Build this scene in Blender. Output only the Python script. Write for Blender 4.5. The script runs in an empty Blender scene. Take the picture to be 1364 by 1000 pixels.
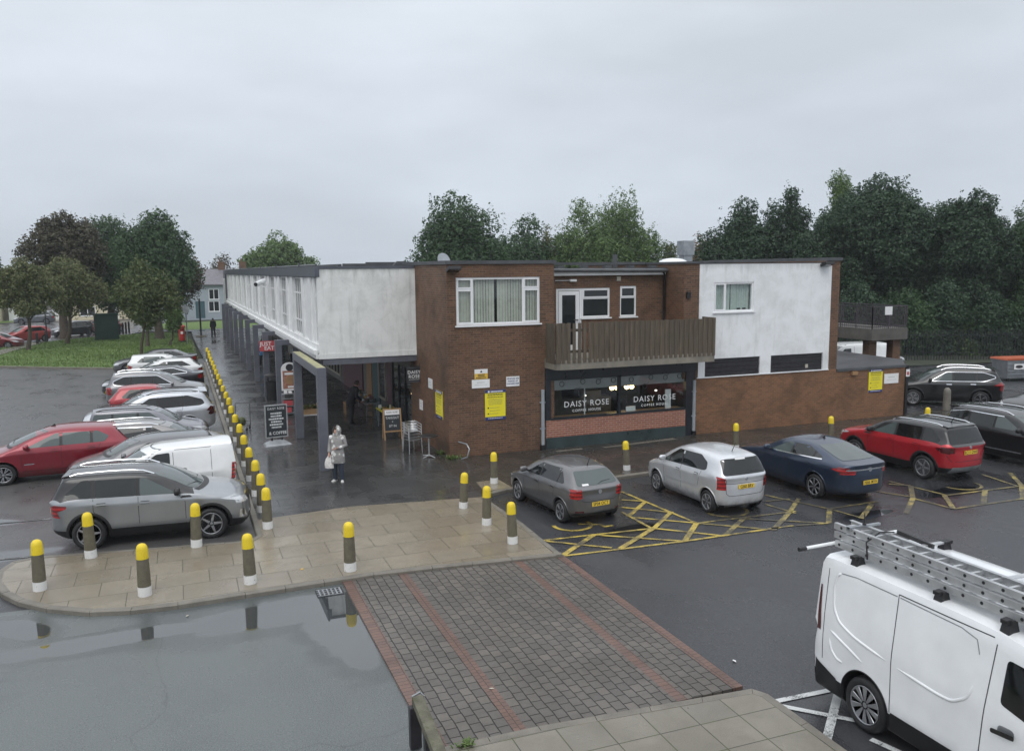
import bpy, bmesh, math, random
import numpy as np
from mathutils import Vector, Matrix, Euler
from mathutils.bvhtree import BVHTree

scene = bpy.context.scene
COL = scene.collection
R = math.radians
random.seed(7)
RNG = np.random.default_rng(7)

# ------------------------------------------------------------------ camera model
F_PX, PW, PH = 1110.0, 1364.0, 1000.0
YAW, PITCH, ROLL, CAMH = R(21.767), R(7.2345), R(-0.5), 6.1
_fwd = Vector((math.sin(YAW) * math.cos(PITCH), math.cos(YAW) * math.cos(PITCH), -math.sin(PITCH)))
_r0 = Vector((math.cos(YAW), -math.sin(YAW), 0))
_u0 = _r0.cross(_fwd)
_R = _r0 * math.cos(ROLL) + _u0 * math.sin(ROLL)
_U = _u0 * math.cos(ROLL) - _r0 * math.sin(ROLL)
CAM = Vector((0, 0, CAMH))


def ray(u, v):
    return _R * ((u - PW / 2) / F_PX) + _U * (-(v - PH / 2) / F_PX) + _fwd


def gnd(u, v, z=0.0):
    """Place on the level z that is sighted at the photo's pixel u, v."""
    d = ray(u, v)
    return CAM + d * ((z - CAMH) / d.z)


def at_y(u, v, Y):
    d = ray(u, v)
    return CAM + d * (Y / d.y)


ROAD = -0.10   # level of the carriageway; the pavements' tops are at 0


# ------------------------------------------------------------------ object helpers
def tag(o, label=None, cat=None, group=None, kind=None):
    if label: o['label'] = label
    if cat: o['category'] = cat
    if group: o['group'] = group
    if kind: o['kind'] = kind
    return o


def empty(name, loc=(0, 0, 0), rz=0.0, label=None, cat=None, group=None):
    o = bpy.data.objects.new(name, None)
    COL.objects.link(o)
    o.location = loc
    o.rotation_euler = (0, 0, rz)
    o.empty_display_size = 0.2
    return tag(o, label, cat, group)


def link_mesh(name, me, mats, parent=None, loc=None):
    o = bpy.data.objects.new(name, me)
    COL.objects.link(o)
    for m in (mats if isinstance(mats, (list, tuple)) else [mats]):
        me.materials.append(m)
    if parent: o.parent = parent
    if loc: o.location = loc
    return o


def children_of(o):
    return [c for c in COL.objects if c.parent == o]


def copy_tree(o, parent=None, kids=None):
    if kids is None:
        kids = {}
        for c in COL.objects:
            if c.parent: kids.setdefault(c.parent.name, []).append(c)
    c = o.copy()
    COL.objects.link(c)
    if parent: c.parent = parent
    for ch in kids.get(o.name, []):
        copy_tree(ch, c, kids)
    return c


class MB:
    """Collects boxes, bars, tubes and loose faces; build() links them as ONE mesh object."""
    def __init__(s):
        s.v, s.f, s.m, s.sm = [], [], [], []

    def add(s, vs, fs, mi=0, smooth=False):
        b = len(s.v)
        s.v += [tuple(v) for v in vs]
        for f in fs:
            s.f.append([b + i for i in f]); s.m.append(mi); s.sm.append(smooth)
        return s

    def box(s, x0, x1, y0, y1, z0, z1, mi=0):
        vs = [(x, y, z) for z in (z0, z1) for y in (y0, y1) for x in (x0, x1)]
        return s.add(vs, [(0, 2, 3, 1), (4, 5, 7, 6), (0, 1, 5, 4), (2, 6, 7, 3), (0, 4, 6, 2), (1, 3, 7, 5)], mi)

    def obox(s, c, ax, ay, az, mi=0):
        """box from centre and three half-axis vectors"""
        c, ax, ay, az = map(Vector, (c, ax, ay, az))
        vs = [c + ax * i + ay * j + az * k for k in (-1, 1) for j in (-1, 1) for i in (-1, 1)]
        return s.add(vs, [(0, 2, 3, 1), (4, 5, 7, 6), (0, 1, 5, 4), (2, 6, 7, 3), (0, 4, 6, 2), (1, 3, 7, 5)], mi)

    def bar(s, a, b, w, h, up=(0, 0, 1), mi=0):
        a, b = Vector(a), Vector(b)
        d = (b - a)
        L = d.length
        d.normalize()
        up = Vector(up)
        sd = d.cross(up)
        if sd.length < 1e-4: sd = d.cross(Vector((1, 0, 0)))
        sd.normalize()
        u = sd.cross(d)
        return s.obox((a + b) / 2, d * L / 2, sd * w / 2, u * h / 2, mi)

    def tube(s, pts, r, n=8, mi=0, caps=True, smooth=True):
        pts = [Vector(p) for p in pts]
        rs = r if isinstance(r, (list, tuple)) else [r] * len(pts)
        rings = []
        prev = None
        for i, p in enumerate(pts):
            t = (pts[min(i + 1, len(pts) - 1)] - pts[max(i - 1, 0)]).normalized()
            if prev is None:
                a = t.cross(Vector((0, 0, 1)))
                if a.length < 1e-3: a = t.cross(Vector((1, 0, 0)))
                a.normalize()
            else:
                a = prev - t * prev.dot(t)
                a.normalize()
            prev = a
            b = t.cross(a)
            rings.append([p + (a * math.cos(2 * math.pi * k / n) + b * math.sin(2 * math.pi * k / n)) * rs[i] for k in range(n)])
        base = len(s.v)
        for rg in rings: s.v += [tuple(v) for v in rg]
        for i in range(len(pts) - 1):
            for k in range(n):
                k2 = (k + 1) % n
                s.f.append([base + i * n + k, base + i * n + k2, base + (i + 1) * n + k2, base + (i + 1) * n + k])
                s.m.append(mi); s.sm.append(smooth)
        if caps:
            s.f.append([base + k for k in range(n)][::-1]); s.m.append(mi); s.sm.append(False)
            e = base + (len(pts) - 1) * n
            s.f.append([e + k for k in range(n)]); s.m.append(mi); s.sm.append(False)
        return s

    def lathe(s, prof, n=20, c=(0, 0, 0), axis='z', mi=0, smooth=True):
        """prof: list of (radius, height)"""
        base = len(s.v)
        c = Vector(c)
        for r, h in prof:
            for k in range(n):
                a = 2 * math.pi * k / n
                x, y = r * math.cos(a), r * math.sin(a)
                p = Vector((x, y, h)) if axis == 'z' else (Vector((x, h, y)) if axis == 'y' else Vector((h, x, y)))
                s.v.append(tuple(c + p))
        for i in range(len(prof) - 1):
            for k in range(n):
                k2 = (k + 1) % n
                s.f.append([base + i * n + k, base + i * n + k2, base + (i + 1) * n + k2, base + (i + 1) * n + k])
                s.m.append(mi); s.sm.append(smooth)
        for ring, rev in ((0, True), (len(prof) - 1, False)):
            if prof[ring][0] > 1e-4:
                f = [base + ring * n + k for k in range(n)]
                s.f.append(f[::-1] if rev else f); s.m.append(mi); s.sm.append(False)
        return s

    def prism(s, poly, z0, z1, mi=0, smi=None):
        n = len(poly)
        a = sum(poly[i][0] * poly[(i + 1) % n][1] - poly[(i + 1) % n][0] * poly[i][1] for i in range(n))
        if a < 0: poly = poly[::-1]
        vs = [(x, y, z0) for x, y in poly] + [(x, y, z1) for x, y in poly]
        s.add(vs, [list(range(n))[::-1], list(range(n, 2 * n))], mi)
        b = len(s.v) - 2 * n
        for i in range(n):
            j = (i + 1) % n
            s.f.append([b + i, b + j, b + n + j, b + n + i]); s.m.append(mi if smi is None else smi); s.sm.append(False)
        return s

    def xz_prism(s, poly, y0, y1, mi=0):
        """polygon in the x-z plane, extruded along y"""
        n = len(poly)
        vs = [(x, y0, z) for x, z in poly] + [(x, y1, z) for x, z in poly]
        fs = [list(range(n)), list(range(n, 2 * n))[::-1]] + [[i, n + i, n + (i + 1) % n, (i + 1) % n] for i in range(n)]
        return s.add(vs, fs, mi)

    def mesh(s, name):
        me = bpy.data.meshes.new(name)
        me.from_pydata(s.v, [], s.f)
        me.polygons.foreach_set('material_index', s.m)
        me.polygons.foreach_set('use_smooth', s.sm)
        me.update()
        bm = bmesh.new(); bm.from_mesh(me)
        bmesh.ops.recalc_face_normals(bm, faces=bm.faces)
        bm.to_mesh(me); bm.free()
        return me

    def build(s, name, mats, parent=None, bevel=0, sharp=None):
        me = s.mesh(name)
        o = link_mesh(name, me, mats, parent)
        if bevel:
            m = o.modifiers.new('b', 'BEVEL'); m.width = bevel; m.segments = 2; m.limit_method = 'ANGLE'; m.angle_limit = R(40)
        if any(s.sm):
            me.set_sharp_from_angle(angle=R(sharp or 48))
        return o


DG = None
def eval_mesh(o):
    dg = bpy.context.evaluated_depsgraph_get()
    dg.update()
    return bpy.data.meshes.new_from_object(o.evaluated_get(dg))


_TXT = {}
def text_mesh(body, size, spacing=1.0, bold=0.0, extrude=0.001, align='CENTER', squeeze=1.0):
    key = (body, size, spacing, bold, extrude, align, squeeze)
    if key in _TXT: return _TXT[key]
    cu = bpy.data.curves.new('t', 'FONT')
    cu.body = body; cu.size = size; cu.space_character = spacing; cu.offset = bold * size
    cu.extrude = extrude; cu.align_x = align; cu.align_y = 'CENTER'; cu.resolution_u = 3
    o = bpy.data.objects.new('t', cu); COL.objects.link(o)
    me = eval_mesh(o)
    bpy.data.objects.remove(o); bpy.data.curves.remove(cu)
    me.materials.clear()
    if squeeze != 1.0:
        me.transform(Matrix.Diagonal((squeeze, 1, 1, 1)))
    _TXT[key] = me
    return me


def text(name, body, size, loc, rot, mat, parent, **k):
    """rot: Euler angles of the text plane; (90deg,0,0) faces -Y."""
    me = text_mesh(body, size, **k).copy()
    o = link_mesh(name, me, mat, parent)
    o.location = loc; o.rotation_euler = rot
    return o


# ------------------------------------------------------------------ materials
class NT:
    def __init__(s, name):
        s.mat = bpy.data.materials.new(name); s.mat.use_nodes = True
        s.nt = s.mat.node_tree; s.n = s.nt.nodes; s.l = s.nt.links
        s.b = s.n['Principled BSDF']

    def new(s, t, **k):
        nd = s.n.new(t)
        for a, v in k.items():
            if a in nd.inputs.keys() if isinstance(a, str) and hasattr(nd, 'inputs') else False:
                s.set(nd.inputs[a], v)
            else: setattr(nd, a, v)
        return nd

    def set(s, inp, v):
        if isinstance(v, bpy.types.NodeSocket): s.l.new(v, inp)
        elif isinstance(v, (tuple, list)) and len(v) == 3 and inp.type == 'RGBA': inp.default_value = (*v, 1)
        else: inp.default_value = v

    def pos(s):
        return s.new('ShaderNodeNewGeometry').outputs['Position']

    def objco(s):
        return s.new('ShaderNodeTexCoord').outputs['Object']

    def noise(s, vec, scale, detail=4, rough=0.55, out='Fac', dist=0.0):
        nd = s.new('ShaderNodeTexNoise')
        s.set(nd.inputs['Vector'], vec); nd.inputs['Scale'].default_value = scale
        nd.inputs['Detail'].default_value = detail; nd.inputs['Roughness'].default_value = rough
        nd.inputs['Distortion'].default_value = dist
        return nd.outputs[out]

    def mapr(s, x, a, b, c=0.0, d=1.0, smooth=False):
        nd = s.new('ShaderNodeMapRange'); nd.interpolation_type = 'SMOOTHSTEP' if smooth else 'LINEAR'
        s.set(nd.inputs[0], x)
        for i, v in zip((1, 2, 3, 4), (a, b, c, d)): s.set(nd.inputs[i], v)
        return nd.outputs[0]

    def math(s, op, a, b=None, c=None):
        nd = s.new('ShaderNodeMath'); nd.operation = op
        s.set(nd.inputs[0], a)
        if b is not None: s.set(nd.inputs[1], b)
        if c is not None: s.set(nd.inputs[2], c)
        return nd.outputs[0]

    def mix(s, fac, a, b, mode='MIX'):
        nd = s.new('ShaderNodeMix'); nd.data_type = 'RGBA'; nd.blend_type = mode
        s.set(nd.inputs[0], fac); s.set(nd.inputs[6], a); s.set(nd.inputs[7], b)
        return nd.outputs[2]

    def scalev(s, vec, k):
        nd = s.new('ShaderNodeVectorMath'); nd.operation = 'MULTIPLY'
        s.set(nd.inputs[0], vec); nd.inputs[1].default_value = k
        return nd.outputs[0]

    def bump(s, h, strength=0.3, dist=0.02, nrm=None):
        nd = s.new('ShaderNodeBump'); nd.inputs['Strength'].default_value = strength; nd.inputs['Distance'].default_value = dist
        s.set(nd.inputs['Height'], h)
        if nrm is not None: s.set(nd.inputs['Normal'], nrm)
        s.l.new(nd.outputs[0], s.b.inputs['Normal'])
        return nd.outputs[0]

    def out(s, **k):
        names = dict(color='Base Color', rough='Roughness', metal='Metallic', spec='Specular IOR Level', coat='Coat Weight', coatr='Coat Roughness', emit='Emission Color', emits='Emission Strength', ior='IOR', alpha='Alpha', trans='Transmission Weight')
        for a, v in k.items(): s.set(s.b.inputs[names[a]], v)
        return s.mat

    def wall_uv(s):
        """(u, z, 0) along upright axis-aligned walls, (x, y, 0) on level faces"""
        g = s.new('ShaderNodeNewGeometry')
        sp = s.new('ShaderNodeSeparateXYZ'); s.l.new(g.outputs['Position'], sp.inputs[0])
        sn = s.new('ShaderNodeSeparateXYZ'); s.l.new(g.outputs['True Normal'], sn.inputs[0])
        isx = s.math('GREATER_THAN', s.math('ABSOLUTE', sn.outputs[0]), 0.6)
        isz = s.math('GREATER_THAN', s.math('ABSOLUTE', sn.outputs[2]), 0.6)
        u = s.math('ADD', s.math('MULTIPLY', sp.outputs[1], isx), s.math('MULTIPLY', sp.outputs[0], s.math('SUBTRACT', 1.0, isx)))
        w = s.math('ADD', s.math('MULTIPLY', sp.outputs[1], isz), s.math('MULTIPLY', sp.outputs[2], s.math('SUBTRACT', 1.0, isz)))
        cb = s.new('ShaderNodeCombineXYZ'); s.l.new(u, cb.inputs[0]); s.l.new(w, cb.inputs[1])
        return cb.outputs[0]


def simple(name, col, rough=0.5, metal=0.0, var=0.12, vscale=3.0, bump=0.0, bscale=40.0, coat=0.0, spec=0.5, co='pos', fine=0.0):
    n = NT(name)
    v = n.pos() if co == 'pos' else n.objco()
    c1 = tuple(max(0, x * (1 - var)) for x in col); c2 = tuple(min(1, x * (1 + var)) for x in col)
    f = n.noise(v, vscale, 5, 0.6)
    c = n.mix(n.mapr(f, 0.3, 0.7), c1, c2)
    if fine:
        g = n.noise(v, 90, 2)
        c = n.mix(fine, c, n.mix(n.mapr(g, 0.35, 0.65), tuple(x * 0.5 for x in col), tuple(min(1, x * 1.6) for x in col)))
    n.out(color=c, rough=n.mapr(f, 0.2, 0.8, max(0.02, rough - 0.06), min(1, rough + 0.06)), metal=metal, coat=coat, coatr=0.05, spec=spec)
    if bump: n.bump(n.noise(v, bscale, 4), bump, 0.01)
    return n.mat


def brick_mat(name, ca, cb, mortar, stain=0.5, soot=(0.03, 0.025, 0.02), dirt=True):
    n = NT(name)
    uv = n.wall_uv()
    b = n.new('ShaderNodeTexBrick'); n.l.new(uv, b.inputs['Vector'])
    b.inputs['Scale'].default_value = 1.0; b.inputs['Brick Width'].default_value = 0.225; b.inputs['Row Height'].default_value = 0.075
    b.inputs['Mortar Size'].default_value = 0.008; b.inputs['Mortar Smooth'].default_value = 0.3; b.inputs['Bias'].default_value = -0.1
    n.set(b.inputs['Color1'], ca); n.set(b.inputs['Color2'], cb); n.set(b.inputs['Mortar'], mortar)
    p = n.pos()
    f1 = n.noise(p, 0.7, 6, 0.62, dist=0.3)
    f2 = n.noise(n.scalev(p, (1.0, 1.0, 0.35)), 2.2, 5, 0.6)
    st = n.math('MULTIPLY', n.mapr(f1, 0.46, 0.72, smooth=True), stain)
    c = n.mix(st, b.outputs['Color'], soot)
    c = n.mix(n.mapr(f2, 0.3, 0.7, 0.0, 0.45), c, n.mix(0.5, c, (0.24, 0.105, 0.045)), 'MIX')
    g = n.noise(p, 34, 3)
    c = n.mix(0.16, c, n.mix(n.mapr(g, 0.3, 0.7), (0.0, 0.0, 0.0), (0.30, 0.17, 0.09)))
    # pale efflorescence and drips
    e = n.noise(n.scalev(p, (3.0, 3.0, 0.8)), 2.6, 6, 0.7)
    c = n.mix(n.mapr(e, 0.66, 0.76, 0.0, 0.35, True), c, (0.33, 0.28, 0.24))
    n.out(color=c, rough=n.mapr(f1, 0.3, 0.7, 0.55, 0.85))
    n.bump(n.math('ADD', n.math('MULTIPLY', b.outputs['Fac'], -1.0), n.math('MULTIPLY', g, 0.35)), 0.55, 0.012)
    return n.mat


def paint(name, col, metal=0.35, rough=0.32):
    n = NT(name)
    v = n.objco()
    f = n.noise(v, 2.2, 4)
    dr = n.noise(v, 60, 2)      # rain drops on the lacquer
    fl = n.noise(v, 900, 1)
    c = n.mix(n.mapr(f, 0.3, 0.7), tuple(x * 0.93 for x in col), tuple(min(1, x * 1.06) for x in col))
    c = n.mix(n.mapr(fl, 0.4, 0.6, 0.0, 0.18), c, tuple(min(1, x * 1.5 + 0.01) for x in col))
    sp = n.new('ShaderNodeSeparateXYZ'); n.l.new(v, sp.inputs[0])
    gr = n.math('MULTIPLY', n.mapr(sp.outputs[2], 0.22, 0.62, 0.55, 0.0, True), n.mapr(n.noise(v, 5, 4), 0.3, 0.7))
    c = n.mix(gr, c, (0.075, 0.068, 0.058))
    n.out(color=c, metal=metal, rough=n.math('ADD', n.mapr(f, 0.2, 0.8, rough - 0.05, rough + 0.05), n.math('MULTIPLY', gr, 0.25)), coat=n.math('SUBTRACT', 0.9, gr), coatr=0.06)
    n.bump(n.mapr(dr, 0.62, 0.72, 0, 1, True), 0.10, 0.004)
    return n.mat
M = {}
M['brick'] = brick_mat('dark brown brick', (0.150, 0.073, 0.040), (0.058, 0.031, 0.021), (0.17, 0.134, 0.102), 0.8)
M['brick_yard'] = brick_mat('orange brown brick', (0.25, 0.112, 0.048), (0.14, 0.062, 0.030), (0.23, 0.17, 0.12), 0.62)
M['brick_red'] = brick_mat('salmon brick', (0.40, 0.15, 0.10), (0.29, 0.105, 0.075), (0.48, 0.40, 0.34), 0.10)


def render_mat(name, base, amt):
    n = NT(name)
    p = n.pos()
    f = n.noise(p, 1.3, 7, 0.68, dist=0.4)
    d = n.noise(n.scalev(p, (3.2, 3.2, 0.35)), 1.4, 6, 0.65)
    g = n.noise(p, 70, 3)
    c = n.mix(n.mapr(f, 0.38, 0.72, 0, amt, True), base, (0.42, 0.44, 0.42))
    c = n.mix(n.mapr(d, 0.52, 0.74, 0, amt * 0.8, True), c, (0.36, 0.38, 0.34))
    sp = n.new('ShaderNodeSeparateXYZ'); n.l.new(p, sp.inputs[0])
    spots = n.noise(p, 16, 3, 0.5)
    c = n.mix(n.mapr(spots, 0.71, 0.75, 0, 0.5), c, (0.2, 0.2, 0.18))
    c = n.mix(n.mapr(n.math('ADD', sp.outputs[2], n.math('MULTIPLY', d, 0.9)), 6.35, 6.75, 0, amt, True), c, (0.25, 0.27, 0.25))
    n.out(color=c, rough=0.75)
    n.bump(n.math('ADD', g, n.math('MULTIPLY', f, 0.5)), 0.22, 0.012)
    return n.mat


M['render'] = render_mat('weathered white render', (0.80, 0.81, 0.80), 0.46)
M['render_clean'] = render_mat('white render', (0.86, 0.88, 0.90), 0.34)
M['white'] = simple('white paint', (0.80, 0.82, 0.83), 0.35, var=0.05, vscale=6)
M['white_old'] = simple('old white paint', (0.76, 0.77, 0.77), 0.5, var=0.08, vscale=2.5)
M['upvc'] = simple('white plastic', (0.82, 0.83, 0.84), 0.25, var=0.03)
M['frame_grey'] = simple('blue grey paint', (0.115, 0.12, 0.145), 0.42, var=0.2, vscale=1.6, bump=0.05)
M['beam_top'] = simple('lichen on concrete beam', (0.34, 0.33, 0.19), 0.8, var=0.35, vscale=5)
M['fascia'] = simple('slate grey fascia', (0.085, 0.095, 0.115), 0.42, var=0.22, vscale=1.5)
M['felt'] = simple('wet roofing felt', (0.055, 0.055, 0.062), 0.32, var=0.4, vscale=0.9, bump=0.1, fine=0.3)
M['capping'] = simple('lead grey capping', (0.075, 0.08, 0.085), 0.4, var=0.3, vscale=2)
M['dark'] = simple('dark navy timber', (0.018, 0.022, 0.028), 0.3, var=0.35, vscale=2)
M['darkgreen'] = simple('green grey plinth paint', (0.035, 0.052, 0.054), 0.3, var=0.3, vscale=1.5)
M['black'] = simple('black plastic', (0.014, 0.014, 0.015), 0.42, var=0.25)
M['blackmetal'] = simple('black metal', (0.02, 0.021, 0.023), 0.35, var=0.25)
M['rubber'] = simple('tyre rubber', (0.016, 0.016, 0.017), 0.6, var=0.3, vscale=8, co='obj')
M['alloy'] = simple('alloy wheel', (0.42, 0.43, 0.45), 0.32, 0.8, var=0.08, co='obj')
M['alloy_dark'] = simple('brake dark metal', (0.018, 0.018, 0.02), 0.7, 0.0, co='obj')
M['chrome'] = simple('chrome', (0.75, 0.77, 0.8), 0.12, 1.0, var=0.04)
M['alu'] = simple('dull aluminium', (0.60, 0.61, 0.62), 0.36, 0.8, var=0.14, vscale=5)
M['galv'] = simple('galvanised steel', (0.36, 0.38, 0.40), 0.42, 0.7, var=0.2, vscale=4)
M['grey_pipe'] = simple('grey downpipe', (0.30, 0.33, 0.36), 0.4, var=0.15)
M['soffit'] = simple('soffit boards', (0.16, 0.155, 0.15), 0.6, var=0.2)
M['concrete'] = simple('weathered concrete', (0.22, 0.20, 0.165), 0.75, var=0.35, vscale=2.2, bump=0.25, fine=0.25)
M['kerb'] = simple('kerb concrete', (0.17, 0.155, 0.13), 0.5, var=0.3, vscale=2.6, bump=0.2, fine=0.3)
M['bollard'] = simple('bollard concrete', (0.125, 0.112, 0.078), 0.6, var=0.28, vscale=9, bump=0.3, bscale=60, fine=0.3)
def worn_paint(name, col, under, lim):
    n = NT(name); p = n.pos()
    a = n.noise(p, 17, 6, 0.7); b = n.noise(n.scalev(p, (1, 1, 0.3)), 38, 4, 0.6); d = n.noise(p, 3.1, 3)
    c = n.mix(n.mapr(d, 0.3, 0.7, 0, 0.35), col, tuple(x * 0.72 for x in col))
    c = n.mix(n.mapr(b, 0.56, 0.72, 0, 0.45, True), c, tuple(x * 0.5 for x in col))
    c = n.mix(n.mapr(a, lim, lim + 0.03, 0, 0.9, True), c, under)
    n.out(color=c, rough=n.mapr(d, 0.3, 0.7, 0.35, 0.6)); n.bump(a, 0.15, 0.004)
    return n.mat


M['yellow'] = worn_paint('worn yellow paint', (0.80, 0.60, 0.025), (0.16, 0.15, 0.12), 0.655)
M['whiteband'] = worn_paint('worn white band paint', (0.74, 0.74, 0.73), (0.13, 0.12, 0.10), 0.635)
M['sign_yellow'] = simple('yellow sign', (0.83, 0.72, 0.03), 0.35, var=0.04)
M['sign_navy'] = simple('navy print', (0.03, 0.045, 0.17), 0.35, var=0.05)
M['sign_white'] = simple('white sign', (0.80, 0.80, 0.80), 0.35, var=0.05)
M['sign_red'] = simple('faded red sign', (0.50, 0.085, 0.095), 0.4, var=0.1)
M['ink'] = simple('black print', (0.03, 0.03, 0.035), 0.45)
M['ink_soft'] = simple('grey print', (0.30, 0.29, 0.12), 0.45)
M['ink_grey'] = simple('pale grey print', (0.5, 0.5, 0.5), 0.45)
M['amber'] = simple('amber sign', (0.72, 0.46, 0.06), 0.4)
M['vinyl'] = simple('white vinyl lettering', (0.82, 0.83, 0.83), 0.4, var=0.03)
M['vinyl_grey'] = simple('frosted vinyl band', (0.27, 0.275, 0.28), 0.5, var=0.06)
M['chalk'] = simple('chalk', (0.72, 0.74, 0.75), 0.8, var=0.2, vscale=20)
M['board'] = simple('chalkboard', (0.028, 0.034, 0.04), 0.45, var=0.2)
M['pine'] = simple('pine frame', (0.40, 0.25, 0.13), 0.5, var=0.2, vscale=9)
M['post_red'] = simple('pillar box red', (0.42, 0.03, 0.03), 0.35)
M['cab_green'] = simple('cabinet green', (0.012, 0.045, 0.035), 0.4, var=0.15)
M['orange'] = simple('orange lid', (0.42, 0.09, 0.03), 0.4)
M['timber_black'] = simple('black stained boards', (0.022, 0.02, 0.024), 0.4, var=0.5, vscale=6, bump=0.3, bscale=25)
M['curtain'] = simple('pale curtain', (0.56, 0.62, 0.60), 0.8, var=0.08, vscale=10)
M['blind'] = simple('vertical blind fabric', (0.56, 0.55, 0.50), 0.8, var=0.1, vscale=6)
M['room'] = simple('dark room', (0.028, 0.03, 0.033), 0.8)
M['cream'] = simple('cream house render', (0.66, 0.60, 0.44), 0.7, var=0.08)
M['bluehouse'] = simple('pale blue house render', (0.36, 0.41, 0.45), 0.7, var=0.06)
M['slate'] = simple('roof tiles', (0.15, 0.145, 0.16), 0.5, var=0.25, vscale=3)
M['railing'] = simple('plum grey railing', (0.06, 0.05, 0.06), 0.4)
M['deck'] = simple('dark stained concrete', (0.105, 0.098, 0.088), 0.7, var=0.3, vscale=1.5)
M['purple'] = simple('purple brown shop panel', (0.14, 0.07, 0.085), 0.5)
M['teal'] = simple('teal shop panel', (0.06, 0.12, 0.14), 0.4)
M['shopcream'] = simple('cream shop frame', (0.46, 0.43, 0.36), 0.45)
M['mdf'] = simple('wood box', (0.34, 0.2, 0.1), 0.6)
M['skin'] = simple('skin', (0.55, 0.33, 0.25), 0.5, var=0.05)
M['denim'] = simple('dark blue trousers', (0.03, 0.04, 0.06), 0.8)
M['cloth_black'] = simple('black cloth', (0.014, 0.015, 0.018), 0.85)
M['cloth_blue'] = simple('blue coat', (0.055, 0.17, 0.32), 0.8)
M['cloth_grey'] = simple('grey beige jacket', (0.33, 0.32, 0.30), 0.85)
M['shoe'] = simple('white shoes', (0.62, 0.62, 0.60), 0.5)
M['hair'] = simple('brown hair', (0.055, 0.035, 0.025), 0.6)
M['bagwhite'] = simple('white patterned bag', (0.68, 0.66, 0.64), 0.6, var=0.3, vscale=22)
M['plate_y'] = simple('yellow plate', (0.80, 0.55, 0.05), 0.35, var=0.03)
M['plate_w'] = simple('white plate', (0.78, 0.78, 0.75), 0.35, var=0.03)
M['bark'] = simple('bark', (0.075, 0.06, 0.045), 0.85, var=0.35, vscale=6, bump=0.5, bscale=22)
M['soil'] = simple('soil', (0.03, 0.036, 0.022), 0.9, var=0.3)
M['water'] = NT('standing water').out(color=(0.02, 0.022, 0.024), rough=0.02, spec=0.5)


def wood_mat():
    n = NT('weathered fence boards')
    p = n.pos()
    sp = n.new('ShaderNodeSeparateXYZ'); n.l.new(p, sp.inputs[0])
    isl = n.new('ShaderNodeNewGeometry').outputs['Random Per Island']
    gr = n.noise(n.scalev(p, (28, 28, 1.6)), 1.0, 5, 0.6)
    st = n.noise(p, 1.4, 5)
    c = n.mix(n.mapr(gr, 0.3, 0.7), (0.06, 0.046, 0.033), (0.165, 0.13, 0.093))
    c = n.mix(n.mapr(isl, 0, 1, 0, 0.5), c, (0.08, 0.066, 0.05))
    c = n.mix(n.mapr(st, 0.5, 0.75, 0, 0.35, True), c, (0.06, 0.065, 0.045))
    n.out(color=c, rough=0.8); n.bump(gr, 0.4, 0.01)
    return n.mat


M['wood'] = wood_mat()


def mossy():
    n = NT('mossy old concrete')
    p = n.pos()
    f = n.noise(p, 14, 6, 0.65); g = n.noise(p, 60, 3); h = n.noise(p, 5, 4)
    c = n.mix(n.mapr(h, 0.35, 0.65), (0.085, 0.08, 0.06), (0.15, 0.145, 0.105))
    c = n.mix(n.mapr(f, 0.5, 0.68, 0, 0.8, True), c, (0.075, 0.085, 0.03))
    c = n.mix(n.mapr(g, 0.66, 0.74, 0, 0.6, True), c, (0.36, 0.35, 0.28))
    n.out(color=c, rough=0.85); n.bump(n.math('ADD', f, n.math('MULTIPLY', g, 0.5)), 0.6, 0.02)
    return n.mat


M['mossy'] = mossy()


def puddle_field(n, p, spots, warp=0.30, wscale=1.1):
    """0..1 where water stands; spots: (x, y, rx, ry, angle)"""
    sp = n.new('ShaderNodeSeparateXYZ'); n.l.new(p, sp.inputs[0])
    nz = n.math('SUBTRACT', n.noise(n.scalev(p, (0.6, 1.3, 1)), wscale, 6, 0.6), 0.5)
    best = None
    for x, y, rx, ry, a in spots:
        ca, sa = math.cos(a), math.sin(a)
        dx = n.math('SUBTRACT', sp.outputs[0], x); dy = n.math('SUBTRACT', sp.outputs[1], y)
        u = n.math('DIVIDE', n.math('ADD', n.math('MULTIPLY', dx, ca), n.math('MULTIPLY', dy, sa)), rx)
        w = n.math('DIVIDE', n.math('SUBTRACT', n.math('MULTIPLY', dy, ca), n.math('MULTIPLY', dx, sa)), ry)
        d = n.math('SQRT', n.math('ADD', n.math('MULTIPLY', u, u), n.math('MULTIPLY', w, w)))
        best = d if best is None else n.math('MINIMUM', best, d)
    d = n.math('ADD', best, n.math('MULTIPLY', nz, warp * 4))
    return n.mapr(d, 1.12, 0.80, 0, 1, True)


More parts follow.
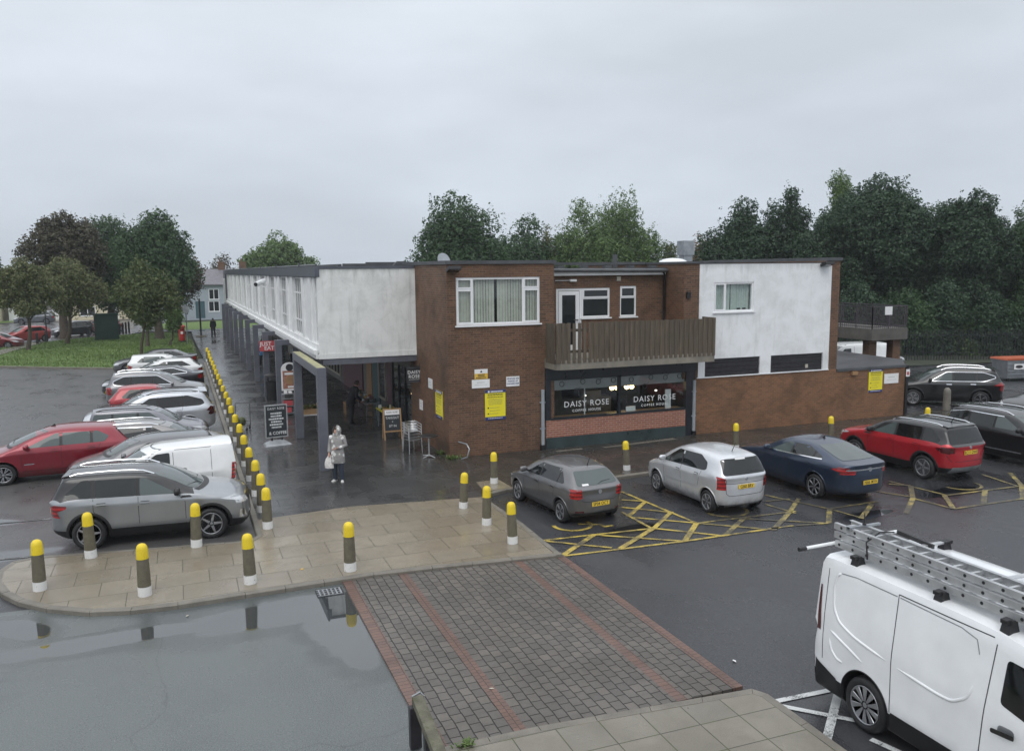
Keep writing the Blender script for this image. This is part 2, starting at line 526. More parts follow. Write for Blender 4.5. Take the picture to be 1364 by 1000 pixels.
def asphalt(name, dry, wet, spots=(), r0=0.34, r1=0.62, agg=0.5):
    n = NT(name)
    p = n.pos()
    big = n.noise(p, 0.33, 6, 0.62, dist=0.5)
    mid = n.noise(n.scalev(p, (1.0, 0.45, 1)), 1.1, 5, 0.6)
    fine = n.noise(p, 55, 3, 0.7)
    vf = n.new('ShaderNodeTexVoronoi'); n.l.new(p, vf.inputs['Vector']); vf.inputs['Scale'].default_value = 85
    t = n.math('ADD', n.math('MULTIPLY', big, 0.6), n.math('MULTIPLY', mid, 0.4))
    c = n.mix(n.mapr(t, 0.38, 0.62, smooth=True), wet, dry)
    c = n.mix(agg, c, n.mix(n.mapr(fine, 0.3, 0.7), tuple(x * 0.45 for x in wet), tuple(min(1, x * 1.9) for x in dry)))
    sp = n.noise(p, 23, 2, 0.5)
    c = n.mix(n.mapr(sp, 0.735, 0.75, 0, 0.55), c, (0.32, 0.30, 0.27))      # chips and litter grit
    # cracks and trench repairs
    vc = n.new('ShaderNodeTexVoronoi'); vc.feature = 'DISTANCE_TO_EDGE'; vc.inputs['Scale'].default_value = 0.16
    wv = n.new('ShaderNodeVectorMath'); wv.operation = 'ADD'; n.l.new(p, wv.inputs[0])
    nzc = n.new('ShaderNodeTexNoise'); nzc.inputs['Scale'].default_value = 0.8; nzc.inputs['Detail'].default_value = 6; n.l.new(p, nzc.inputs['Vector']); n.l.new(nzc.outputs['Color'], wv.inputs[1])
    n.l.new(wv.outputs[0], vc.inputs['Vector'])
    ck = n.mapr(vc.outputs['Distance'], 0.0, 0.003, 0.28, 0.0, True)
    c = n.mix(ck, c, tuple(x * 0.35 for x in wet))
    rough = n.mapr(t, 0.36, 0.62, r0, r1, True)
    h = n.math('ADD', n.math('MULTIPLY', fine, 0.6), n.math('MULTIPLY', vf.outputs['Distance'], 0.5))
    if spots:
        m = puddle_field(n, p, spots)
        damp = puddle_field(n, p, [(x, y, rx * 1.5, ry * 1.7, a) for x, y, rx, ry, a in spots], 0.34, 0.8)
        c = n.mix(n.math('MULTIPLY', damp, 0.35), c, tuple(x * 0.6 for x in wet))
        c = n.mix(m, c, tuple(x * 0.62 for x in wet))
        rough = n.math('MULTIPLY', rough, n.math('SUBTRACT', 1.0, n.math('MULTIPLY', damp, 0.3)))
        rough = n.math('ADD', n.math('MULTIPLY', rough, n.math('SUBTRACT', 1.0, m)), n.math('MULTIPLY', m, 0.015))
        h = n.math('MULTIPLY', h, n.math('SUBTRACT', 1.0, m))
        n.out(ior=n.mapr(m, 0, 1, 1.45, 2.3))
    n.out(color=c, rough=rough)
    n.bump(h, 0.35, 0.008)
    return n.mat


def paving(name, ca, cb, joint, bw, rh, jw=0.012, rot=0.0, r0=0.12, r1=0.5, off=0.5, stain=0.5, bump=0.4, freq=2, ox=0.0, oy=0.0, moss=None, wob=0.0, spots=()):
    n = NT(name)
    p = n.pos()
    mp = n.new('ShaderNodeMapping'); n.l.new(p, mp.inputs[0]); mp.inputs['Rotation'].default_value = (0, 0, rot); mp.inputs['Location'].default_value = (ox, oy, 0)
    vec = mp.outputs[0]
    if wob:
        nz = n.new('ShaderNodeTexNoise'); nz.inputs['Scale'].default_value = 2.4; nz.inputs['Detail'].default_value = 3; n.l.new(p, nz.inputs['Vector'])
        sb = n.new('ShaderNodeVectorMath'); sb.operation = 'MULTIPLY_ADD'; n.l.new(nz.outputs['Color'], sb.inputs[0]); sb.inputs[1].default_value = (wob, wob, 0); n.l.new(vec, sb.inputs[2])
        vec = sb.outputs[0]
    b = n.new('ShaderNodeTexBrick'); n.l.new(vec, b.inputs['Vector']); b.offset = off; b.offset_frequency = freq
    for k, v in (('Scale', 1.0), ('Brick Width', bw), ('Row Height', rh), ('Mortar Size', jw), ('Mortar Smooth', 0.25), ('Bias', 0.0)): b.inputs[k].default_value = v
    n.set(b.inputs['Color1'], (0, 0, 0)); n.set(b.inputs['Color2'], (1, 1, 1)); n.set(b.inputs['Mortar'], (0.5, 0.5, 0.5))
    bwv = n.new('ShaderNodeRGBToBW'); n.l.new(b.outputs['Color'], bwv.inputs[0])
    c = n.mix(bwv.outputs[0], ca, cb)
    big = n.noise(p, 0.55, 6, 0.6, dist=0.6)
    mid = n.noise(p, 3.5, 5, 0.65)
    fine = n.noise(p, 60, 3, 0.7)
    c = n.mix(n.mapr(big, 0.4, 0.66, 0, stain, True), c, tuple(x * 0.42 for x in ca))
    c = n.mix(n.mapr(mid, 0.45, 0.72, 0, stain * 0.7, True), c, tuple(x * 0.6 for x in cb))
    c = n.mix(0.3, c, n.mix(n.mapr(fine, 0.3, 0.7), tuple(x * 0.5 for x in ca), tuple(min(1, x * 1.6) for x in cb)))
    jc = joint
    if moss: jc = n.mix(n.mapr(mid, 0.45, 0.6, 0, 0.8, True), joint, moss)
    c = n.mix(b.outputs['Fac'], c, jc)
    gum = n.noise(p, 19, 2, 0.5)
    c = n.mix(n.mapr(gum, 0.74, 0.755, 0, 0.4), c, (0.3, 0.29, 0.26))
    # every slab holds a different film of water
    rr = n.math('ADD', n.math('MULTIPLY', bwv.outputs[0], 0.22), n.math('MULTIPLY', n.mapr(big, 0.36, 0.64, 1, 0, True), 0.78))
    rough = n.mapr(rr, 0, 1, r1, r0)
    rough = n.math('ADD', rough, n.math('MULTIPLY', b.outputs['Fac'], 0.2))
    h = n.math('ADD', n.math('MULTIPLY', b.outputs['Fac'], -1.0), n.math('MULTIPLY', fine, 0.22))
    h = n.math('ADD', h, n.math('MULTIPLY', bwv.outputs[0], 0.5))
    if spots:
        m = puddle_field(n, p, spots, 0.4, 1.6)
        rough = n.math('ADD', n.math('MULTIPLY', rough, n.math('SUBTRACT', 1.0, m)), n.math('MULTIPLY', m, 0.03))
        c = n.mix(n.math('MULTIPLY', m, 0.4), c, tuple(x * 0.3 for x in ca))
        h = n.math('MULTIPLY', h, n.math('SUBTRACT', 1.0, m))
    n.out(color=c, rough=rough)
    n.bump(h, bump, 0.012)
    return n.mat


def marking(name, col, wear=0.52):
    n = NT(name)
    p = n.pos()
    f = n.noise(p, 3.0, 6, 0.72); g = n.noise(p, 48, 3, 0.7); b = n.noise(p, 0.7, 4)
    t = n.math('ADD', n.math('ADD', n.math('MULTIPLY', f, 0.5), n.math('MULTIPLY', g, 0.35)), n.math('MULTIPLY', b, 0.25))
    w = n.mapr(t, wear - 0.03, wear + 0.09, 0, 0.93, True)
    c = n.mix(w, col, (0.05, 0.05, 0.05))
    n.out(color=c, rough=0.45)
    return n.mat


def window_glass(name='window glass', tint=(0.02, 0.024, 0.026), rough=0.04):
    n = NT(name)
    return n.out(color=tint, rough=rough, spec=0.5, coat=0.3, coatr=0.03)


def clear_glass(name, tint=(0.94, 0.965, 0.955), alpha=0.25):
    """thin sheet glass: mostly see-through with a mirror-like sheen"""
    n = NT(name)
    tr = n.new('ShaderNodeBsdfTransparent'); n.set(tr.inputs[0], tint)
    gl = n.new('ShaderNodeBsdfGlossy'); gl.inputs['Roughness'].default_value = 0.03
    lw = n.new('ShaderNodeLayerWeight'); lw.inputs['Blend'].default_value = 0.5
    mx = n.new('ShaderNodeMixShader'); n.l.new(n.math('ADD', n.math('MULTIPLY', n.math('POWER', lw.outputs['Facing'], 5.0), 0.9), 0.045), mx.inputs[0])
    n.l.new(tr.outputs[0], mx.inputs[1]); n.l.new(gl.outputs[0], mx.inputs[2])
    n.l.new(mx.outputs[0], n.n['Material Output'].inputs['Surface'])
    return n.mat


M['glass'] = window_glass()
M['glass_clear'] = clear_glass('clear shop glass')
M['carglass'] = window_glass('car glass', (0.012, 0.015, 0.016), 0.03)
M['carglass_light'] = window_glass('car glass pale', (0.075, 0.095, 0.095), 0.05)
M['carglass_tint'] = window_glass('tinted car glass', (0.006, 0.007, 0.008), 0.05)
M['lamp_clear'] = NT('headlamp lens').out(color=(0.62, 0.64, 0.66), rough=0.08, metal=0.35, coat=1.0)
n = NT('tail lamp lens'); _v = n.objco(); _w = n.new('ShaderNodeTexWave'); _w.bands_direction = 'Z'; n.l.new(_v, _w.inputs[0]); _w.inputs['Scale'].default_value = 3.2; _w.inputs['Distortion'].default_value = 1.5
M['lamp_red'] = n.out(color=n.mix(n.mapr(_w.outputs['Fac'], 0.35, 0.65, 0, 1, True), (0.16, 0.008, 0.010), (0.42, 0.02, 0.02)), rough=0.12, coat=1.0)
M['lamp_smoke'] = NT('smoked tail lamp lens').out(color=(0.07, 0.008, 0.01), rough=0.12, coat=1.0)
nt = NT('warm lamp'); M['warm'] = nt.out(color=(1, 0.8, 0.5), emit=(1.0, 0.72, 0.35), emits=6.0)
nt = NT('shop lamp'); M['spot'] = nt.out(color=(1, 0.95, 0.85), emit=(1.0, 0.9, 0.75), emits=5.0)


def leaf_mat(name, cols, rough=0.5):
    n = NT(name)
    g = n.new('ShaderNodeNewGeometry')
    p = g.outputs['Position']
    r = g.outputs['Random Per Island']
    ramp = n.new('ShaderNodeValToRGB')
    n.l.new(r, ramp.inputs[0])
    ramp.color_ramp.interpolation = 'LINEAR'
    el = ramp.color_ramp.elements
    el[0].position = 0.0; el[0].color = (*cols[0], 1)
    el[1].position = 1.0; el[1].color = (*cols[-1], 1)
    for i, c in enumerate(cols[1:-1]):
        e = el.new((i + 1) / (len(cols) - 1)); e.color = (*c, 1)
    f = n.noise(p, 0.55, 4)
    c = n.mix(n.mapr(f, 0.35, 0.68, 0, 0.5), ramp.outputs[0], tuple(x * 0.6 for x in cols[0]))
    n.out(color=c, rough=rough, spec=0.35)
    tl = n.new('ShaderNodeBsdfTranslucent'); n.l.new(c, tl.inputs[0])
    mx = n.new('ShaderNodeMixShader'); mx.inputs[0].default_value = 0.22
    n.l.new(n.b.outputs[0], mx.inputs[1]); n.l.new(tl.outputs[0], mx.inputs[2])
    n.l.new(mx.outputs[0], n.n['Material Output'].inputs['Surface'])
    return n.mat


M['leaf_dark'] = leaf_mat('dark green leaves', [(0.0389, 0.081, 0.0344), (0.0602, 0.1195, 0.0476), (0.0921, 0.1639, 0.0608)])
M['leaf_bluish'] = leaf_mat('deep green leaves', [(0.0284, 0.0617, 0.0344), (0.0461, 0.0925, 0.0476), (0.0744, 0.1311, 0.0608)])
M['leaf_mid'] = leaf_mat('mid green leaves', [(0.0798, 0.1446, 0.0436), (0.1205, 0.2024, 0.0594), (0.1771, 0.2603, 0.0792)])
M['leaf_olive'] = leaf_mat('olive green leaves', [(0.105, 0.1313, 0.0525), (0.1575, 0.1837, 0.0735), (0.2275, 0.2275, 0.105)])
M['leaf_bright'] = leaf_mat('yellow green leaves', [(0.075, 0.11, 0.036), (0.11, 0.15, 0.05), (0.16, 0.175, 0.07)])
M['leaf_rust'] = leaf_mat('russet leaves', [(0.075, 0.068, 0.045), (0.115, 0.098, 0.062), (0.10, 0.115, 0.062)])
M['leaf_gold'] = leaf_mat('autumn gold leaves', [(0.16, 0.10, 0.035), (0.2, 0.13, 0.05), (0.12, 0.11, 0.05)])


def grass_mat():
    n = NT('lawn grass')
    p = n.pos()
    f = n.noise(p, 0.5, 5); g = n.noise(p, 26, 4, 0.7)
    c = n.mix(n.mapr(f, 0.35, 0.65), (0.095, 0.165, 0.042), (0.14, 0.21, 0.06))
    c = n.mix(0.55, c, n.mix(n.mapr(g, 0.3, 0.7), (0.065, 0.12, 0.03), (0.19, 0.26, 0.09)))
    n.out(color=c, rough=0.8, spec=0.25)
    n.bump(g, 0.8, 0.05)
    return n.mat


M['grass'] = grass_mat()
M['blade'] = leaf_mat('grass blades', [(0.095, 0.165, 0.04), (0.14, 0.215, 0.06), (0.19, 0.25, 0.09)])
# ================================================================== THE SETTING: ground, roads, pavements, markings
def struct(name, mb, mats, bevel=0):
    o = mb.build(name, mats, bevel=bevel)
    o['kind'] = 'structure'
    return o


def sheet(name, poly, z, mat, kind='structure'):
    mb = MB(); mb.add([(x, y, z) for x, y in poly], [list(range(len(poly)))])
    o = mb.build(name, mat)
    for p in o.data.polygons:
        if p.normal.z < 0: o.data.flip_normals(); break
    o['kind'] = kind
    return o


def offset_path(pts, d, closed=False):
    """shift a polyline sideways by d (to its left)"""
    P = [Vector((x, y)) for x, y in pts]
    out = []
    n = len(P)
    for i in range(n):
        a = P[i - 1] if (i > 0 or closed) else None
        b = P[(i + 1) % n] if (i < n - 1 or closed) else None
        n1 = None if a is None else Vector((-(P[i] - a).y, (P[i] - a).x)).normalized()
        n2 = None if b is None else Vector((-(b - P[i]).y, (b - P[i]).x)).normalized()
        if n1 is None: m = n2
        elif n2 is None: m = n1
        else:
            m = (n1 + n2)
            m = m / max(0.35, m.length_squared / 2) if m.length > 1e-6 else n1
        out.append((P[i].x + m.x * d, P[i].y + m.y * d))
    return out


def kerb_strip(name, pts, w, z0, z1, mat, side=1, step=0.9):
    """kerb stones along a line; the line is the outer (road) edge"""
    # resample into stones
    P = [Vector((x, y)) for x, y in pts]
    inner = [Vector(q) for q in offset_path(pts, w * side)]
    mb = MB()
    for i in range(len(P) - 1):
        L = (P[i + 1] - P[i]).length
        k = max(1, round(L / step))
        for j in range(k):
            t0, t1 = j / k, (j + 1) / k
            g = 0.004 / L if k > 1 or True else 0
            o0, o1 = P[i].lerp(P[i + 1], t0 + g), P[i].lerp(P[i + 1], t1 - g)
            i0, i1 = inner[i].lerp(inner[i + 1], t0 + g), inner[i].lerp(inner[i + 1], t1 - g)
            dz = random.uniform(-0.004, 0.004)
            ch = 0.02
            oo0, oo1 = o0.lerp(i0, ch / w), o1.lerp(i1, ch / w)
            vs = [(o0.x, o0.y, z0), (o1.x, o1.y, z0), (o1.x, o1.y, z1 - ch + dz), (o0.x, o0.y, z1 - ch + dz), (oo0.x, oo0.y, z1 + dz), (oo1.x, oo1.y, z1 + dz), (i1.x, i1.y, z1 + dz), (i0.x, i0.y, z1 + dz), (i1.x, i1.y, z0), (i0.x, i0.y, z0)]
            mb.add(vs, [(0, 1, 2, 3), (3, 2, 5, 4), (4, 5, 6, 7), (7, 6, 8, 9), (0, 3, 4, 7, 9), (1, 8, 6, 5, 2), (0, 9, 8, 1)])
    return struct(name, mb, mat)


sheet('ground', [(-500, -120), (600, -120), (600, 900), (-500, 900)], -0.16, M['soil'])
M['asphalt'] = asphalt('wet dark asphalt', (0.046, 0.047, 0.051), (0.022, 0.023, 0.027), [(19.6, 16.4, 1.1, 0.35, 0.1), (15.9, 15.6, 0.9, 0.25, 0.1), (10.0, 16.9, 0.8, 0.3, 0)], 0.10, 0.44)
M['asphalt_left'] = asphalt('worn asphalt', (0.085, 0.083, 0.083), (0.060, 0.060, 0.062), [(-4.5, 20.6, 1.6, 0.5, 0.2), (-5.2, 24.0, 1.4, 0.4, -0.4)], 0.22, 0.48)
M['asphalt_near'] = asphalt('pale asphalt with sky sheen', (0.125, 0.138, 0.136), (0.066, 0.075, 0.079), [  # faded surface, its base colour also lightened to hold the wet film's sky sheen
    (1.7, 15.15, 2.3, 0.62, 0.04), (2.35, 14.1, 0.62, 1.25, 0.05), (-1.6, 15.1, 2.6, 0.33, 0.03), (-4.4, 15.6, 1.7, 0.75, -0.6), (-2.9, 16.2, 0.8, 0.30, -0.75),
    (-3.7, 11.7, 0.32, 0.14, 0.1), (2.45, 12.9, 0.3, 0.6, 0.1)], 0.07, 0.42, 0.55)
M['asphalt_far'] = asphalt('distant wet road', (0.09, 0.09, 0.095), (0.07, 0.07, 0.075), (), 0.18, 0.35, 0.3)
sheet('car_park', [(-60, -12), (80, -12), (80, 48), (-60, 48)], ROAD, M['asphalt'])
sheet('parking_aisle', [(-60, 18.2), (1.75, 18.2), (1.75, 63.9), (-60, 63.9)], ROAD + 0.004, M['asphalt_left'])
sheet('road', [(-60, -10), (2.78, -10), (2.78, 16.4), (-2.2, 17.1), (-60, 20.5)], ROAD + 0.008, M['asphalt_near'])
sheet('far_road', [(-90, 78), (-8, 84.0), (-3.4, 97), (3.6, 93.6), (40, 93.6), (40, 110), (4, 108), (-6, 121), (-90, 121)], ROAD + 0.012, M['asphalt_far'])

# ---- pavements
M['slab_tan'] = paving('wet tan paving slabs', (0.285, 0.245, 0.185), (0.205, 0.175, 0.13), (0.085, 0.073, 0.055), 1.0, 0.78, 0.009, 0.0, 0.08, 0.42, 0.5, 0.5, 0.3, ox=0.2, oy=0.1, moss=(0.06, 0.075, 0.03))
M['slab_dark'] = paving('wet dark paving slabs', (0.072, 0.072, 0.070), (0.043, 0.044, 0.045), (0.028, 0.028, 0.028), 0.92, 0.62, 0.008, 0.0, 0.07, 0.40, 0.5, 0.6, 0.4, ox=0.1, oy=0.3)
M['slab_near'] = paving('grey tan paving slabs', (0.245, 0.225, 0.18), (0.175, 0.16, 0.13), (0.062, 0.057, 0.045), 0.62, 0.62, 0.009, R(1.0), 0.16, 0.5, 0.0, 0.5, 0.3, ox=0.12, oy=0.32, moss=(0.07, 0.09, 0.03))
M['setts'] = paving('worn grey block paving', (0.155, 0.138, 0.120), (0.085, 0.077, 0.069), (0.018, 0.016, 0.014), 0.218, 0.170, 0.009, R(90), 0.30, 0.6, 0.5, 0.6, 1.0, ox=0.0, oy=0.0, wob=0.05)
M['setts_red'] = paving('red brick paving band', (0.19, 0.108, 0.082), (0.12, 0.072, 0.058), (0.06, 0.042, 0.036), 0.105, 0.21, 0.006, R(90), 0.25, 0.55, 0.5, 0.55, 0.5, ox=0.03, wob=0.01)
M['tarmac_walk'] = paving('wet dark flag footway', (0.062, 0.056, 0.048), (0.045, 0.041, 0.037), (0.032, 0.030, 0.028), 0.9, 0.6, 0.006, 0, 0.1, 0.42, 0.5, 0.75, 0.25)

WALK_S = 21.35            # where the tan slabs give way to the dark ones
kerb_near = [(7.42, 15.72), (6.3, 15.86), (4.6, 16.05), (3.4, 16.16), (2.4, 16.13), (0.9, 16.10), (-0.3, 16.06), (-1.1, 16.13), (-1.8, 16.34), (-2.55, 16.84), (-3.1, 17.42), (-3.45, 17.98), (-3.72, 18.7), (-3.78, 19.4), (-3.6, 19.95), (-3.2, 20.12), (-2.1, 19.95), (0.7, 19.5), (1.25, 19.45), (1.42, 19.7), (1.42, 24), (1.42, 40), (1.42, 60.5)]
KW = 0.14
kerb_east = [(7.42, 15.72), (7.50, 18.2), (7.44, 20.2), (7.62, 20.95), (8.3, 21.22), (10.2, 21.12), (12.9, 21.30), (16, 21.5), (24, 21.6), (30.5, 21.7)]
kerb_strip('pavement_kerb', kerb_near, KW, ROAD - 0.05, 0.004, M['kerb'], side=-1)
kerb_strip('footway_kerb', kerb_east, KW, ROAD - 0.05, 0.003, M['kerb'], side=1)
inner_n = offset_path(kerb_near, -(KW - 0.01))
inner_e = offset_path(kerb_east, KW - 0.01)
iw = [p for p in inner_n if p[1] < WALK_S]
ie = [p for p in inner_e if p[1] < 20.9 and p[0] < 8]
tan = [(inner_e[0][0] - 0.02, inner_n[0][1] + 0.0)] + inner_n[1:20] + [(1.55, WALK_S - 0.35), (3.9, WALK_S - 0.1), (7.45, WALK_S - 0.62)] + ie[::-1][:-1]
mb = MB(); mb.prism(tan, ROAD - 0.03, 0.0); struct('pavement', mb, M['slab_tan'])
dark = [(1.55, WALK_S - 0.35), (3.9, WALK_S - 0.1), (7.45, WALK_S - 0.62), (7.45, 25.9), (12.5, 25.9), (12.5, 93), (1.2, 93), (1.2, 84), (1.55, 60.5)]
mb = MB(); mb.prism(dark, ROAD - 0.03, 0.0); struct('arcade_pavement', mb, M['slab_dark'])
foot = [(7.45, WALK_S - 0.62)] + [(x, y) for x, y in inner_e[3:]] + [(30.5, 25.9), (7.45, 25.9)]
mb = MB(); mb.prism(foot, ROAD - 0.03, 0.0); struct('footway', mb, M['tarmac_walk'])
# three lighter patches let into the footway
for i, q in enumerate([((7.62, 21.2), (8.5, 21.32), (8.45, 22.35), (7.75, 22.3)), ((11.6, 25.0), (12.6, 25.02), (12.6, 25.2), (11.6, 25.18)), ((13.4, 24.9), (16.4, 25.15), (16.4, 25.4), (13.3, 25.05))]):
    sheet('pavement_patch' if i == 0 else 'path_patch', q, 0.004, M['slab_tan'] if i == 0 else M['kerb'])

# ---- block paved crossing with red bands, slightly raised above the road
CZ = -0.055
for nm, x0, x1, mt in (('crossing_band', 2.76, 2.96, 'setts_red'), ('crossing_paving', 2.96, 3.89, 'setts'), ('crossing_band', 3.89, 4.07, 'setts_red'), ('crossing_paving', 4.07, 6.34, 'setts'), ('crossing_band', 6.34, 6.52, 'setts_red'), ('crossing_paving', 6.52, 7.30, 'setts'), ('crossing_band', 7.30, 7.48, 'setts_red')):
    mb = MB(); mb.prism([(x0, 9.60), (x1, 9.60), (x1, 16.20 if x1 < 3.5 else 16.28 - 0.095 * (x1 - 3.4)), (x0, 16.20 if x0 < 3.4 else 16.28 - 0.095 * (x0 - 3.4))], ROAD - 0.04, CZ)
    struct(nm, mb, M[mt])
kerb_strip('near_kerb', [(2.76, 9.72), (4.2, 9.70), (7.50, 9.42), (7.62, 9.2), (7.60, 5.0)], 0.15, ROAD - 0.05, 0.002, M['kerb'], side=-1)
mb = MB(); mb.prism([(2.78, 9.59), (4.2, 9.57), (7.40, 9.28), (7.47, 9.15), (7.47, -6), (2.78, -6)], ROAD - 0.03, -0.002)
struct('near_pavement', mb, M['slab_near'])

# ---- painted markings
M['paint_yellow'] = marking('worn yellow road paint', (0.56, 0.42, 0.08), 0.53)
M['paint_yellow_worn'] = marking('very worn yellow road paint', (0.40, 0.32, 0.10), 0.485)
M['paint_white'] = marking('white road paint', (0.58, 0.60, 0.60), 0.58)
M['paint_white_worn'] = marking('faint white road paint', (0.30, 0.31, 0.31), 0.46)


def lines(name, segs, mat, z=ROAD + 0.012, w=0.085):
    mb = MB()
    for i, s in enumerate(segs):
        (x0, y0), (x1, y1) = s[0], s[1]
        ww = s[2] if len(s) > 2 else w
        d = Vector((x1 - x0, y1 - y0)).normalized(); p = Vector((-d.y, d.x)) * ww / 2
        zz = z + 0.0008 * (i % 7)
        k = max(1, int(Vector((x1 - x0, y1 - y0)).length / 0.5))
        mb.add([(x0 + p.x, y0 + p.y, zz), (x0 - p.x, y0 - p.y, zz), (x1 - p.x, y1 - p.y, zz), (x1 + p.x, y1 + p.y, zz)], [(0, 1, 2, 3)])
    return struct(name, mb, mat)


def gp(u, v): 
    p = gnd(u, v, ROAD); return (p.x, p.y)


yl = [  # bay side lines and chevrons beside the first two cars
    (gp(722, 720), gp(868, 704)), (gp(748, 741), gp(912, 721)), (gp(912, 721), gp(1058, 700)), (gp(748, 741), gp(792, 712), 0.135), (gp(826, 731), gp(872, 703), 0.135), (gp(727, 721), gp(815, 730)), (gp(795, 713), gp(908, 721)),
    (gp(828, 655), gp(928, 697)), (gp(828, 682), gp(868, 704)), (gp(837, 688), gp(860, 668), 0.12), (gp(872, 703), gp(893, 683), 0.12), (gp(912, 721), gp(928, 697), 0.135), (gp(828, 666), gp(860, 668)), (gp(828, 676), gp(897, 683)), (gp(840, 689), gp(930, 697)), (gp(872, 704), gp(965, 714)),
]
lines('yellow_marking', yl, M['paint_yellow'])
yl2 = [(gp(928, 697), gp(1060, 681)), (gp(965, 714), gp(990, 691), 0.135), (gp(1030, 706), gp(1052, 682), 0.135), (gp(928, 697), gp(1032, 706)), (gp(990, 691), gp(1098, 697)), (gp(1020, 660), gp(1104, 678)), (gp(1020, 668), gp(1052, 665)),
       (gp(1052, 682), gp(1064, 664), 0.12), (gp(1104, 697), gp(1105, 678), 0.135), (gp(1020, 672), gp(1060, 684)), (gp(1060, 700), gp(1104, 697)), (gp(1105, 678), gp(1170, 668)), (gp(1147, 691), gp(1162, 671), 0.135), (gp(1105, 678), gp(1150, 691)),
       (gp(1207, 684), gp(1216, 664), 0.135), (gp(1216, 664), gp(1213, 647), 0.135), (gp(1184, 641), gp(1262, 660)), (gp(1184, 645), gp(1213, 647)), (gp(1270, 678), gp(1258, 660), 0.135), (gp(1310, 672), gp(1312, 653), 0.135), (gp(1262, 660), gp(1364, 647)), (gp(1270, 678), gp(1364, 664)),
       (gp(1308, 632), gp(1356, 648)), (gp(1364, 666), gp(1362, 648), 0.18), (gp(1345, 630), gp(1362, 648), 0.135), (gp(1150, 652), gp(1213, 662)), (gp(1216, 664), gp(1270, 678))]
lines('worn_yellow_marking', yl2, M['paint_yellow_worn'])
# wheelchair symbol: the ring's visible arc and the footrest line
mb = MB()
def arc_strip(mb, cx, cy, rx, ry, a0, a1, w, z, rot=0.0, n=22):
    vs = []
    for i in range(n + 1):
        a = a0 + (a1 - a0) * i / n
        for r in (-w / 2, w / 2):
            x, y = (rx + r) * math.cos(a), (ry + r) * math.sin(a)
            vs.append((cx + x * math.cos(rot) - y * math.sin(rot), cy + x * math.sin(rot) + y * math.cos(rot), z))
    mb.add(vs, [(2 * i, 2 * i + 1, 2 * i + 3, 2 * i + 2) for i in range(n)])
c0 = gp(765, 701)
arc_strip(mb, c0[0], c0[1] + 0.12, 0.46, 0.46, R(165), R(375), 0.10, ROAD + 0.013)
mb.build('wheelchair_marking', M['paint_yellow'])['kind'] = 'structure'
bpy.data.objects['wheelchair_marking'].name = 'wheelchair_marking'
lines('footrest_marking', [(gp(770, 698), gp(800, 699)), (gp(798, 698), gp(806, 702)), (gp(804, 702), gp(816, 700))], M['paint_yellow'], w=0.09)
mb = MB()
for u, v in ((975, 684), (1140, 660), (1290, 649)):
    c0 = gp(u, v); arc_strip(mb, c0[0], c0[1] + 0.25, 0.55, 0.5, R(180), R(360), 0.09, ROAD + 0.013)
struct('worn_wheelchair_marking', mb, M['paint_yellow_worn'])
lines('white_marking', [(gp(1020, 937), gp(1122, 916), 0.10), (gp(1028, 938), gp(1150, 962), 0.10), (gp(1118, 918), gp(1101, 986), 0.12), (gp(1160, 985), gp(1215, 1010), 0.1)], M['paint_white'])
lines('faint_white_marking', [((-6.2, 20.75), (-3.2, 20.45)), ((-4.6, 23.6), (-3.0, 23.5)), ((-3.6, 30.6), (1.3, 30.4)), ((-3.6, 33.4), (1.3, 33.2))], M['paint_white_worn'], z=ROAD + 0.012)

# ---- lawn with its kerb, and the grass verge and paths beyond
lawn_edge = [(-60, 96), (-30, 78.0), (-13.6, 66.0), (-11.2, 63.9), (-7.3, 61.2), (-4.1, 59.3), (-1.0, 59.0), (0.4, 59.5), (1.0, 60.5), (1.15, 68), (1.1, 78), (0.6, 88), (-1.2, 92), (-4.0, 91.0), (-9.0, 87.6), (-11.6, 83.2), (-15.5, 76.0), (-26, 84), (-60, 104)]
kerb_strip('lawn_kerb', lawn_edge[1:12], 0.15, ROAD - 0.05, 0.03, M['kerb'], side=1, step=1.0)


def grass_sheet(name, poly, z, humps=0.05):
    bm = bmesh.new()
    vs = [bm.verts.new((x, y, z)) for x, y in poly]
    bm.faces.new(vs)
    bmesh.ops.triangulate(bm, faces=bm.faces[:])
    for _ in range(3): bmesh.ops.subdivide_edges(bm, edges=[e for e in bm.edges if e.calc_length() > 1.6], cuts=1, use_grid_fill=True)
    bmesh.ops.triangulate(bm, faces=bm.faces[:])
    for v in bm.verts:
        if not v.is_boundary:
            v.co.z += humps * (math.sin(v.co.x * 0.9) * math.cos(v.co.y * 0.7) + 1) * 0.6
    for f in bm.faces:
        f.smooth = True
        if f.normal.z < 0: f.normal_flip()
    me = bpy.data.meshes.new(name); bm.to_mesh(me); bm.free()
    o = link_mesh(name, me, M['grass']); o['kind'] = 'structure'
    return o


def in_poly(x, y, poly):
    c = False
    for i in range(len(poly)):
        x0, y0 = poly[i]; x1, y1 = poly[i - 1]
        if (y0 > y) != (y1 > y) and x < (x1 - x0) * (y - y0) / (y1 - y0) + x0: c = not c
    return c


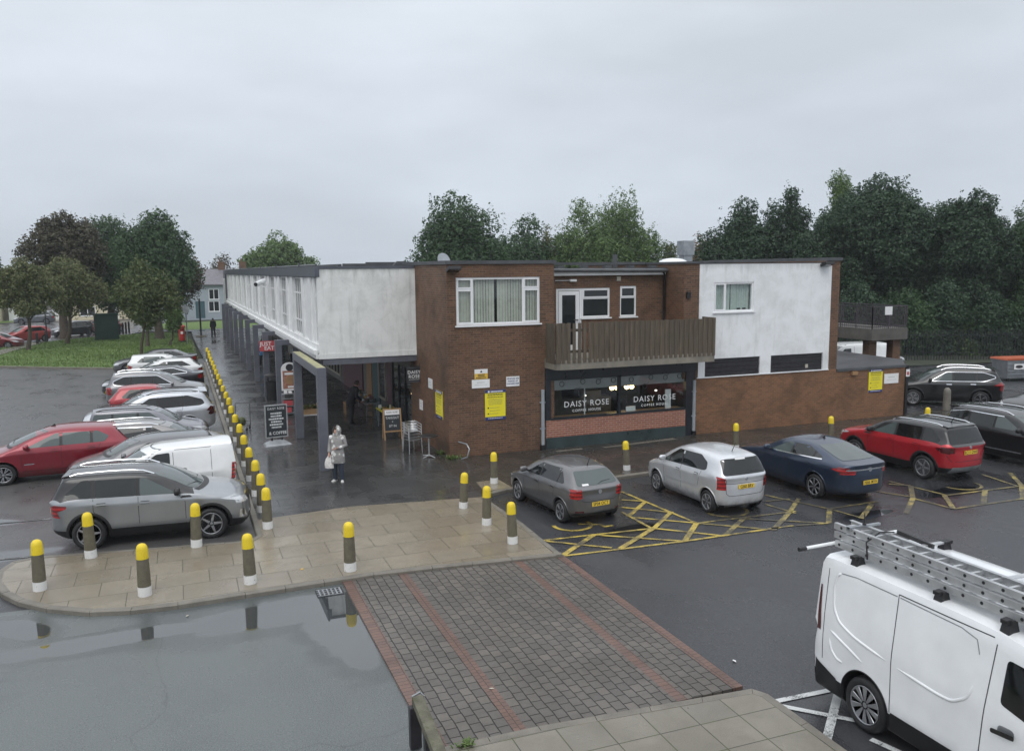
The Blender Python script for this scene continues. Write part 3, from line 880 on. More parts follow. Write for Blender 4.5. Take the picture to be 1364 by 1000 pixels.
grass_sheet('lawn', [p for p in lawn_edge], 0.02)
verge = [(-0.5, 95.6), (3.2, 96.4), (40, 96.4), (40, 112), (5.0, 112.0), (-2.5, 108.5), (-2.0, 100)]
grass_sheet('grass_verge', verge, 0.0)
sheet('verge_path', [(0.6, 92.9), (40, 92.9), (40, 96.4), (3.2, 96.4), (-0.5, 95.6)], 0.0, M['slab_dark'])
grass_sheet('far_verge', [(-60, 121.5), (-20, 121.5), (-19, 127), (-60, 127)], 0.0)
sheet('far_pavement', [(-90, 121), (50, 121), (50, 131), (-90, 131)], -0.03, M['kerb'])
sheet('lawn_path', [(-14.2, 67.2), (-13.2, 66.2), (-12.2, 75.6), (-11.2, 83.0), (-12.1, 83.4), (-13.4, 76.4)], 0.10, M['kerb'])
verge_r = [(31.5, 40.2), (80, 33), (120, 60), (60, 90), (20, 75), (20, 50)]
sheet('bank', verge_r, -0.05, M['soil'])


def blades(name, poly, n, h, z, seed):
    rng = random.Random(seed)
    xs = [p[0] for p in poly]; ys = [p[1] for p in poly]
    vs, fs = [], []
    k = 0
    while k < n:
        x, y = rng.uniform(max(-18, min(xs)), max(xs)), rng.uniform(min(ys), max(ys))
        if not in_poly(x, y, poly): 
            continue
        k += 1
        a = rng.uniform(0, 6.28); hh = h * rng.uniform(0.5, 1.3); w = 0.035
        lx, ly = math.cos(a) * hh * 0.5, math.sin(a) * hh * 0.5
        b = len(vs)
        vs += [(x - math.sin(a) * w, y + math.cos(a) * w, z), (x + math.sin(a) * w, y - math.cos(a) * w, z), (x + lx, y + ly, z + hh)]
        fs.append((b, b + 1, b + 2))
    me = bpy.data.meshes.new(name); me.from_pydata(vs, [], fs)
    o = link_mesh(name, me, M['blade']); o['kind'] = 'stuff'
    tag(o, 'short green grass growing over the lawn', 'grass')
    return o


blades('grass', lawn_edge, 26000, 0.10, 0.05, 3)
# ================================================================== BUILDINGS
def wb(mb, name, mats, root, **k):
    """a part whose coordinates are world coordinates, parented to root"""
    o = mb.build(name, mats, root, **k)
    top = root
    off = Vector((0, 0, 0))
    while top is not None:
        off += top.location; top = top.parent
    o.location = -off
    return o


def holes_wall(mb, a0, a1, z0, z1, b0, b1, holes, axis='x', mi=0):
    """wall with openings; runs along axis from a0 to a1, thickness b0..b1"""
    xs = sorted({a0, a1, *[h[0] for h in holes], *[h[1] for h in holes]})
    for i in range(len(xs) - 1):
        xa, xb = xs[i], xs[i + 1]
        cuts = sorted([(h[2], h[3]) for h in holes if h[0] < (xa + xb) / 2 < h[1]])
        z = z0
        for c0, c1 in cuts + [(z1, z1)]:
            if c0 > z + 1e-4:
                if axis == 'x': mb.box(xa, xb, b0, b1, z, c0, mi)
                else: mb.box(b0, b1, xa, xb, z, c0, mi)
            z = c1
    return mb


def bx(mb, axis, a0, a1, b0, b1, z0, z1, mi=0):
    if axis == 'x': mb.box(a0, a1, b0, b1, z0, z1, mi)
    else: mb.box(b0, b1, a0, a1, z0, z1, mi)


def window(root, axis, a0, a1, z0, z1, plane, inw, vbars=(), hbars=(), fw=0.06, frame='upvc', pane='glass', sill=True, name='window', casements=()):
    """plane: outer wall face; inw: +1/-1 the inward direction. vbars: positions; hbars: (a0, a1, z)"""
    mb = MB()
    d0, d1 = sorted((plane + inw * 0.03, plane + inw * 0.10))
    bx(mb, axis, a0, a1, d0, d1, z0, z0 + fw); bx(mb, axis, a0, a1, d0, d1, z1 - fw, z1)
    bx(mb, axis, a0, a0 + fw, d0, d1, z0 + fw, z1 - fw); bx(mb, axis, a1 - fw, a1, d0, d1, z0 + fw, z1 - fw)
    e0, e1 = sorted((plane + inw * 0.034, plane + inw * 0.096))
    for v in vbars: bx(mb, axis, v - fw * 0.5, v + fw * 0.5, e0, e1, z0 + fw, z1 - fw)
    f0, f1 = sorted((plane + inw * 0.038, plane + inw * 0.092))
    for h0, h1, hz in hbars: bx(mb, axis, h0, h1, f0, f1, hz - fw * 0.5, hz + fw * 0.5)
    c0, c1 = sorted((plane + inw * 0.015, plane + inw * 0.06))
    for ca0, ca1, cz0, cz1 in casements:        # opening lights: a proud sash
        s = 0.045
        bx(mb, axis, ca0, ca1, c0, c1, cz0, cz0 + s); bx(mb, axis, ca0, ca1, c0, c1, cz1 - s, cz1)
        bx(mb, axis, ca0, ca0 + s, c0, c1, cz0 + s, cz1 - s); bx(mb, axis, ca1 - s, ca1, c0, c1, cz0 + s, cz1 - s)
    f = wb(mb, name, M[frame], root)
    g0, g1 = sorted((plane + inw * 0.066, plane + inw * 0.074))
    mb = MB(); bx(mb, axis, a0 + fw * 0.6, a1 - fw * 0.6, g0, g1, z0 + fw * 0.6, z1 - fw * 0.6)
    wb(mb, 'pane', M[pane], f)
    if sill:
        mb = MB(); s0, s1 = sorted((plane - inw * 0.06, plane + inw * 0.03)); bx(mb, axis, a0 - 0.05, a1 + 0.05, s0, s1, z0 - 0.05, z0 - 0.003)
        wb(mb, 'sill', M[frame], f)
    return f


def folds(mb, a0, a1, y, z0, z1, amp, step, axis='x'):
    n = int((a1 - a0) / step)
    vs = []
    for i in range(n + 1):
        a = a0 + (a1 - a0) * i / n
        d = y + amp * math.sin(i * 1.9) + amp * 0.5 * math.sin(i * 0.7)
        for z in (z0, z1): vs.append((a, d, z) if axis == 'x' else (d, a, z))
    mb.add(vs, [(2 * i, 2 * i + 2, 2 * i + 3, 2 * i + 1) for i in range(n)], smooth=True)


# ------------------------------------------------------------------ cafe block (brick corner block, balcony recess, white right-hand block)
YF = 25.6
cafe = empty('cafe_building', (12.0, YF, 0), 0, 'two storey brown brick block with balcony, coffee shop window and white panel', 'building')
W1 = (8.31, 11.25, 4.32, 5.86)
mb = MB()
holes_wall(mb, 8.0, 11.77, -0.1, 6.28, YF, YF + 0.25, [W1])
mb.box(8.0, 8.25, YF + 0.25, 30.3, -0.1, 6.28)                       # west flank
mb.box(11.52, 11.77, YF + 0.25, 27.1, 2.8, 6.28)                       # east flank beside the balcony
mb.box(8.25, 11.52, 33.8, 34.0, 0, 6.28)
wb(mb, 'brick_wall', M['brick'], cafe)
# back wall of the balcony recess
mb = MB()
DR, WN, WS = (12.45, 13.47, 3.12, 5.42), (13.47, 14.60, 4.36, 5.42), (15.02, 15.70, 4.36, 5.47)
holes_wall(mb, 11.77, 16.87, 2.9, 5.86, 26.9, 27.1, [DR, WN, WS])
wb(mb, 'recess_wall', M['brick'], cafe)
# east block: piers and the lower wall
mb = MB()
mb.box(16.90, 17.54, YF, YF + 0.25, 2.1, 6.25); mb.box(16.90, 17.15, YF + 0.25, 34, 2.1, 6.25)
wb(mb, 'brick_pier', M['brick'], cafe); mb = MB()
mb.box(23.58, 24.02, YF, YF + 0.25, 2.1, 6.33); mb.box(23.77, 24.02, YF + 0.25, 34, -0.1, 6.33)
mb.box(17.15, 23.77, 33.8, 34.0, 0, 6.3)
wb(mb, 'brick_pier', M['brick'], cafe)
mb = MB(); mb.box(17.42, 24.02, YF - 0.002, YF + 0.25, -0.1, 2.1); wb(mb, 'lower_brick_wall', M['brick_yard'], cafe)
# white rendered panel over two dark boarded strips
mb = MB()
W2 = (18.17, 19.92, 4.49, 5.57)
holes_wall(mb, 17.54, 23.58, 2.78, 6.24, YF - 0.03, YF + 0.2, [W2])
mb.box(17.54, 17.83, YF - 0.03, YF + 0.2, 2.105, 2.78); mb.box(20.30, 20.80, YF - 0.03, YF + 0.2, 2.105, 2.78); mb.box(23.30, 23.58, YF - 0.03, YF + 0.2, 2.105, 2.78)
mb.box(17.50, 23.6, YF - 0.045, YF + 0.02, 2.085, 2.12)
wb(mb, 'white_panel', M['render_clean'], cafe)
for xa, xb in ((17.83, 20.30), (20.80, 23.30)):
    mb = MB()
    for i in range(4): mb.box(xa, xb, YF + 0.03 + 0.006 * (i % 2), YF + 0.09, 2.12 + i * 0.165, 2.12 + (i + 1) * 0.165 - 0.008)
    wb(mb, 'boarded_strip', M['timber_black'], cafe)
mb = MB(); mb.box(22.5, 22.62, YF + 0.015, YF + 0.05, 2.22, 2.36); wb(mb, 'air_vent', M['shopcream'], cafe)
# roofs and cappings
mb = MB(); mb.box(8.02, 11.75, YF + 0.02, 34, 6.2, 6.30); mb.box(16.92, 24.0, YF + 0.02, 34, 6.2, 6.27); mb.box(11.75, 16.92, 26.75, 34, 6.02, 6.12)
wb(mb, 'roof', M['felt'], cafe)
mb = MB()
mb.box(7.94, 11.83, YF - 0.06, YF + 0.28, 6.285, 6.40); mb.box(7.94, 8.28, YF + 0.28, 34, 6.285, 6.40); mb.box(11.5, 11.83, YF + 0.28, 34, 6.285, 6.40)
wb(mb, 'parapet_capping', M['capping'], cafe); mb = MB()
mb.add([(16.84, YF - 0.06, 6.255), (24.08, YF - 0.06, 6.335), (24.08, YF + 0.3, 6.335), (16.84, YF + 0.3, 6.255), (16.84, YF - 0.06, 6.33), (24.08, YF - 0.06, 6.46), (24.08, YF + 0.3, 6.46), (16.84, YF + 0.3, 6.33)], [(0, 3, 2, 1), (4, 5, 6, 7), (0, 1, 5, 4), (1, 2, 6, 5), (2, 3, 7, 6), (3, 0, 4, 7)])
mb.box(16.84, 17.2, YF + 0.3, 34, 6.255, 6.33); mb.box(23.8, 24.08, YF + 0.3, 34, 6.335, 6.46)
wb(mb, 'parapet_capping', M['capping'], cafe)
mb = MB(); mb.box(11.84, 16.83, 26.72, 26.89, 5.87, 6.00); wb(mb, 'white_fascia', M['white_old'], cafe)
mb = MB(); mb.tube([(11.84, 26.63, 6.06), (16.84, 26.63, 6.02)], 0.065, 8); mb.box(11.84, 16.83, 26.7, 27.0, 6.01, 6.13); mb.box(11.84, 16.83, 28.2, 28.4, 6.25, 6.35)
for i in range(5): mb.box(12.6 + i * 0.95, 12.85 + i * 0.95, 27.05, 27.3, 6.12, 6.22)
mb.box(15.0, 15.12, 27.3, 27.45, 6.1, 6.62)
wb(mb, 'gutter', M['capping'], cafe)
mb = MB(); mb.tube([(16.70, 26.7, 6.0), (16.80, 26.75, 5.85), (16.80, 26.78, 3.0)], 0.045, 8); wb(mb, 'black_downpipe', M['black'], cafe)
mb = MB(); mb.box(16.98, 17.13, YF - 0.10, YF - 0.002, 5.03, 5.25); wb(mb, 'alarm_box', M['black'], cafe)
for nm, x, zt in (('grey_downpipe', 11.31, 2.06), ('grey_downpipe', 17.36, 2.04)):
    mb = MB(); mb.tube([(x, YF - 0.075, zt), (x, YF - 0.075, 0.16)], 0.062, 10); mb.box(x - 0.08, x + 0.08, YF - 0.14, YF - 0.01, 0.0, 0.17, 1)
    for z in (0.7, 1.6): mb.box(x - 0.09, x + 0.09, YF - 0.09, YF - 0.002, z, z + 0.05)
    wb(mb, nm, [M['grey_pipe'], M['black']], cafe)
mb = MB(); mb.lathe([(0.56, 6.27), (0.56, 6.32), (0.50, 6.39), (0.36, 6.45), (0.18, 6.48), (0.0001, 6.49)], 20, (17.95, 28.0, 0.0)); wb(mb, 'roof_light', M['white'], cafe)
mb = MB(); mb.box(22.02, 22.48, 33.4, 33.86, 6.3, 6.7); mb.box(21.96, 22.54, 33.34, 33.92, 6.7, 7.36); wb(mb, 'flue', M['galv'], cafe)
# windows
f = window(cafe, 'x', *W1, YF, 1, (8.87, 10.66), [(8.31, 8.87, 5.48), (10.66, 11.25, 5.48)], 0.07, pane='glass_clear', casements=[(8.35, 8.86, 5.50, 5.82), (10.67, 11.21, 5.50, 5.82), (8.35, 8.86, 4.37, 5.46), (10.67, 11.21, 4.37, 5.46)])
mb = MB()
for i in range(30):
    x = 8.37 + i * 0.097
    if 14 == i: continue
    a = R(9 + random.uniform(-7, 7))
    mb.obox((x, YF + 0.17, 5.09), (0.0475 * math.cos(a), 0.0475 * math.sin(a), 0), (0, 0.001, 0), (0, 0, 0.71))
wb(mb, 'vertical_blind', M['blind'], f)
f = window(cafe, 'x', *W2, YF - 0.03, 1, (18.68,), [], 0.065, pane='glass_clear', casements=[(18.21, 18.66, 4.54, 5.53)])
mb = MB(); folds(mb, 18.2, 19.0, YF + 0.2, 4.55, 5.55, 0.02, 0.03); folds(mb, 19.02, 19.35, YF + 0.16, 4.55, 5.55, 0.03, 0.025); folds(mb, 19.34, 19.9, YF + 0.22, 4.55, 5.55, 0.02, 0.03)
wb(mb, 'curtain', M['curtain'], f)
for xa, za in ((19.3, 4.56), (19.55, 4.56)):
    mb = MB(); mb.box(xa, xa + 0.12, YF + 0.1, YF + 0.14, za, za + 0.06); wb(mb, 'windowsill_trinket', M['black'], f)
window(cafe, 'x', *WN, 26.9, 1, (), [(13.47, 14.60, 5.05)], 0.06, casements=[(13.52, 14.56, 5.07, 5.38)])
window(cafe, 'x', *WS, 26.9, 1, (), [(15.02, 15.70, 5.05)], 0.055, casements=[(15.06, 15.66, 5.07, 5.43)])
# glazed balcony door
mb = MB()
mb.box(12.45, 13.47, 26.93, 27.0, 5.34, 5.42); mb.box(12.45, 12.53, 26.93, 27.0, 3.12, 5.34); mb.box(13.39, 13.465, 26.93, 27.0, 3.12, 5.34)
mb.box(12.55, 13.37, 26.92, 26.98, 5.18, 5.32); mb.box(12.55, 12.69, 26.92, 26.98, 3.15, 5.18); mb.box(13.23, 13.37, 26.92, 26.98, 3.15, 5.18); mb.box(12.69, 13.23, 26.92, 26.98, 3.15, 3.4)
d = wb(mb, 'balcony_door', M['upvc'], cafe)
mb = MB(); mb.box(12.68, 13.24, 26.955, 26.965, 3.4, 5.19); wb(mb, 'pane', M['glass'], d)
mb = MB(); mb.box(13.28, 13.31, 26.88, 26.92, 4.28, 4.32); mb.box(13.12, 13.31, 26.86, 26.885, 4.285, 4.31); wb(mb, 'handle', M['chrome'], d)
mb = MB(); mb.box(12.4, 12.95, 26.86, 26.89, 5.69, 5.71); mb.box(12.95, 13.2, 26.78, 26.89, 5.66, 5.74); wb(mb, 'wall_light', M['white_old'], cafe)
mb = MB(); mb.box(14.86, 15.02, 26.86, 26.895, 5.66, 5.82); wb(mb, 'air_brick', M['shopcream'], cafe)
# balcony slab
YB = 24.65
mb = MB(); mb.prism([(11.60, YB + 0.02), (17.60, YB + 0.02), (17.60, YF - 0.035), (11.41, YF - 0.003), (11.41, YB + 0.25), (11.46, YB + 0.1)], 2.80, 3.12); mb.box(11.78, 16.88, YF - 0.04, 26.89, 2.85, 3.11)
wb(mb, 'balcony_slab', M['concrete'], cafe)
# shopfront under the balcony
CX0, CX1 = 11.42, 17.41
mb = MB()
mb.box(CX0, CX1, YF - 0.12, YF + 0.1, 2.40, 2.795)                       # fascia board
mb.box(CX0, 11.62, YF - 0.05, YF + 0.12, 1.0, 2.40); mb.box(17.02, CX1, YF - 0.05, YF + 0.12, 0.0, 2.40)
mb.box(14.24, 14.34, YF - 0.03, YF + 0.1, 1.05, 2.40); mb.box(11.62, 17.02, YF - 0.03, YF + 0.1, 2.34, 2.40)
mb.box(11.62, 17.02, YF - 0.06, YF + 0.1, 0.985, 1.05)
wb(mb, 'shopfront_frame', M['dark'], cafe)
mb = MB(); mb.box(CX0 + 0.03, 17.02, YF - 0.04, YF + 0.2, 0.38, 0.985); wb(mb, 'brick_stall_riser', M['brick_red'], cafe)
mb = MB(); mb.box(CX0 + 0.02, 17.02, YF - 0.06, YF + 0.2, -0.02, 0.38); wb(mb, 'plinth', M['darkgreen'], cafe)
TXT_ROT = (R(90), 0, 0)
for (x0, x1, tx) in ((11.62, 14.24, 13.02), (14.34, 17.02, 15.75)):
    mb = MB(); mb.box(x0, x1, YF + 0.03, YF + 0.042, 1.05, 2.34)
    g = wb(mb, 'shop_window', M['glass_clear'], cafe)
    mb = MB(); mb.box(x0 + 0.01, x1 - 0.01, YF + 0.045, YF + 0.049, 1.99, 2.335); wb(mb, 'frosted_band', M['vinyl_grey'], g)
    mb = MB()
    for k, (rx, rz) in enumerate([(0.1, 1.87), (0.45, 2.2), (1.0, 1.93), (1.25, 2.24), (1.85, 2.2), (2.25, 1.86), (2.45, 2.22)]):
        n = 16
        arc = [(x0 + rx + 0.085 * math.cos(2 * math.pi * i / n), YF + 0.026, rz + 0.085 * math.sin(2 * math.pi * i / n)) for i in range(n + 1)]
        mb.tube(arc, 0.010, 4, caps=False)
        if k % 2 == 0: mb.tube([(x0 + rx + 0.06, YF + 0.026, rz + 0.06), (x0 + rx + 0.16, YF + 0.026, rz + 0.13)], 0.008, 4)
    wb(mb, 'ring_motif', M['board'], g)
    o1 = text('shop_lettering', 'DAISY ROSE', 0.285, Vector((tx, YF + 0.024, 1.49)) - cafe.location, TXT_ROT, M['vinyl'], g, spacing=1.17, bold=0.004)
    o2 = text('shop_lettering', 'COFFEE HOUSE', 0.125, Vector((tx, YF + 0.024, 1.25)) - cafe.location, TXT_ROT, M['vinyl'], g, spacing=1.35, bold=0.01)
    g.location = -cafe.location
    for o in (o1, o2): o.location = Vector((tx, YF + 0.024, 1.47 if o is o1 else 1.24))
    for c in [c for c in COL.objects if c.parent == g and c not in (o1, o2)]: c.location = (0, 0, 0)
# the room behind the glass
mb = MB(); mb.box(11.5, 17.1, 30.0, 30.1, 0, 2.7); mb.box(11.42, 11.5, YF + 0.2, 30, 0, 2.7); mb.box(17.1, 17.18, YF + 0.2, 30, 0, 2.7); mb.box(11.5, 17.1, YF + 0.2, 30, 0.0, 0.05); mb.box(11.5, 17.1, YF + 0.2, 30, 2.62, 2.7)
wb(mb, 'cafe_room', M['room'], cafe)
mb = MB(); mb.box(11.64, 17.0, YF + 0.2, YF + 0.5, 0.98, 1.03); wb(mb, 'window_shelf', M['pine'], cafe)
mb = MB(); mb.box(12.6, 15.6, 28.6, 29.2, 0.05, 1.15); mb.box(13.0, 13.5, 28.7, 29.0, 1.15, 1.5); mb.box(14.4, 15.2, 28.7, 29.0, 1.15, 1.4); wb(mb, 'counter', M['soffit'], cafe)
for i, x in enumerate((15.08, 15.30, 15.72, 15.94)):
    mb = MB(); mb.lathe([(0.0001, 1.53), (0.07, 1.56), (0.10, 1.62), (0.07, 1.70), (0.0001, 1.73)], 12, (x, 27.6, 0)); wb(mb, 'pendant_lamp', M['warm'], cafe)
for x in (13.45, 16.4):
    mb = MB(); mb.lathe([(0.0001, 1.55), (0.05, 1.58), (0.0001, 1.62)], 10, (x, 26.6, 0)); wb(mb, 'spot_lamp', M['spot'], cafe)
for x0, x1, z1, mt in ((11.72, 11.84, 1.16, 'white'), (14.72, 15.1, 1.2, 'white'), (16.35, 16.58, 1.72, 'white'), (13.05, 13.08, 2.0, 'white')):
    mb = MB(); mb.box(x0, x1, YF + 0.26, YF + 0.3, 1.03, z1); wb(mb, 'window_card', M[mt], cafe)

# ------------------------------------------------------------------ timber fence round the balcony
fen = empty('balcony_fence', (11.41, YB, 3.12), 0, 'weathered vertical board fence round the first floor balcony above the coffee shop', 'fence')
mb = MB()
rng = random.Random(5)
x = 11.42; i = 0
while x < 17.5:
    w_ = 0.112
    top = 4.34 + rng.uniform(-0.012, 0.012) + (0.03 if x > 17.05 else 0)
    yy = YB + (0.0 if i % 2 == 0 else 0.022)
    if not (11.85 < x < 12.62 and i % 2 == 1):
        t = rng.uniform(-0.004, 0.004)
        mb.add([(x + dx + (t if k else 0), yy + dy, zz) for k, zz in ((0, 3.02), (1, top)) for dy in (0, 0.02) for dx in (0, w_)], [(0, 2, 3, 1), (4, 5, 7, 6), (0, 1, 5, 4), (2, 6, 7, 3), (0, 4, 6, 2), (1, 3, 7, 5)])
    x += 0.098; i += 1
y = YB + 0.1
while y < YF - 0.12:
    mb.box(11.40, 11.42, y, y + 0.1, 3.0, 4.33); mb.box(17.605, 17.625, y, y + 0.1, 3.02, 4.36); y += 0.125
wb(mb, 'board_panel', M['wood'], fen)
for z in (3.35, 4.05):
    mb = MB(); mb.box(11.44, 17.59, YB + 0.08, YB + 0.13, z, z + 0.09); wb(mb, 'rail', M['wood'], fen)
for x in (11.5, 13.0, 14.5, 16.0, 17.48):
    mb = MB(); mb.box(x, x + 0.08, YB + 0.135, YB + 0.215, 3.12, 4.28); wb(mb, 'post', M['wood'], fen)

# ------------------------------------------------------------------ long arcade wing
XA, YA, YE = 4.55, 29.4, 86.0
arc = empty('arcade_building', (XA, YA, 0), 0, 'long white first floor wing on blue grey portal frames over a shopping walk', 'building')
mb = MB()
mb.box(4.52, 8.0, YA, YA + 0.2, 3.22, 6.18)                                # white end wall
mb.box(4.49, 8.0, YA - 0.03, YA + 0.1, 3.05, 3.215)
wb(mb, 'end_wall', M['render'], arc)
wins = [(29.95, 30.4)] + [(33.35 + 4.75 * k, 35.9 + 4.75 * k) for k in range(11)]
mb = MB()
holes_wall(mb, YA + 0.2, YE, 3.55, 5.88, 4.56, 4.75, [(a, b, 3.55, 5.88) for a, b in wins], axis='y')
for a, b in wins[1:]:
    for p0, p1 in ((a - 0.55, a - 0.003), (b + 0.003, b + 0.55)):
        if p1 < YE: mb.box(4.485, 4.559, p0, p1, 3.42, 5.88)
mb.box(4.485, 4.559, 30.9, 31.6, 3.42, 5.88)
mb.box(4.46, 4.75, YA + 0.2, YE, 3.22, 3.55); mb.box(4.34, 4.46, YA + 0.101, YE, 3.2, 3.36); mb.box(4.40, 4.52, YA + 0.101, YE, 3.05, 3.2)
wb(mb, 'upper_wall', M['white_old'], arc)
for a, b in wins:
    if b - a > 1:
        q = (b - a) / 4
        window(arc, 'y', a, b, 3.56, 5.875, 4.56, 1, [a + q, a + 2 * q, a + 3 * q], [(a, b, 5.25), (a, b, 4.15)], 0.06, 'white_old', sill=True)
        # reveals already white; a pale blind hangs in some of the rooms
    else:
        window(arc, 'y', a, b, 3.56, 5.875, 4.56, 1, [], [(a, b, 5.25), (a, b, 4.15)], 0.05, 'white_old', sill=False)
mb = MB(); mb.box(4.44, 4.60, YA - 0.02, YE + 3.5, 5.90, 6.27); mb.box(4.601, 8.0, YA - 0.03, YA + 0.1, 6.185, 6.27)
wb(mb, 'fascia', M['fascia'], arc)
mb = MB(); mb.box(4.6, 13.0, YA + 0.1, YE + 3.5, 6.1, 6.26); wb(mb, 'roof', M['felt'], arc)
mb = MB()
mb.box(5.6, 5.75, YA + 2, YE, 6.261, 6.36); mb.box(5.7, 7.9, YA + 1.5, YA + 1.62, 6.27, 6.37); mb.tube([(4.5, YA, 6.31), (4.5, YE, 6.31)], 0.04, 6)
mb.box(7.0, 9.0, YA + 3.5, YA + 3.7, 6.26, 6.44)
for k in range(6): mb.box(4.44, 4.52, YA + 4 + k * 8, YA + 4.1 + k * 8, 6.05, 6.42)
mb.tube([(7.4, YA + 0.8, 6.27), (7.55, YA + 0.8, 6.42), (7.9, YA + 0.8, 6.42)], 0.025, 6)
wb(mb, 'roof_edge_rail', M['capping'], arc)
mb = MB(); mb.box(4.52, 13.0, YA + 0.05, YE, 2.98, 3.05); wb(mb, 'soffit', M['soffit'], arc)
mb = MB(); mb.box(4.62, 8.0, YA + 0.0, YA + 0.16, 2.83, 3.046); mb.box(4.62, 4.8, YA + 0.161, YE, 2.83, 2.979); wb(mb, 'edge_beam', M['frame_grey'], arc)
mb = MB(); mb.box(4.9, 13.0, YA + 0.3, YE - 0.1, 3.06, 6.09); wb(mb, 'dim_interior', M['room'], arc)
mb = MB(); mb.box(4.42, 9, YE, YE + 3.4, 2.85, 6.0)
wb(mb, 'slate_end', M['fascia'], arc)
for k in range(3):
    mb = MB(); mb.box(4.36, 4.42, YE + 0.4 + k * 0.95, YE + 0.95 + k * 0.95, 3.1, 5.5); wb(mb, 'end_window', M['white_old'], arc)
# portal frames: the first stands along the walk, the rest across it
FR = 'frame_grey'
mb = MB()
mb.box(3.80, 4.08, 25.42, 25.72, 0, 2.92); mb.box(3.80, 4.08, 30.9, 31.2, 0, 2.92); mb.box(3.80, 4.08, 25.42, 31.2, 2.92, 3.19)
f = wb(mb, 'portal_frame', M[FR], arc, bevel=0.012)
mb = MB(); mb.box(3.815, 4.065, 25.5, 31.12, 3.191, 3.2); wb(mb, 'lichen_top', M['beam_top'], f)
mb = MB(); mb.box(4.081, 8.0, 30.98, 31.16, 2.72, 2.9); wb(mb, 'cross_beam', M[FR], f)
for k in range(9):
    y = 37.0 + 5.65 * k
    mb = MB(); mb.box(3.80, 4.08, y, y + 0.28, 0, 2.95); mb.box(3.80, 8.1, y, y + 0.28, 2.95, 3.17 if k < 12 else 3.17) if False else mb.box(3.80, 4.54, y, y + 0.28, 2.95, 3.17)
    mb.box(4.54, 8.1, y + 0.02, y + 0.26, 2.62, 2.82)
    mb.box(4.86, 5.06, y + 0.04, y + 0.24, 2.82, 2.975)
    wb(mb, 'portal_frame', M[FR], arc, bevel=0.01)
# shop fronts along the walk
XS = 8.12
mb = MB()
mb.box(XS + 0.12, XS + 0.3, 30.3, YE + 3, 0, 2.98); mb.box(8.02, XS + 0.12, 30.31, YE, 2.5, 2.975)
wb(mb, 'shop_wall', M['soffit'], arc)


def shop_panel(name, y0, y1, z0, z1, mt, d=0.06):
    mb = MB(); mb.box(XS + 0.118 - d, XS + 0.118, y0, y1, z0, z1); return wb(mb, name, M[mt], arc)


def shop_win(y0, y1, z0, z1, frame, n):
    mb = MB(); mb.box(XS, XS + 0.11, y0, y1, z0, z0 + 0.09); mb.box(XS, XS + 0.11, y0, y1, z1 - 0.09, z1)
    for k in range(n + 1):
        yy = y0 + (y1 - y0 - 0.09) * k / n
        mb.box(XS + 0.003, XS + 0.107, yy, yy + 0.09, z0 + 0.09, z1 - 0.09)
    f = wb(mb, 'shop_front', M[frame], arc)
    mb = MB(); mb.box(XS + 0.05, XS + 0.06, y0 + 0.05, y1 - 0.05, z0 + 0.05, z1 - 0.05); wb(mb, 'pane', M['glass'], f)


shop_panel('painted_pier', 30.32, 30.6, 0, 2.5, 'brick'); shop_win(30.65, 33.9, 0.02, 2.45, 'dark', 3); shop_panel('painted_pier', 34.0, 35.0, 0, 2.5, 'purple'); shop_win(35.1, 36.5, 0.5, 2.45, 'shopcream', 1)
shop_panel('painted_pier', 36.55, 37.9, 0, 2.5, 'teal'); shop_panel('painted_pier', 38.1, 39.2, 0, 2.5, 'mdf'); shop_panel('shutter', 40.2, 45.2, 0, 2.5, 'purple'); shop_win(46.0, 51.0, 0.35, 2.45, 'shopcream', 5)
y = 51.6
k = 0
while y < YE - 6:
    shop_win(y, y + 3.8, 0.4, 2.45, ('dark', 'shopcream', 'dark', 'white_old')[k % 4], 3); shop_panel('painted_pier', y + 3.9, y + 4.9, 0, 2.5, ('teal', 'purple', 'mdf')[k % 3]); y += 5.3; k += 1

# ------------------------------------------------------------------ low brick annex with a felt roof
ann = empty('annex_building', (25.8, YF, 0), 0, 'low orange brown brick annex with dark felt roof ending the block', 'building')
mb = MB()
mb.box(24.022, 27.65, YF, YF + 0.22, -0.1, 2.02); mb.box(27.43, 27.65, YF + 0.22, 27.4, -0.1, 2.0)
wb(mb, 'brick_wall', M['brick_yard'], ann)
mb = MB(); mb.prism([(24.03, YF + 0.03), (27.64, YF + 0.03), (29.0, 27.05), (29.4, 31.5), (24.03, 31.5)], 2.03, 2.10); wb(mb, 'roof', M['felt'], ann)
mb = MB(); mb.box(24.03, 27.7, YF - 0.05, YF + 0.028, 1.99, 2.09); wb(mb, 'roof_edge', M['capping'], ann)
mb = MB(); mb.box(27.66, 27.78, YF - 0.06, YF + 0.08, -0.1, 2.05); wb(mb, 'end_post', M['black'], ann)
mb = MB(); mb.box(24.75, 25.0, YF - 0.14, YF - 0.051, 1.83, 1.96); wb(mb, 'spout', M['mdf'], ann)

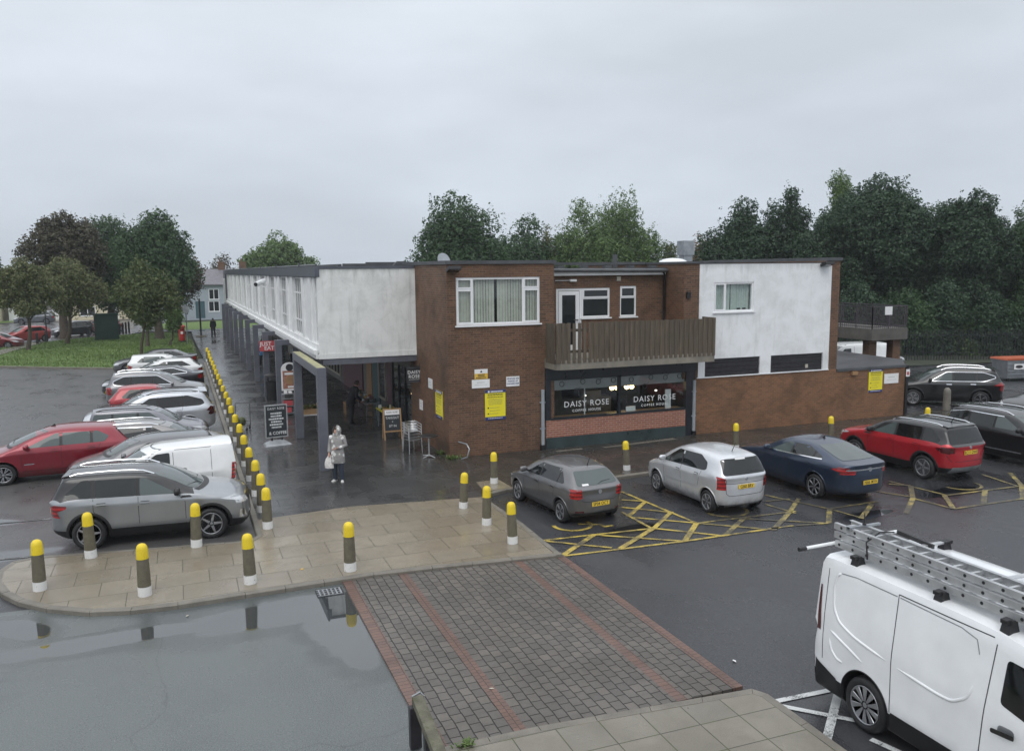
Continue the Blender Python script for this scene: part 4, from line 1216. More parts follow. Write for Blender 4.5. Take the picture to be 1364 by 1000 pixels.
# ------------------------------------------------------------------ raised concrete walkway behind
dk = empty('raised_walkway', (32.3, 31, 0), 0, 'raised concrete walkway on piers with an iron railing beside the trees', 'walkway')
mb = MB(); mb.box(31.2, 33.5, 31.0, 39.0, 2.52, 3.08); mb.box(24.1, 31.2, 33.6, 39.0, 2.6, 3.06); wb(mb, 'deck', M['deck'], dk)
for x, y, wd in ((31.55, 31.5, 0.5), (32.9, 31.3, 0.5), (31.3, 35.0, 0.3)):
    mb = MB(); mb.box(x, x + wd, y, y + 0.4, -0.1, 2.52); wb(mb, 'pier', M['brick'], dk)
mb = MB()
def railing(mb, a, b, n):
    a, b = Vector(a), Vector(b)
    mb.bar(a + Vector((0, 0, 1.08)), b + Vector((0, 0, 1.08)), 0.05, 0.04); mb.bar(a + Vector((0, 0, 0.1)), b + Vector((0, 0, 0.1)), 0.04, 0.04)
    for i in range(n + 1):
        p = a.lerp(b, i / n); w_ = 0.045 if i % 8 == 0 else 0.018
        mb.box(p.x - w_ / 2, p.x + w_ / 2, p.y - w_ / 2, p.y + w_ / 2, 3.08, 4.16)
for a, b, n in (((31.25, 31.05, 3.08), (33.45, 31.05, 3.08), 17), ((33.45, 31.05, 3.08), (33.45, 38.5, 3.08), 56), ((31.25, 31.05, 3.08), (31.25, 33.65, 3.08), 20)):
    railing(mb, a, b, n)
wb(mb, 'railing', M['railing'], dk)
mb = MB(); mb.box(32.0, 32.45, 31.0, 31.03, 3.75, 4.15); wb(mb, 'notice', M['sign_white'], dk)

# ------------------------------------------------------------------ houses beyond the lawn
def house(name, label, x0, x1, y0, y1, eave, ridge, wall, wins, ridge_axis='x', chim=()):
    r = empty(name, ((x0 + x1) / 2, y0, 0), 0, label, 'house')
    mb = MB(); holes_wall(mb, x0, x1, -0.2, eave, y0, y0 + 0.3, [w[:4] for w in wins]); mb.box(x0, x0 + 0.3, y0 + 0.3, y1, -0.2, eave); mb.box(x1 - 0.3, x1, y0 + 0.3, y1, -0.2, eave); mb.box(x0 + 0.3, x1 - 0.3, y1 - 0.3, y1, -0.2, eave)
    ym = (y0 + y1) / 2
    for xx in (x0 + 0.02, x1 - 0.12): mb.add([(xx, y0, eave), (xx, y1, eave), (xx, ym, ridge - 0.1), (xx + 0.1, y0, eave), (xx + 0.1, y1, eave), (xx + 0.1, ym, ridge - 0.1)], [(0, 1, 2), (3, 5, 4), (0, 2, 5, 3), (2, 1, 4, 5)])
    wb(mb, 'wall', M[wall], r)
    mb = MB()
    for s in (0, 1):
        ya = y0 - 0.35 if s == 0 else y1 + 0.35
        mb.add([(x0 - 0.2, ya, eave - 0.12), (x1 + 0.2, ya, eave - 0.12), (x1 + 0.2, ym, ridge), (x0 - 0.2, ym, ridge), (x0 - 0.2, ya, eave), (x1 + 0.2, ya, eave), (x1 + 0.2, ym, ridge + 0.14), (x0 - 0.2, ym, ridge + 0.14)], [(0, 1, 2, 3), (4, 7, 6, 5), (0, 4, 5, 1), (1, 5, 6, 2), (3, 7, 4, 0)])
    rf = wb(mb, 'roof', M['slate'], r)
    for cx in chim:
        mb = MB(); mb.box(cx, cx + 0.9, ym - 0.3, ym + 0.3, ridge - 0.6, ridge + 1.1); mb.lathe([(0.12, ridge + 1.1), (0.1, ridge + 1.5)], 8, (cx + 0.3, ym, 0)); wb(mb, 'chimney', M['brick'], rf)
    for w in wins:
        nm = w[4] if len(w) > 4 else 'window'
        if nm == 'door':
            mb = MB(); mb.box(w[0], w[1], y0 + 0.05, y0 + 0.15, w[2], w[3]); d = wb(mb, 'door', M[w[5]], r)
            mb = MB(); mb.box(w[0] + 0.1, w[0] + 0.16, y0, y0 + 0.05, w[2] + 0.95, w[2] + 1.0); wb(mb, 'handle', M['chrome'], d)
        else: window(r, 'x', *w[:4], y0, 1, ((w[0] + w[1]) / 2,), [], 0.09)
    return r


house('terraced_house', 'pale blue rendered house with grey tiled roof beyond the grass', -3.0, 9.5, 118, 126, 4.5, 6.4, 'bluehouse',
      [(3.9, 5.2, 2.5, 3.9), (-1.6, -0.2, 2.5, 3.9), (3.8, 5.2, 0.9, 2.3), (2.2, 3.35, 0.05, 2.3, 'door', 'teal'), (6.8, 8.2, 2.5, 3.9), (-1.6, -0.2, 0.8, 2.2)], chim=(5.4, 8.2))
house('bungalow', 'low cream bungalow with a dark railed window behind the lawn trees', -13.6, -5.6, 124, 132, 2.8, 5.2, 'cream', [(-12.1, -10.2, 0.45, 1.7), (-8.4, -7.4, 0.0, 2.1, 'door', 'white')])
house('bungalow', 'cream bungalow half hidden by the dark trunks near the grey lamp', -4.9, 2.6, 124.5, 132, 2.8, 5.2, 'cream', [(-1.0, 1.1, 0.5, 1.7), (-3.6, -2.6, 0.0, 2.1, 'door', 'soffit')])
house('bungalow', 'cream bungalow at the far left edge behind the small lawn trees', -30.0, -21.4, 124, 132, 2.8, 5.2, 'cream', [(-23.6, -22.2, 0.4, 1.9), (-28, -26, 0.5, 1.7)])
house('terraced_house', 'pale rendered house standing across the road behind the parked grey van', -20.6, -14.4, 126, 134, 4.2, 6.4, 'white_old', [(-19.6, -18.2, 0.5, 1.8), (-16.6, -15.6, 0.0, 2.0, 'door', 'soffit')])
# ================================================================== VEHICLES
def clip_half(poly, ax, val, keep_less):
    out = []
    n = len(poly)
    for i in range(n):
        a, b = poly[i], poly[(i + 1) % n]
        ia = (a[ax] <= val) if keep_less else (a[ax] >= val)
        ib = (b[ax] <= val) if keep_less else (b[ax] >= val)
        if ia: out.append(a)
        if ia != ib:
            t = (val - a[ax]) / (b[ax] - a[ax])
            q = [a[k] + (b[k] - a[k]) * t for k in (0, 1)]
            q[ax] = val
            out.append(tuple(q))
    return out


def round_poly(poly, r, n=3):
    out = []
    k = len(poly)
    for i in range(k):
        p, a, b = Vector(poly[i]), Vector(poly[i - 1]), Vector(poly[(i + 1) % k])
        la, lb = (a - p).length, (b - p).length
        rr = min(r, la * 0.45, lb * 0.45)
        s, e = p + (a - p).normalized() * rr, p + (b - p).normalized() * rr
        for j in range(n + 1):
            t = j / n
            out.append(tuple((s * (1 - t) ** 2 + p * 2 * t * (1 - t) + e * t * t)))
    return out


class Skin:
    """casts outlines onto a finished body so glass, lamps and trim follow its surface"""
    def __init__(s, me):
        s.b = BVHTree.FromPolygons([v.co.copy() for v in me.vertices], [tuple(p.vertices) for p in me.polygons])

    def hit(s, view, a, z):
        if view == 'L': o, d = Vector((a, 6, z)), Vector((0, -1, 0))
        elif view == 'R': o, d = Vector((a, -6, z)), Vector((0, 1, 0))
        elif view == 'F': o, d = Vector((9, a, z)), Vector((-1, 0, 0))
        elif view == 'B': o, d = Vector((-9, a, z)), Vector((1, 0, 0))
        elif view == 'T': o, d = Vector((a, z, 6)), Vector((0, 0, -1))
        loc, nrm, i, dist = s.b.ray_cast(o, d)
        if loc is None or abs(nrm.dot(d)) < (0.07 if view in 'FB' else 0.16): return None
        if (view == 'L' and loc.y < 0) or (view == 'R' and loc.y > 0): return None
        return (loc, nrm, d)

    def patch(s, mb, view, poly, off=0.005, step=0.07, mi=0, near=0.0):
        xs = [p[0] for p in poly]; ys = [p[1] for p in poly]
        x0, x1, y0, y1 = min(xs), max(xs), min(ys), max(ys)
        nx, ny = max(1, int((x1 - x0) / step)), max(1, int((y1 - y0) / step))
        V, F, key = [], [], {}
        cnt = {}
        for i in range(nx):
            pc = clip_half(clip_half(poly, 0, x0 + (x1 - x0) * i / nx, False), 0, x0 + (x1 - x0) * (i + 1) / nx, True)
            if len(pc) < 3: continue
            for j in range(ny):
                q = clip_half(clip_half(pc, 1, y0 + (y1 - y0) * j / ny, False), 1, y0 + (y1 - y0) * (j + 1) / ny, True)
                if len(q) < 3: continue
                f = []
                for a, z in q:
                    k = (round(a, 4), round(z, 4))
                    if k not in key:
                        h = s.hit(view, a, z)
                        if h is None or abs(h[0].x) < near: key[k] = None
                        else:
                            loc, nrm, d = h
                            if nrm.dot(d) > 0: nrm = -nrm
                            key[k] = len(V); V.append(loc + nrm * off)
                    if key[k] is not None and (not f or f[-1] != key[k]): f.append(key[k])
                if len(f) > 2 and f[0] == f[-1]: f.pop()
                if len(f) >= 3 and max((V[f[t]] - V[f[t - 1]]).length for t in range(len(f))) < (max(0.5, step * 7) if view in 'FB' and not near else max(0.16, step * 3)): F.append(f)
        # drop faces stretched across an edge of the body
        mb.add(V, F, mi, smooth=True)
        return V

    def line(s, mb, view, pts, r, off=0.0, n=5, mi=0):
        P = []
        for a, z in pts:
            h = s.hit(view, a, z)
            if h:
                nrm = h[1] if h[1].dot(h[2]) < 0 else -h[1]
                P.append(h[0] + nrm * off)
        if len(P) > 1: mb.tube(P, [r * min(1, 0.25 + 0.35 * min(i, len(P) - 1 - i)) for i in range(len(P))], n, mi)

    def strip(s, mb, view, pts, w, off=0.006, mi=0, dens=0.1):
        """thin raised strip along a line"""
        P = []
        for i in range(len(pts) - 1):
            a, b = Vector(pts[i]), Vector(pts[i + 1])
            k = max(1, int((b - a).length / dens))
            for j in range(k): P.append(a.lerp(b, j / k))
        P.append(Vector(pts[-1]))
        V, F = [], []
        for i, p in enumerate(P):
            t = (P[min(i + 1, len(P) - 1)] - P[max(0, i - 1)]).normalized(); nn = Vector((-t.y, t.x)) * w / 2
            hs = [s.hit(view, *(p + nn)), s.hit(view, *(p - nn))]
            if None in hs: V = V; continue
            for h in hs: V.append(h[0] + (h[1] if h[1].dot(h[2]) < 0 else -h[1]) * off)
        for i in range(len(V) // 2 - 1): F.append((2 * i, 2 * i + 1, 2 * i + 3, 2 * i + 2))
        mb.add(V, F, mi, smooth=True)


_WH = {}
def wheel_meshes(r, spokes, style):
    k = (round(r, 3), spokes, style)
    if k in _WH: return _WH[k]
    w = 0.105
    rr = r * 0.70
    mb = MB()
    mb.lathe([(rr - 0.005, w * 0.72), (rr + 0.015, w * 0.94), (r - 0.055, w), (r - 0.018, w * 0.86), (r, w * 0.55), (r, -w * 0.55), (r - 0.018, -w * 0.86), (r - 0.06, -w), (rr, -w * 0.9)], 32, axis='y')
    tyre = mb.mesh('tyre')
    mb = MB()
    mb.lathe([(rr - 0.004, w * 0.75), (rr, w * 0.90), (rr - 0.010, w * 0.93), (rr - 0.016, w * 0.80)], 32, axis='y', mi=0)
    mb.lathe([(rr - 0.0161, w * 0.80), (rr - 0.026, w * 0.06)], 32, axis='y', mi=1)
    mb.lathe([(0.0001, w * 0.1), (rr - 0.022, w * 0.06)], 24, axis='y', mi=1)
    mb.lathe([(0.0001, w * 0.82), (0.035, w * 0.80), (0.065, w * 0.74), (0.07, w * 0.4)], 16, axis='y', mi=0)
    for i in range(spokes):
        a = 2 * math.pi * i / spokes + 0.3
        for da in ((-0.16, 0.16) if style == 'twin' else (0.0,)):
            ca, sa = math.cos(a + da), math.sin(a + da)
            ca0, sa0 = math.cos(a + da * 0.3), math.sin(a + da * 0.3)
            wi, wo = (0.012, 0.015) if style == 'twin' else ((0.034, 0.020) if style == 'star' else ((0.016, 0.040) if style == 'cover' else (0.020, 0.027)))
            p0, p1 = Vector((ca0 * 0.05, 0, sa0 * 0.05)), Vector((ca * (rr - 0.02), 0, sa * (rr - 0.02)))
            t = Vector((-sa, 0, ca))
            vs = []
            for p, ww, h in ((p0, wi, w * 0.80), (p1, wo, w * 0.84)):
                for sgn in (-1, 1):
                    vs += [p + t * ww * sgn + Vector((0, h - (0.006), 0)), p + t * ww * sgn * 0.8 + Vector((0, h + 0.004, 0)), p + t * ww * sgn + Vector((0, w * 0.35, 0))]
            mb.add(vs, [(1, 4, 10, 7), (0, 1, 7, 6), (4, 3, 9, 10), (2, 0, 6, 8), (3, 5, 11, 9), (6, 7, 10, 9)], 0)
    rim = mb.mesh('rim')
    _WH[k] = (tyre, rim)
    return _WH[k]


def cage_body(S):
    """subdivision cage from the side-view key points; x forward, front at +L/2"""
    L, W, H = S['L'], S['W'], S['H']
    hw = W / 2
    gc = S.get('gc', 0.17)
    zn, zc, dc, dr, drr, zr, dh, zt = S['zn'], S['zc'], S['dc'], S['dr'], S['drr'], S['zr'], S['dh'], S['zt']
    dd, zd = S.get('dd', L), S['zd']
    bf, br = S['bf'], S['br']
    sill = S.get('sill', gc + 0.17)
    rw = S.get('rw', 0.72)
    fo, wb_ = S['fo'], S['wb']
    nw = S.get('nw', 0.80); tw = S.get('tw', 0.86)
    zm = (sill + bf) * 0.5 + 0.03
    tum = S.get('tum', 0.955)
    mid = (dr + drr) / 2
    # station: (levels: (d, y, z) x 7)
    def st(d, w, zb, z2, z3, z4, y4, d5, y5, z5, d6, z6, d4=None):
        d4 = d if d4 is None else d4
        return [(d, 0, zb), (d, w * S.get('botw', 0.82), zb), (d, w * S.get('sillw', 0.968), z2), (d, w * S.get('lowdoor', 0.972), z2 * 0.55 + z3 * 0.45), ((d + d4) / 2, w * 1.0, z3 * 0.42 + z4 * 0.58), (d4, w * y4, z4), (d5, hw * y5, z5), (d6, 0, z6)]
    ST = [
        st(0.07, hw * nw, gc + 0.03, gc + 0.16, (gc + zn) * 0.52, zn - 0.14, 0.97, 0.17, nw * 0.80, zn - 0.01, 0.14, zn + 0.015),
        st(0.36, hw * 0.955, gc, sill, zm - 0.04, zn + 0.03, 0.95, 0.40, 0.70, zn + 0.07, 0.40, zn + 0.10),
        st(fo, hw * 0.995, gc, sill, zm, (zn + 0.03) * 0.45 + bf * 0.55, 0.95, fo, 0.70, zn * 0.45 + zc * 0.55 + 0.02, fo, zn * 0.45 + zc * 0.55 + 0.05),
        st(dc, hw, gc, sill, zm, bf - 0.01, tum, dc, 0.80, zc, dc - 0.12, zc + 0.04, dc + 0.02),
        st(dc + (dr - dc) * 0.6, hw, gc, sill, zm, bf + (br - bf) * 0.15, tum, dr, rw, H - S.get('redge', 0.075) - S.get('rdrop', 0.0), dr - 0.08, H - 0.012 - S.get('rdrop', 0.0)),
        st(mid, hw, gc, sill, zm, (bf + br) / 2, tum, mid, rw + 0.01, H - S.get('redge', 0.06), mid, H),
        st(fo + wb_ - 0.35, hw, gc, sill, zm + 0.02, bf + (br - bf) * 0.8, tum, drr, rw - 0.02, zr - S.get('redge', 0.075), drr + 0.03, zr, min(drr - 0.05, fo + wb_ + 0.05)),
        st(fo + wb_ + 0.12, hw * 0.995, gc, sill, zm + 0.03, br, tum - 0.01, dh, S.get('hw5', 0.76), zt, dh + 0.03, zt + 0.02, min(dh - 0.10, L - 0.28)),
    ]
    ST.append(st(L - (0.05 if S.get('boxy') else 0.075), hw * tw, gc + (0.0 if S.get('boxy') else 0.06), sill + 0.02, (gc + zd) * 0.53, zd - 0.13, 0.965, dd - 0.05, tw * S.get('tw5', 0.84), zd - 0.01, dd - 0.03, zd, L - 0.09))
    V, F, MI, crease = [], [], [], {}
    idx = []
    for s_ in ST:
        row = {}
        for lv, (d, y, z) in enumerate(s_):
            x = L / 2 - d
            row[(lv, 1)] = len(V); V.append((x, y, z))
            if 0 < lv < 7:
                row[(lv, -1)] = len(V); V.append((x, -y, z))
            else: row[(lv, -1)] = row[(lv, 1)]
        idx.append(row)
    two = S.get('two_tone', False)
    clad = S.get('clad', False)
    n = len(ST)
    for i in range(n - 1):
        for lv in range(7):
            m = 0
            if lv <= 0: m = 2
            if lv == 1 and clad: m = 2
            if two and 3 <= i <= 6 and lv >= 5: m = 3
            if two and i == 7 and lv >= 6: m = 3
            for sg in (1, -1):
                a, b, c, d = idx[i][(lv, sg)], idx[i][(lv + 1, sg)], idx[i + 1][(lv + 1, sg)], idx[i + 1][(lv, sg)]
                F.append((a, d, c, b) if sg == 1 else (a, b, c, d)); MI.append(m)

    def cr(i0, l0, i1, l1, v):
        for sg in (1, -1):
            a, b = idx[i0][(l0, sg)], idx[i1][(l1, sg)]
            crease[tuple(sorted((a, b)))] = v
    for i in range(2, 7): cr(i, 5, i + 1, 5, 0.35)
    for i in range(1, 7): cr(i, 4, i + 1, 4, S.get('shcr', 0.5))
    for i in range(3, 8): cr(i, 6, i + 1, 6, S.get('roofcr', 0.35))
    for lv in (6,):
        cr(3, lv, 3, 7, 0.35); cr(4, lv, 4, 7, 0.15); cr(6, lv, 6, 7, S.get('spcr', 0.55)); cr(7, lv, 7, 7, 0.5); cr(8, lv, 8, 7, S.get('tailcr', 0.3)); cr(0, lv, 0, 7, 0.15)
    for i in range(n - 1): cr(i, 1, i + 1, 1, 0.7)
    if S.get('boxy'):
        for lv in range(1, 6): cr(8, lv, 8, lv + 1, 0.72)
        cr(8, 1, 8, 0, 0.8)
    for e in (0, n - 1):
        x = L / 2 if e == 0 else -L / 2
        c = {1: idx[e][(0, 1)], 6: idx[e][(7, 1)]}
        for lv in (2, 3, 4, 5):
            z = ST[e][lv][2]
            ex = {2: 0.0, 3: 0.0, 4: -0.01 if e == 0 else 0.01, 5: -0.03 if e == 0 else 0.03}[lv]
            if e == n - 1 and lv == 5: ex = (L - dd) * 0.8 + 0.05
            c[lv] = len(V); V.append((x + ex, 0, z))
        for lv in range(1, 6):
            for sg in (1, -1):
                a, b = idx[e][(lv, sg)], idx[e][(lv + 1, sg)]
                f = (a, b, c[lv + 1], c[lv])
                if (sg == 1) == (e == n - 1): f = f[::-1]
                F.append(f); MI.append(2 if (lv == 1 and (clad or S.get('bumper_black'))) else 0)
    me = bpy.data.meshes.new('body')
    me.from_pydata(V, [], F)
    me.polygons.foreach_set('material_index', MI)
    me.update()
    bm = bmesh.new(); bm.from_mesh(me)
    cl = bm.edges.layers.float.new('crease_edge')
    for e in bm.edges:
        k = tuple(sorted((e.verts[0].index, e.verts[1].index)))
        if k in crease: e[cl] = crease[k]
    bmesh.ops.recalc_face_normals(bm, faces=bm.faces)
    bm.to_mesh(me); bm.free()
    o = bpy.data.objects.new('body', me); COL.objects.link(o)
    for _ in range(4): me.materials.append(None)
    m = o.modifiers.new('s', 'SUBSURF'); m.levels = m.render_levels = 3
    me2 = eval_mesh(o)
    bpy.data.objects.remove(o)
    # bring the outline back to the stated size after smoothing
    co = np.empty(len(me2.vertices) * 3); me2.vertices.foreach_get('co', co); co = co.reshape(-1, 3)
    mn, mxx = co.min(0), co.max(0)
    co[:, 0] = (co[:, 0] - (mn[0] + mxx[0]) / 2) * L / (mxx[0] - mn[0])
    co[:, 1] *= W / (mxx[1] - mn[1])
    co[:, 2] = gc + (co[:, 2] - mn[2]) * (H - gc) / (mxx[2] - mn[2])
    me2.vertices.foreach_set('co', co.ravel()); me2.update()
    # wheel arches
    o = bpy.data.objects.new('body', me2); COL.objects.link(o)
    cm = MB()
    rad = S['r'] * S.get('arch', 1.16)
    for d in (fo, fo + wb_):
        for sg in (1, -1):
            y0, y1 = (hw - 0.36, hw + 0.3) if sg == 1 else (-hw - 0.3, -hw + 0.36)
            n_ = 40
            ring = [(L / 2 - d + rad * math.cos(2 * math.pi * k / n_), S['r'] + 0.02 + rad * math.sin(2 * math.pi * k / n_)) for k in range(n_)]
            cm.xz_prism(ring, y0, y1)
    cme = cm.mesh('cut'); cme.polygons.foreach_set('material_index', [2] * len(cme.polygons))
    co_ = bpy.data.objects.new('cut', cme); COL.objects.link(co_)
    for _ in range(4): cme.materials.append(None)
    b = o.modifiers.new('b', 'BOOLEAN'); b.operation = 'DIFFERENCE'; b.object = co_; b.solver = 'EXACT'; b.material_mode = 'INDEX'
    me3 = eval_mesh(o)
    smooth_skin = Skin(me2)
    bpy.data.objects.remove(o); bpy.data.objects.remove(co_)
    me3.polygons.foreach_set('use_smooth', [True] * len(me3.polygons))
    me3.set_sharp_from_angle(angle=R(38))
    return me3, smooth_skin


_PAINT = {}
def car_paint(col, metal=0.35):
    if (col, metal) not in _PAINT: _PAINT[(col, metal)] = paint('car paint %d' % len(_PAINT), col, metal)
    return _PAINT[(col, metal)]


def mirror_poly(p): return [(-a, b) for a, b in p][::-1]


def build_car(name, label, cat, S, loc, heading, col, metal=0.35, group=None, plate=None, plate_front=None):
    """heading: degrees from +X; S: the car's key dimensions (distances d are measured from its nose)"""
    root = empty(name, (loc[0], loc[1], S.get('z', ROAD)), R(heading), label, cat, group)
    sc = S.get('scale', 1.0)
    root.scale = (sc * S.get('sx', 1.0), sc * S.get('sy', 1.0), sc * S.get('sz', 1.0))
    me, sk = cage_body(S)
    L, W, H, hw = S['L'], S['W'], S['H'], S['W'] / 2
    pm = car_paint(col, metal)
    trim = M['black']
    body = bpy.data.objects.new('body', me); COL.objects.link(body); body.parent = root
    while len(me.materials) < 4: me.materials.append(None)
    for i_, m_ in enumerate((pm, pm, trim, car_paint((0.012, 0.012, 0.013), 0.2))): me.materials[i_] = m_
    fx = lambda d: L / 2 - d
    r, fo, wb_ = S['r'], S['fo'], S['wb']
    detail = S.get('detail', 2)
    # wheels
    ty, rm = wheel_meshes(r, S.get('spokes', 5), S.get('wstyle', 'wide'))
    for d in (fo, fo + wb_):
        for sg in (1, -1):
            w = bpy.data.objects.new('wheel', ty); COL.objects.link(w); w.parent = root
            w.location = (fx(d), sg * (hw - 0.125), r)
            w.rotation_euler = (0, random.uniform(0, 6), 0) if sg == 1 else (0, random.uniform(0, 6), math.pi)
            if not ty.materials: ty.materials.append(M['rubber'])
            q = bpy.data.objects.new('rim', rm); COL.objects.link(q); q.parent = w
            if not rm.materials: rm.materials.append(M[S.get('rimmat', 'alloy')]); rm.materials.append(M['alloy_dark'])
    # arch lips
    if detail >= 1:
        rad = r * S.get('arch', 1.16)
        lipw = S.get('lip', 0.03)
        for d in (fo, fo + wb_):
            for sg, vw in ((1, 'L'), (-1, 'R')):
                mb = MB(); V, F = [], []
                n_ = 26
                for k in range(n_ + 1):
                    a = R(-14) + (math.pi + R(28)) * k / n_
                    for rr_, off in ((rad - 0.012, -0.03), (rad + 0.002, 0.010), (rad + lipw * 0.7, 0.012), (rad + lipw, 0.002)):
                        x, z = fx(d) + rr_ * math.cos(a), r + 0.02 + rr_ * math.sin(a)
                        z = max(z, S.get('gc', 0.17) + 0.03)
                        h = sk.hit(vw, x, z)
                        if h: p = h[0].copy(); p.y += sg * off
                        else: p = Vector((x, sg * hw * 0.97, z))
                        V.append(p)
                for k in range(n_):
                    for j in range(3): F.append((4 * k + j, 4 * k + j + 1, 4 * k + 5 + j, 4 * k + 4 + j))
                mb.add(V, F, smooth=True)
                mb.build('wheel_arch', trim if S.get('clad') else pm, root)
    # glass
    gl = M[S.get('glass', 'carglass')]
    dlo = S['dlo']
    spl = S.get('split', [])
    cuts = [-1] + spl + [99]
    for vw in ('L', 'R'):
        for i in range(len(cuts) - 1):
            p = [(d, z) for d, z in dlo]
            if cuts[i] > 0: p = clip_half(p, 0, cuts[i] + 0.035, False)
            if cuts[i + 1] < 99: p = clip_half(p, 0, cuts[i + 1] - 0.035, True)
            if len(p) < 3: continue
            p = round_poly([(fx(d), z) for d, z in p], 0.05)
            mb = MB(); sk.patch(mb, vw, p, 0.004, 0.08)
            mb.build('side_window', M['carglass_tint'] if (i > 0 and S.get('tint')) else (M[S['front_glass']] if (i == 0 and 'front_glass' in S) else gl), root)
        if spl and S.get('pillars', True):
            for c_ in spl:
                mb = MB()
                p = clip_half(clip_half([(d, z) for d, z in dlo], 0, c_ - 0.05, False), 0, c_ + 0.05, True)
                if len(p) >= 3: sk.patch(mb, vw, [(fx(d), z) for d, z in p], 0.0025, 0.1)
                if mb.v: mb.build('window_pillar', trim, root)
        if S.get('dlo_chrome'):
            mb = MB()
            pts = [(fx(d), z) for d, z in dlo]
            if S['dlo_chrome'] == 'ring': pts = round_poly(pts, 0.09, 4); pts.append(pts[0])
            elif S['dlo_chrome'] == 'top': pts = pts[1:-1] if len(pts) > 4 else pts[1:3]
            else:
                lo = [q for q in pts if q[1] < (min(z for _, z in pts) + 0.13)]
                pts = [lo[0], lo[-1]]
            sk.strip(mb, vw, pts, 0.026, 0.010)
            mb.build('chrome_strip', M['chrome'], root)
    if not S.get('no_ws'):
        zc, H_ = S['zc'], S['H']
        yb, yt = hw * 0.80, hw * (S.get('rw', 0.72) - 0.06)
        z0, z1 = zc + S.get('ws0', 0.05), H_ - S.get('rdrop', 0) - S.get('ws1', 0.085)
        mb = MB(); sk.patch(mb, 'F', round_poly([(-yb, z0), (yb, z0), (yt, z1), (-yt, z1)], 0.09), 0.005, 0.09)
        ws = mb.build('windscreen', M[S.get('ws_glass', 'carglass_light')], root)
        mb = MB()
        for s_ in (-1, 1):
            sk.line(mb, 'F', [(s_ * 0.55 * hw + 0.25, z0 + 0.02), (s_ * 0.35 * hw, z0 + 0.05), (s_ * 0.35 * hw - 0.35, z0 + 0.07)], 0.012, 0.015)
        if mb.v: mb.build('wiper', trim, ws)
        mb = MB(); sk.patch(mb, 'F', [(-yb, z0 - 0.045), (yb, z0 - 0.045), (yb, z0 - 0.005), (-yb, z0 - 0.005)], 0.004, 0.09)
        mb.build('scuttle', trim, root)
    if not S.get('no_rw'):
        p = S.get('rwin') or [(-hw * 0.70, S['zt'] + 0.03), (hw * 0.70, S['zt'] + 0.03), (hw * 0.62, S['zr'] - 0.12), (-hw * 0.62, S['zr'] - 0.12)]
        mb = MB(); sk.patch(mb, 'B', round_poly(p, 0.07), 0.006, 0.07)
        rw_ = mb.build('rear_window', M[S.get('rglass', 'carglass')], root)
        if S.get('rwiper', True):
            z0 = min(q[1] for q in p) + 0.02
            mb = MB(); sk.line(mb, 'B', [(0.02, z0 - 0.01), (-0.14, z0 + 0.035), (-0.40, z0 + 0.05)], 0.014, 0.012); mb.build('wiper', trim, rw_)
    # lamps
    zn, zd = S['zn'], S['zd']
    hl_s = S.get('hl_side') or [(0.10, zn - 0.15), (0.42, zn - 0.05), (0.62, zn + 0.02), (0.16, zn - 0.02)]
    hl_f = S.get('hl_front') or [(hw * 0.52, zn - 0.17), (hw * 0.92, zn - 0.15), (hw * 0.92, zn - 0.01), (hw * 0.56, zn - 0.05)]
    tl_s = S.get('tl_side') or [(L - 0.34, zd - 0.12), (L - 0.06, zd - 0.30), (L - 0.04, zd - 0.06), (L - 0.12, zd - 0.03)]
    tl_r = S.get('tl_rear') or [(hw * 0.60, zd - 0.26), (hw * 0.96, zd - 0.30), (hw * 0.96, zd - 0.05), (hw * 0.62, zd - 0.07)]
    for sg, vw in ((1, 'L'), (-1, 'R')):
        mb = MB(); sk.patch(mb, vw, [(fx(d), z) for d, z in hl_s], 0.007, 0.05); sk.patch(mb, 'F', hl_f if sg == 1 else mirror_poly(hl_f), 0.007, 0.05, near=L / 2 - 0.5)
        mb.build('headlight', M['lamp_clear'], root)
        mb = MB(); sk.patch(mb, vw, [(fx(d), z) for d, z in tl_s], 0.007, 0.05); sk.patch(mb, 'B', tl_r if sg == 1 else mirror_poly(tl_r), 0.007, 0.05, near=L / 2 - 0.32)
        mb.build('tail_light', M[S.get('tl_mat', 'lamp_red')], root)
    if detail >= 2:
        # grille, lower intake
        mb = MB(); sk.patch(mb, 'F', S.get('grille') or [(-hw * 0.48, zn - 0.17), (hw * 0.48, zn - 0.17), (hw * 0.5, zn - 0.05), (-hw * 0.5, zn - 0.05)], 0.006, 0.06); mb.build('grille', trim, root)
        gz = S.get('gc', 0.17)
        mb = MB(); sk.patch(mb, 'F', [(-hw * 0.6, gz + 0.08), (hw * 0.6, gz + 0.08), (hw * 0.55, gz + 0.22), (-hw * 0.55, gz + 0.22)], 0.006, 0.06); mb.build('air_intake', trim, root)
        # seams of doors and tailgate
        zs = S.get('sill', gz + 0.17)
        for vw in ('L', 'R'):
            mb = MB()
            for line in S.get('seams', []): sk.strip(mb, vw, [(fx(d), z) for d, z in line], 0.011, 0.0022)
            if mb.v: mb.build('door_seam', M['black'], root)
            for d, z in S.get('handles', []):
                mb = MB(); V = sk.patch(mb, vw, round_poly([(fx(d) - 0.11, z - 0.016), (fx(d) + 0.11, z - 0.016), (fx(d) + 0.11, z + 0.016), (fx(d) - 0.11, z + 0.016)], 0.015), 0.026, 0.05)
                sk.patch(mb, vw, [(fx(d) - 0.09, z - 0.03), (fx(d) + 0.09, z - 0.03), (fx(d) + 0.09, z + 0.03), (fx(d) - 0.09, z + 0.03)], 0.003, 0.06, 1)
                mb.build('door_handle', [M['chrome'] if S.get('chrome_handles') else pm, trim], root)
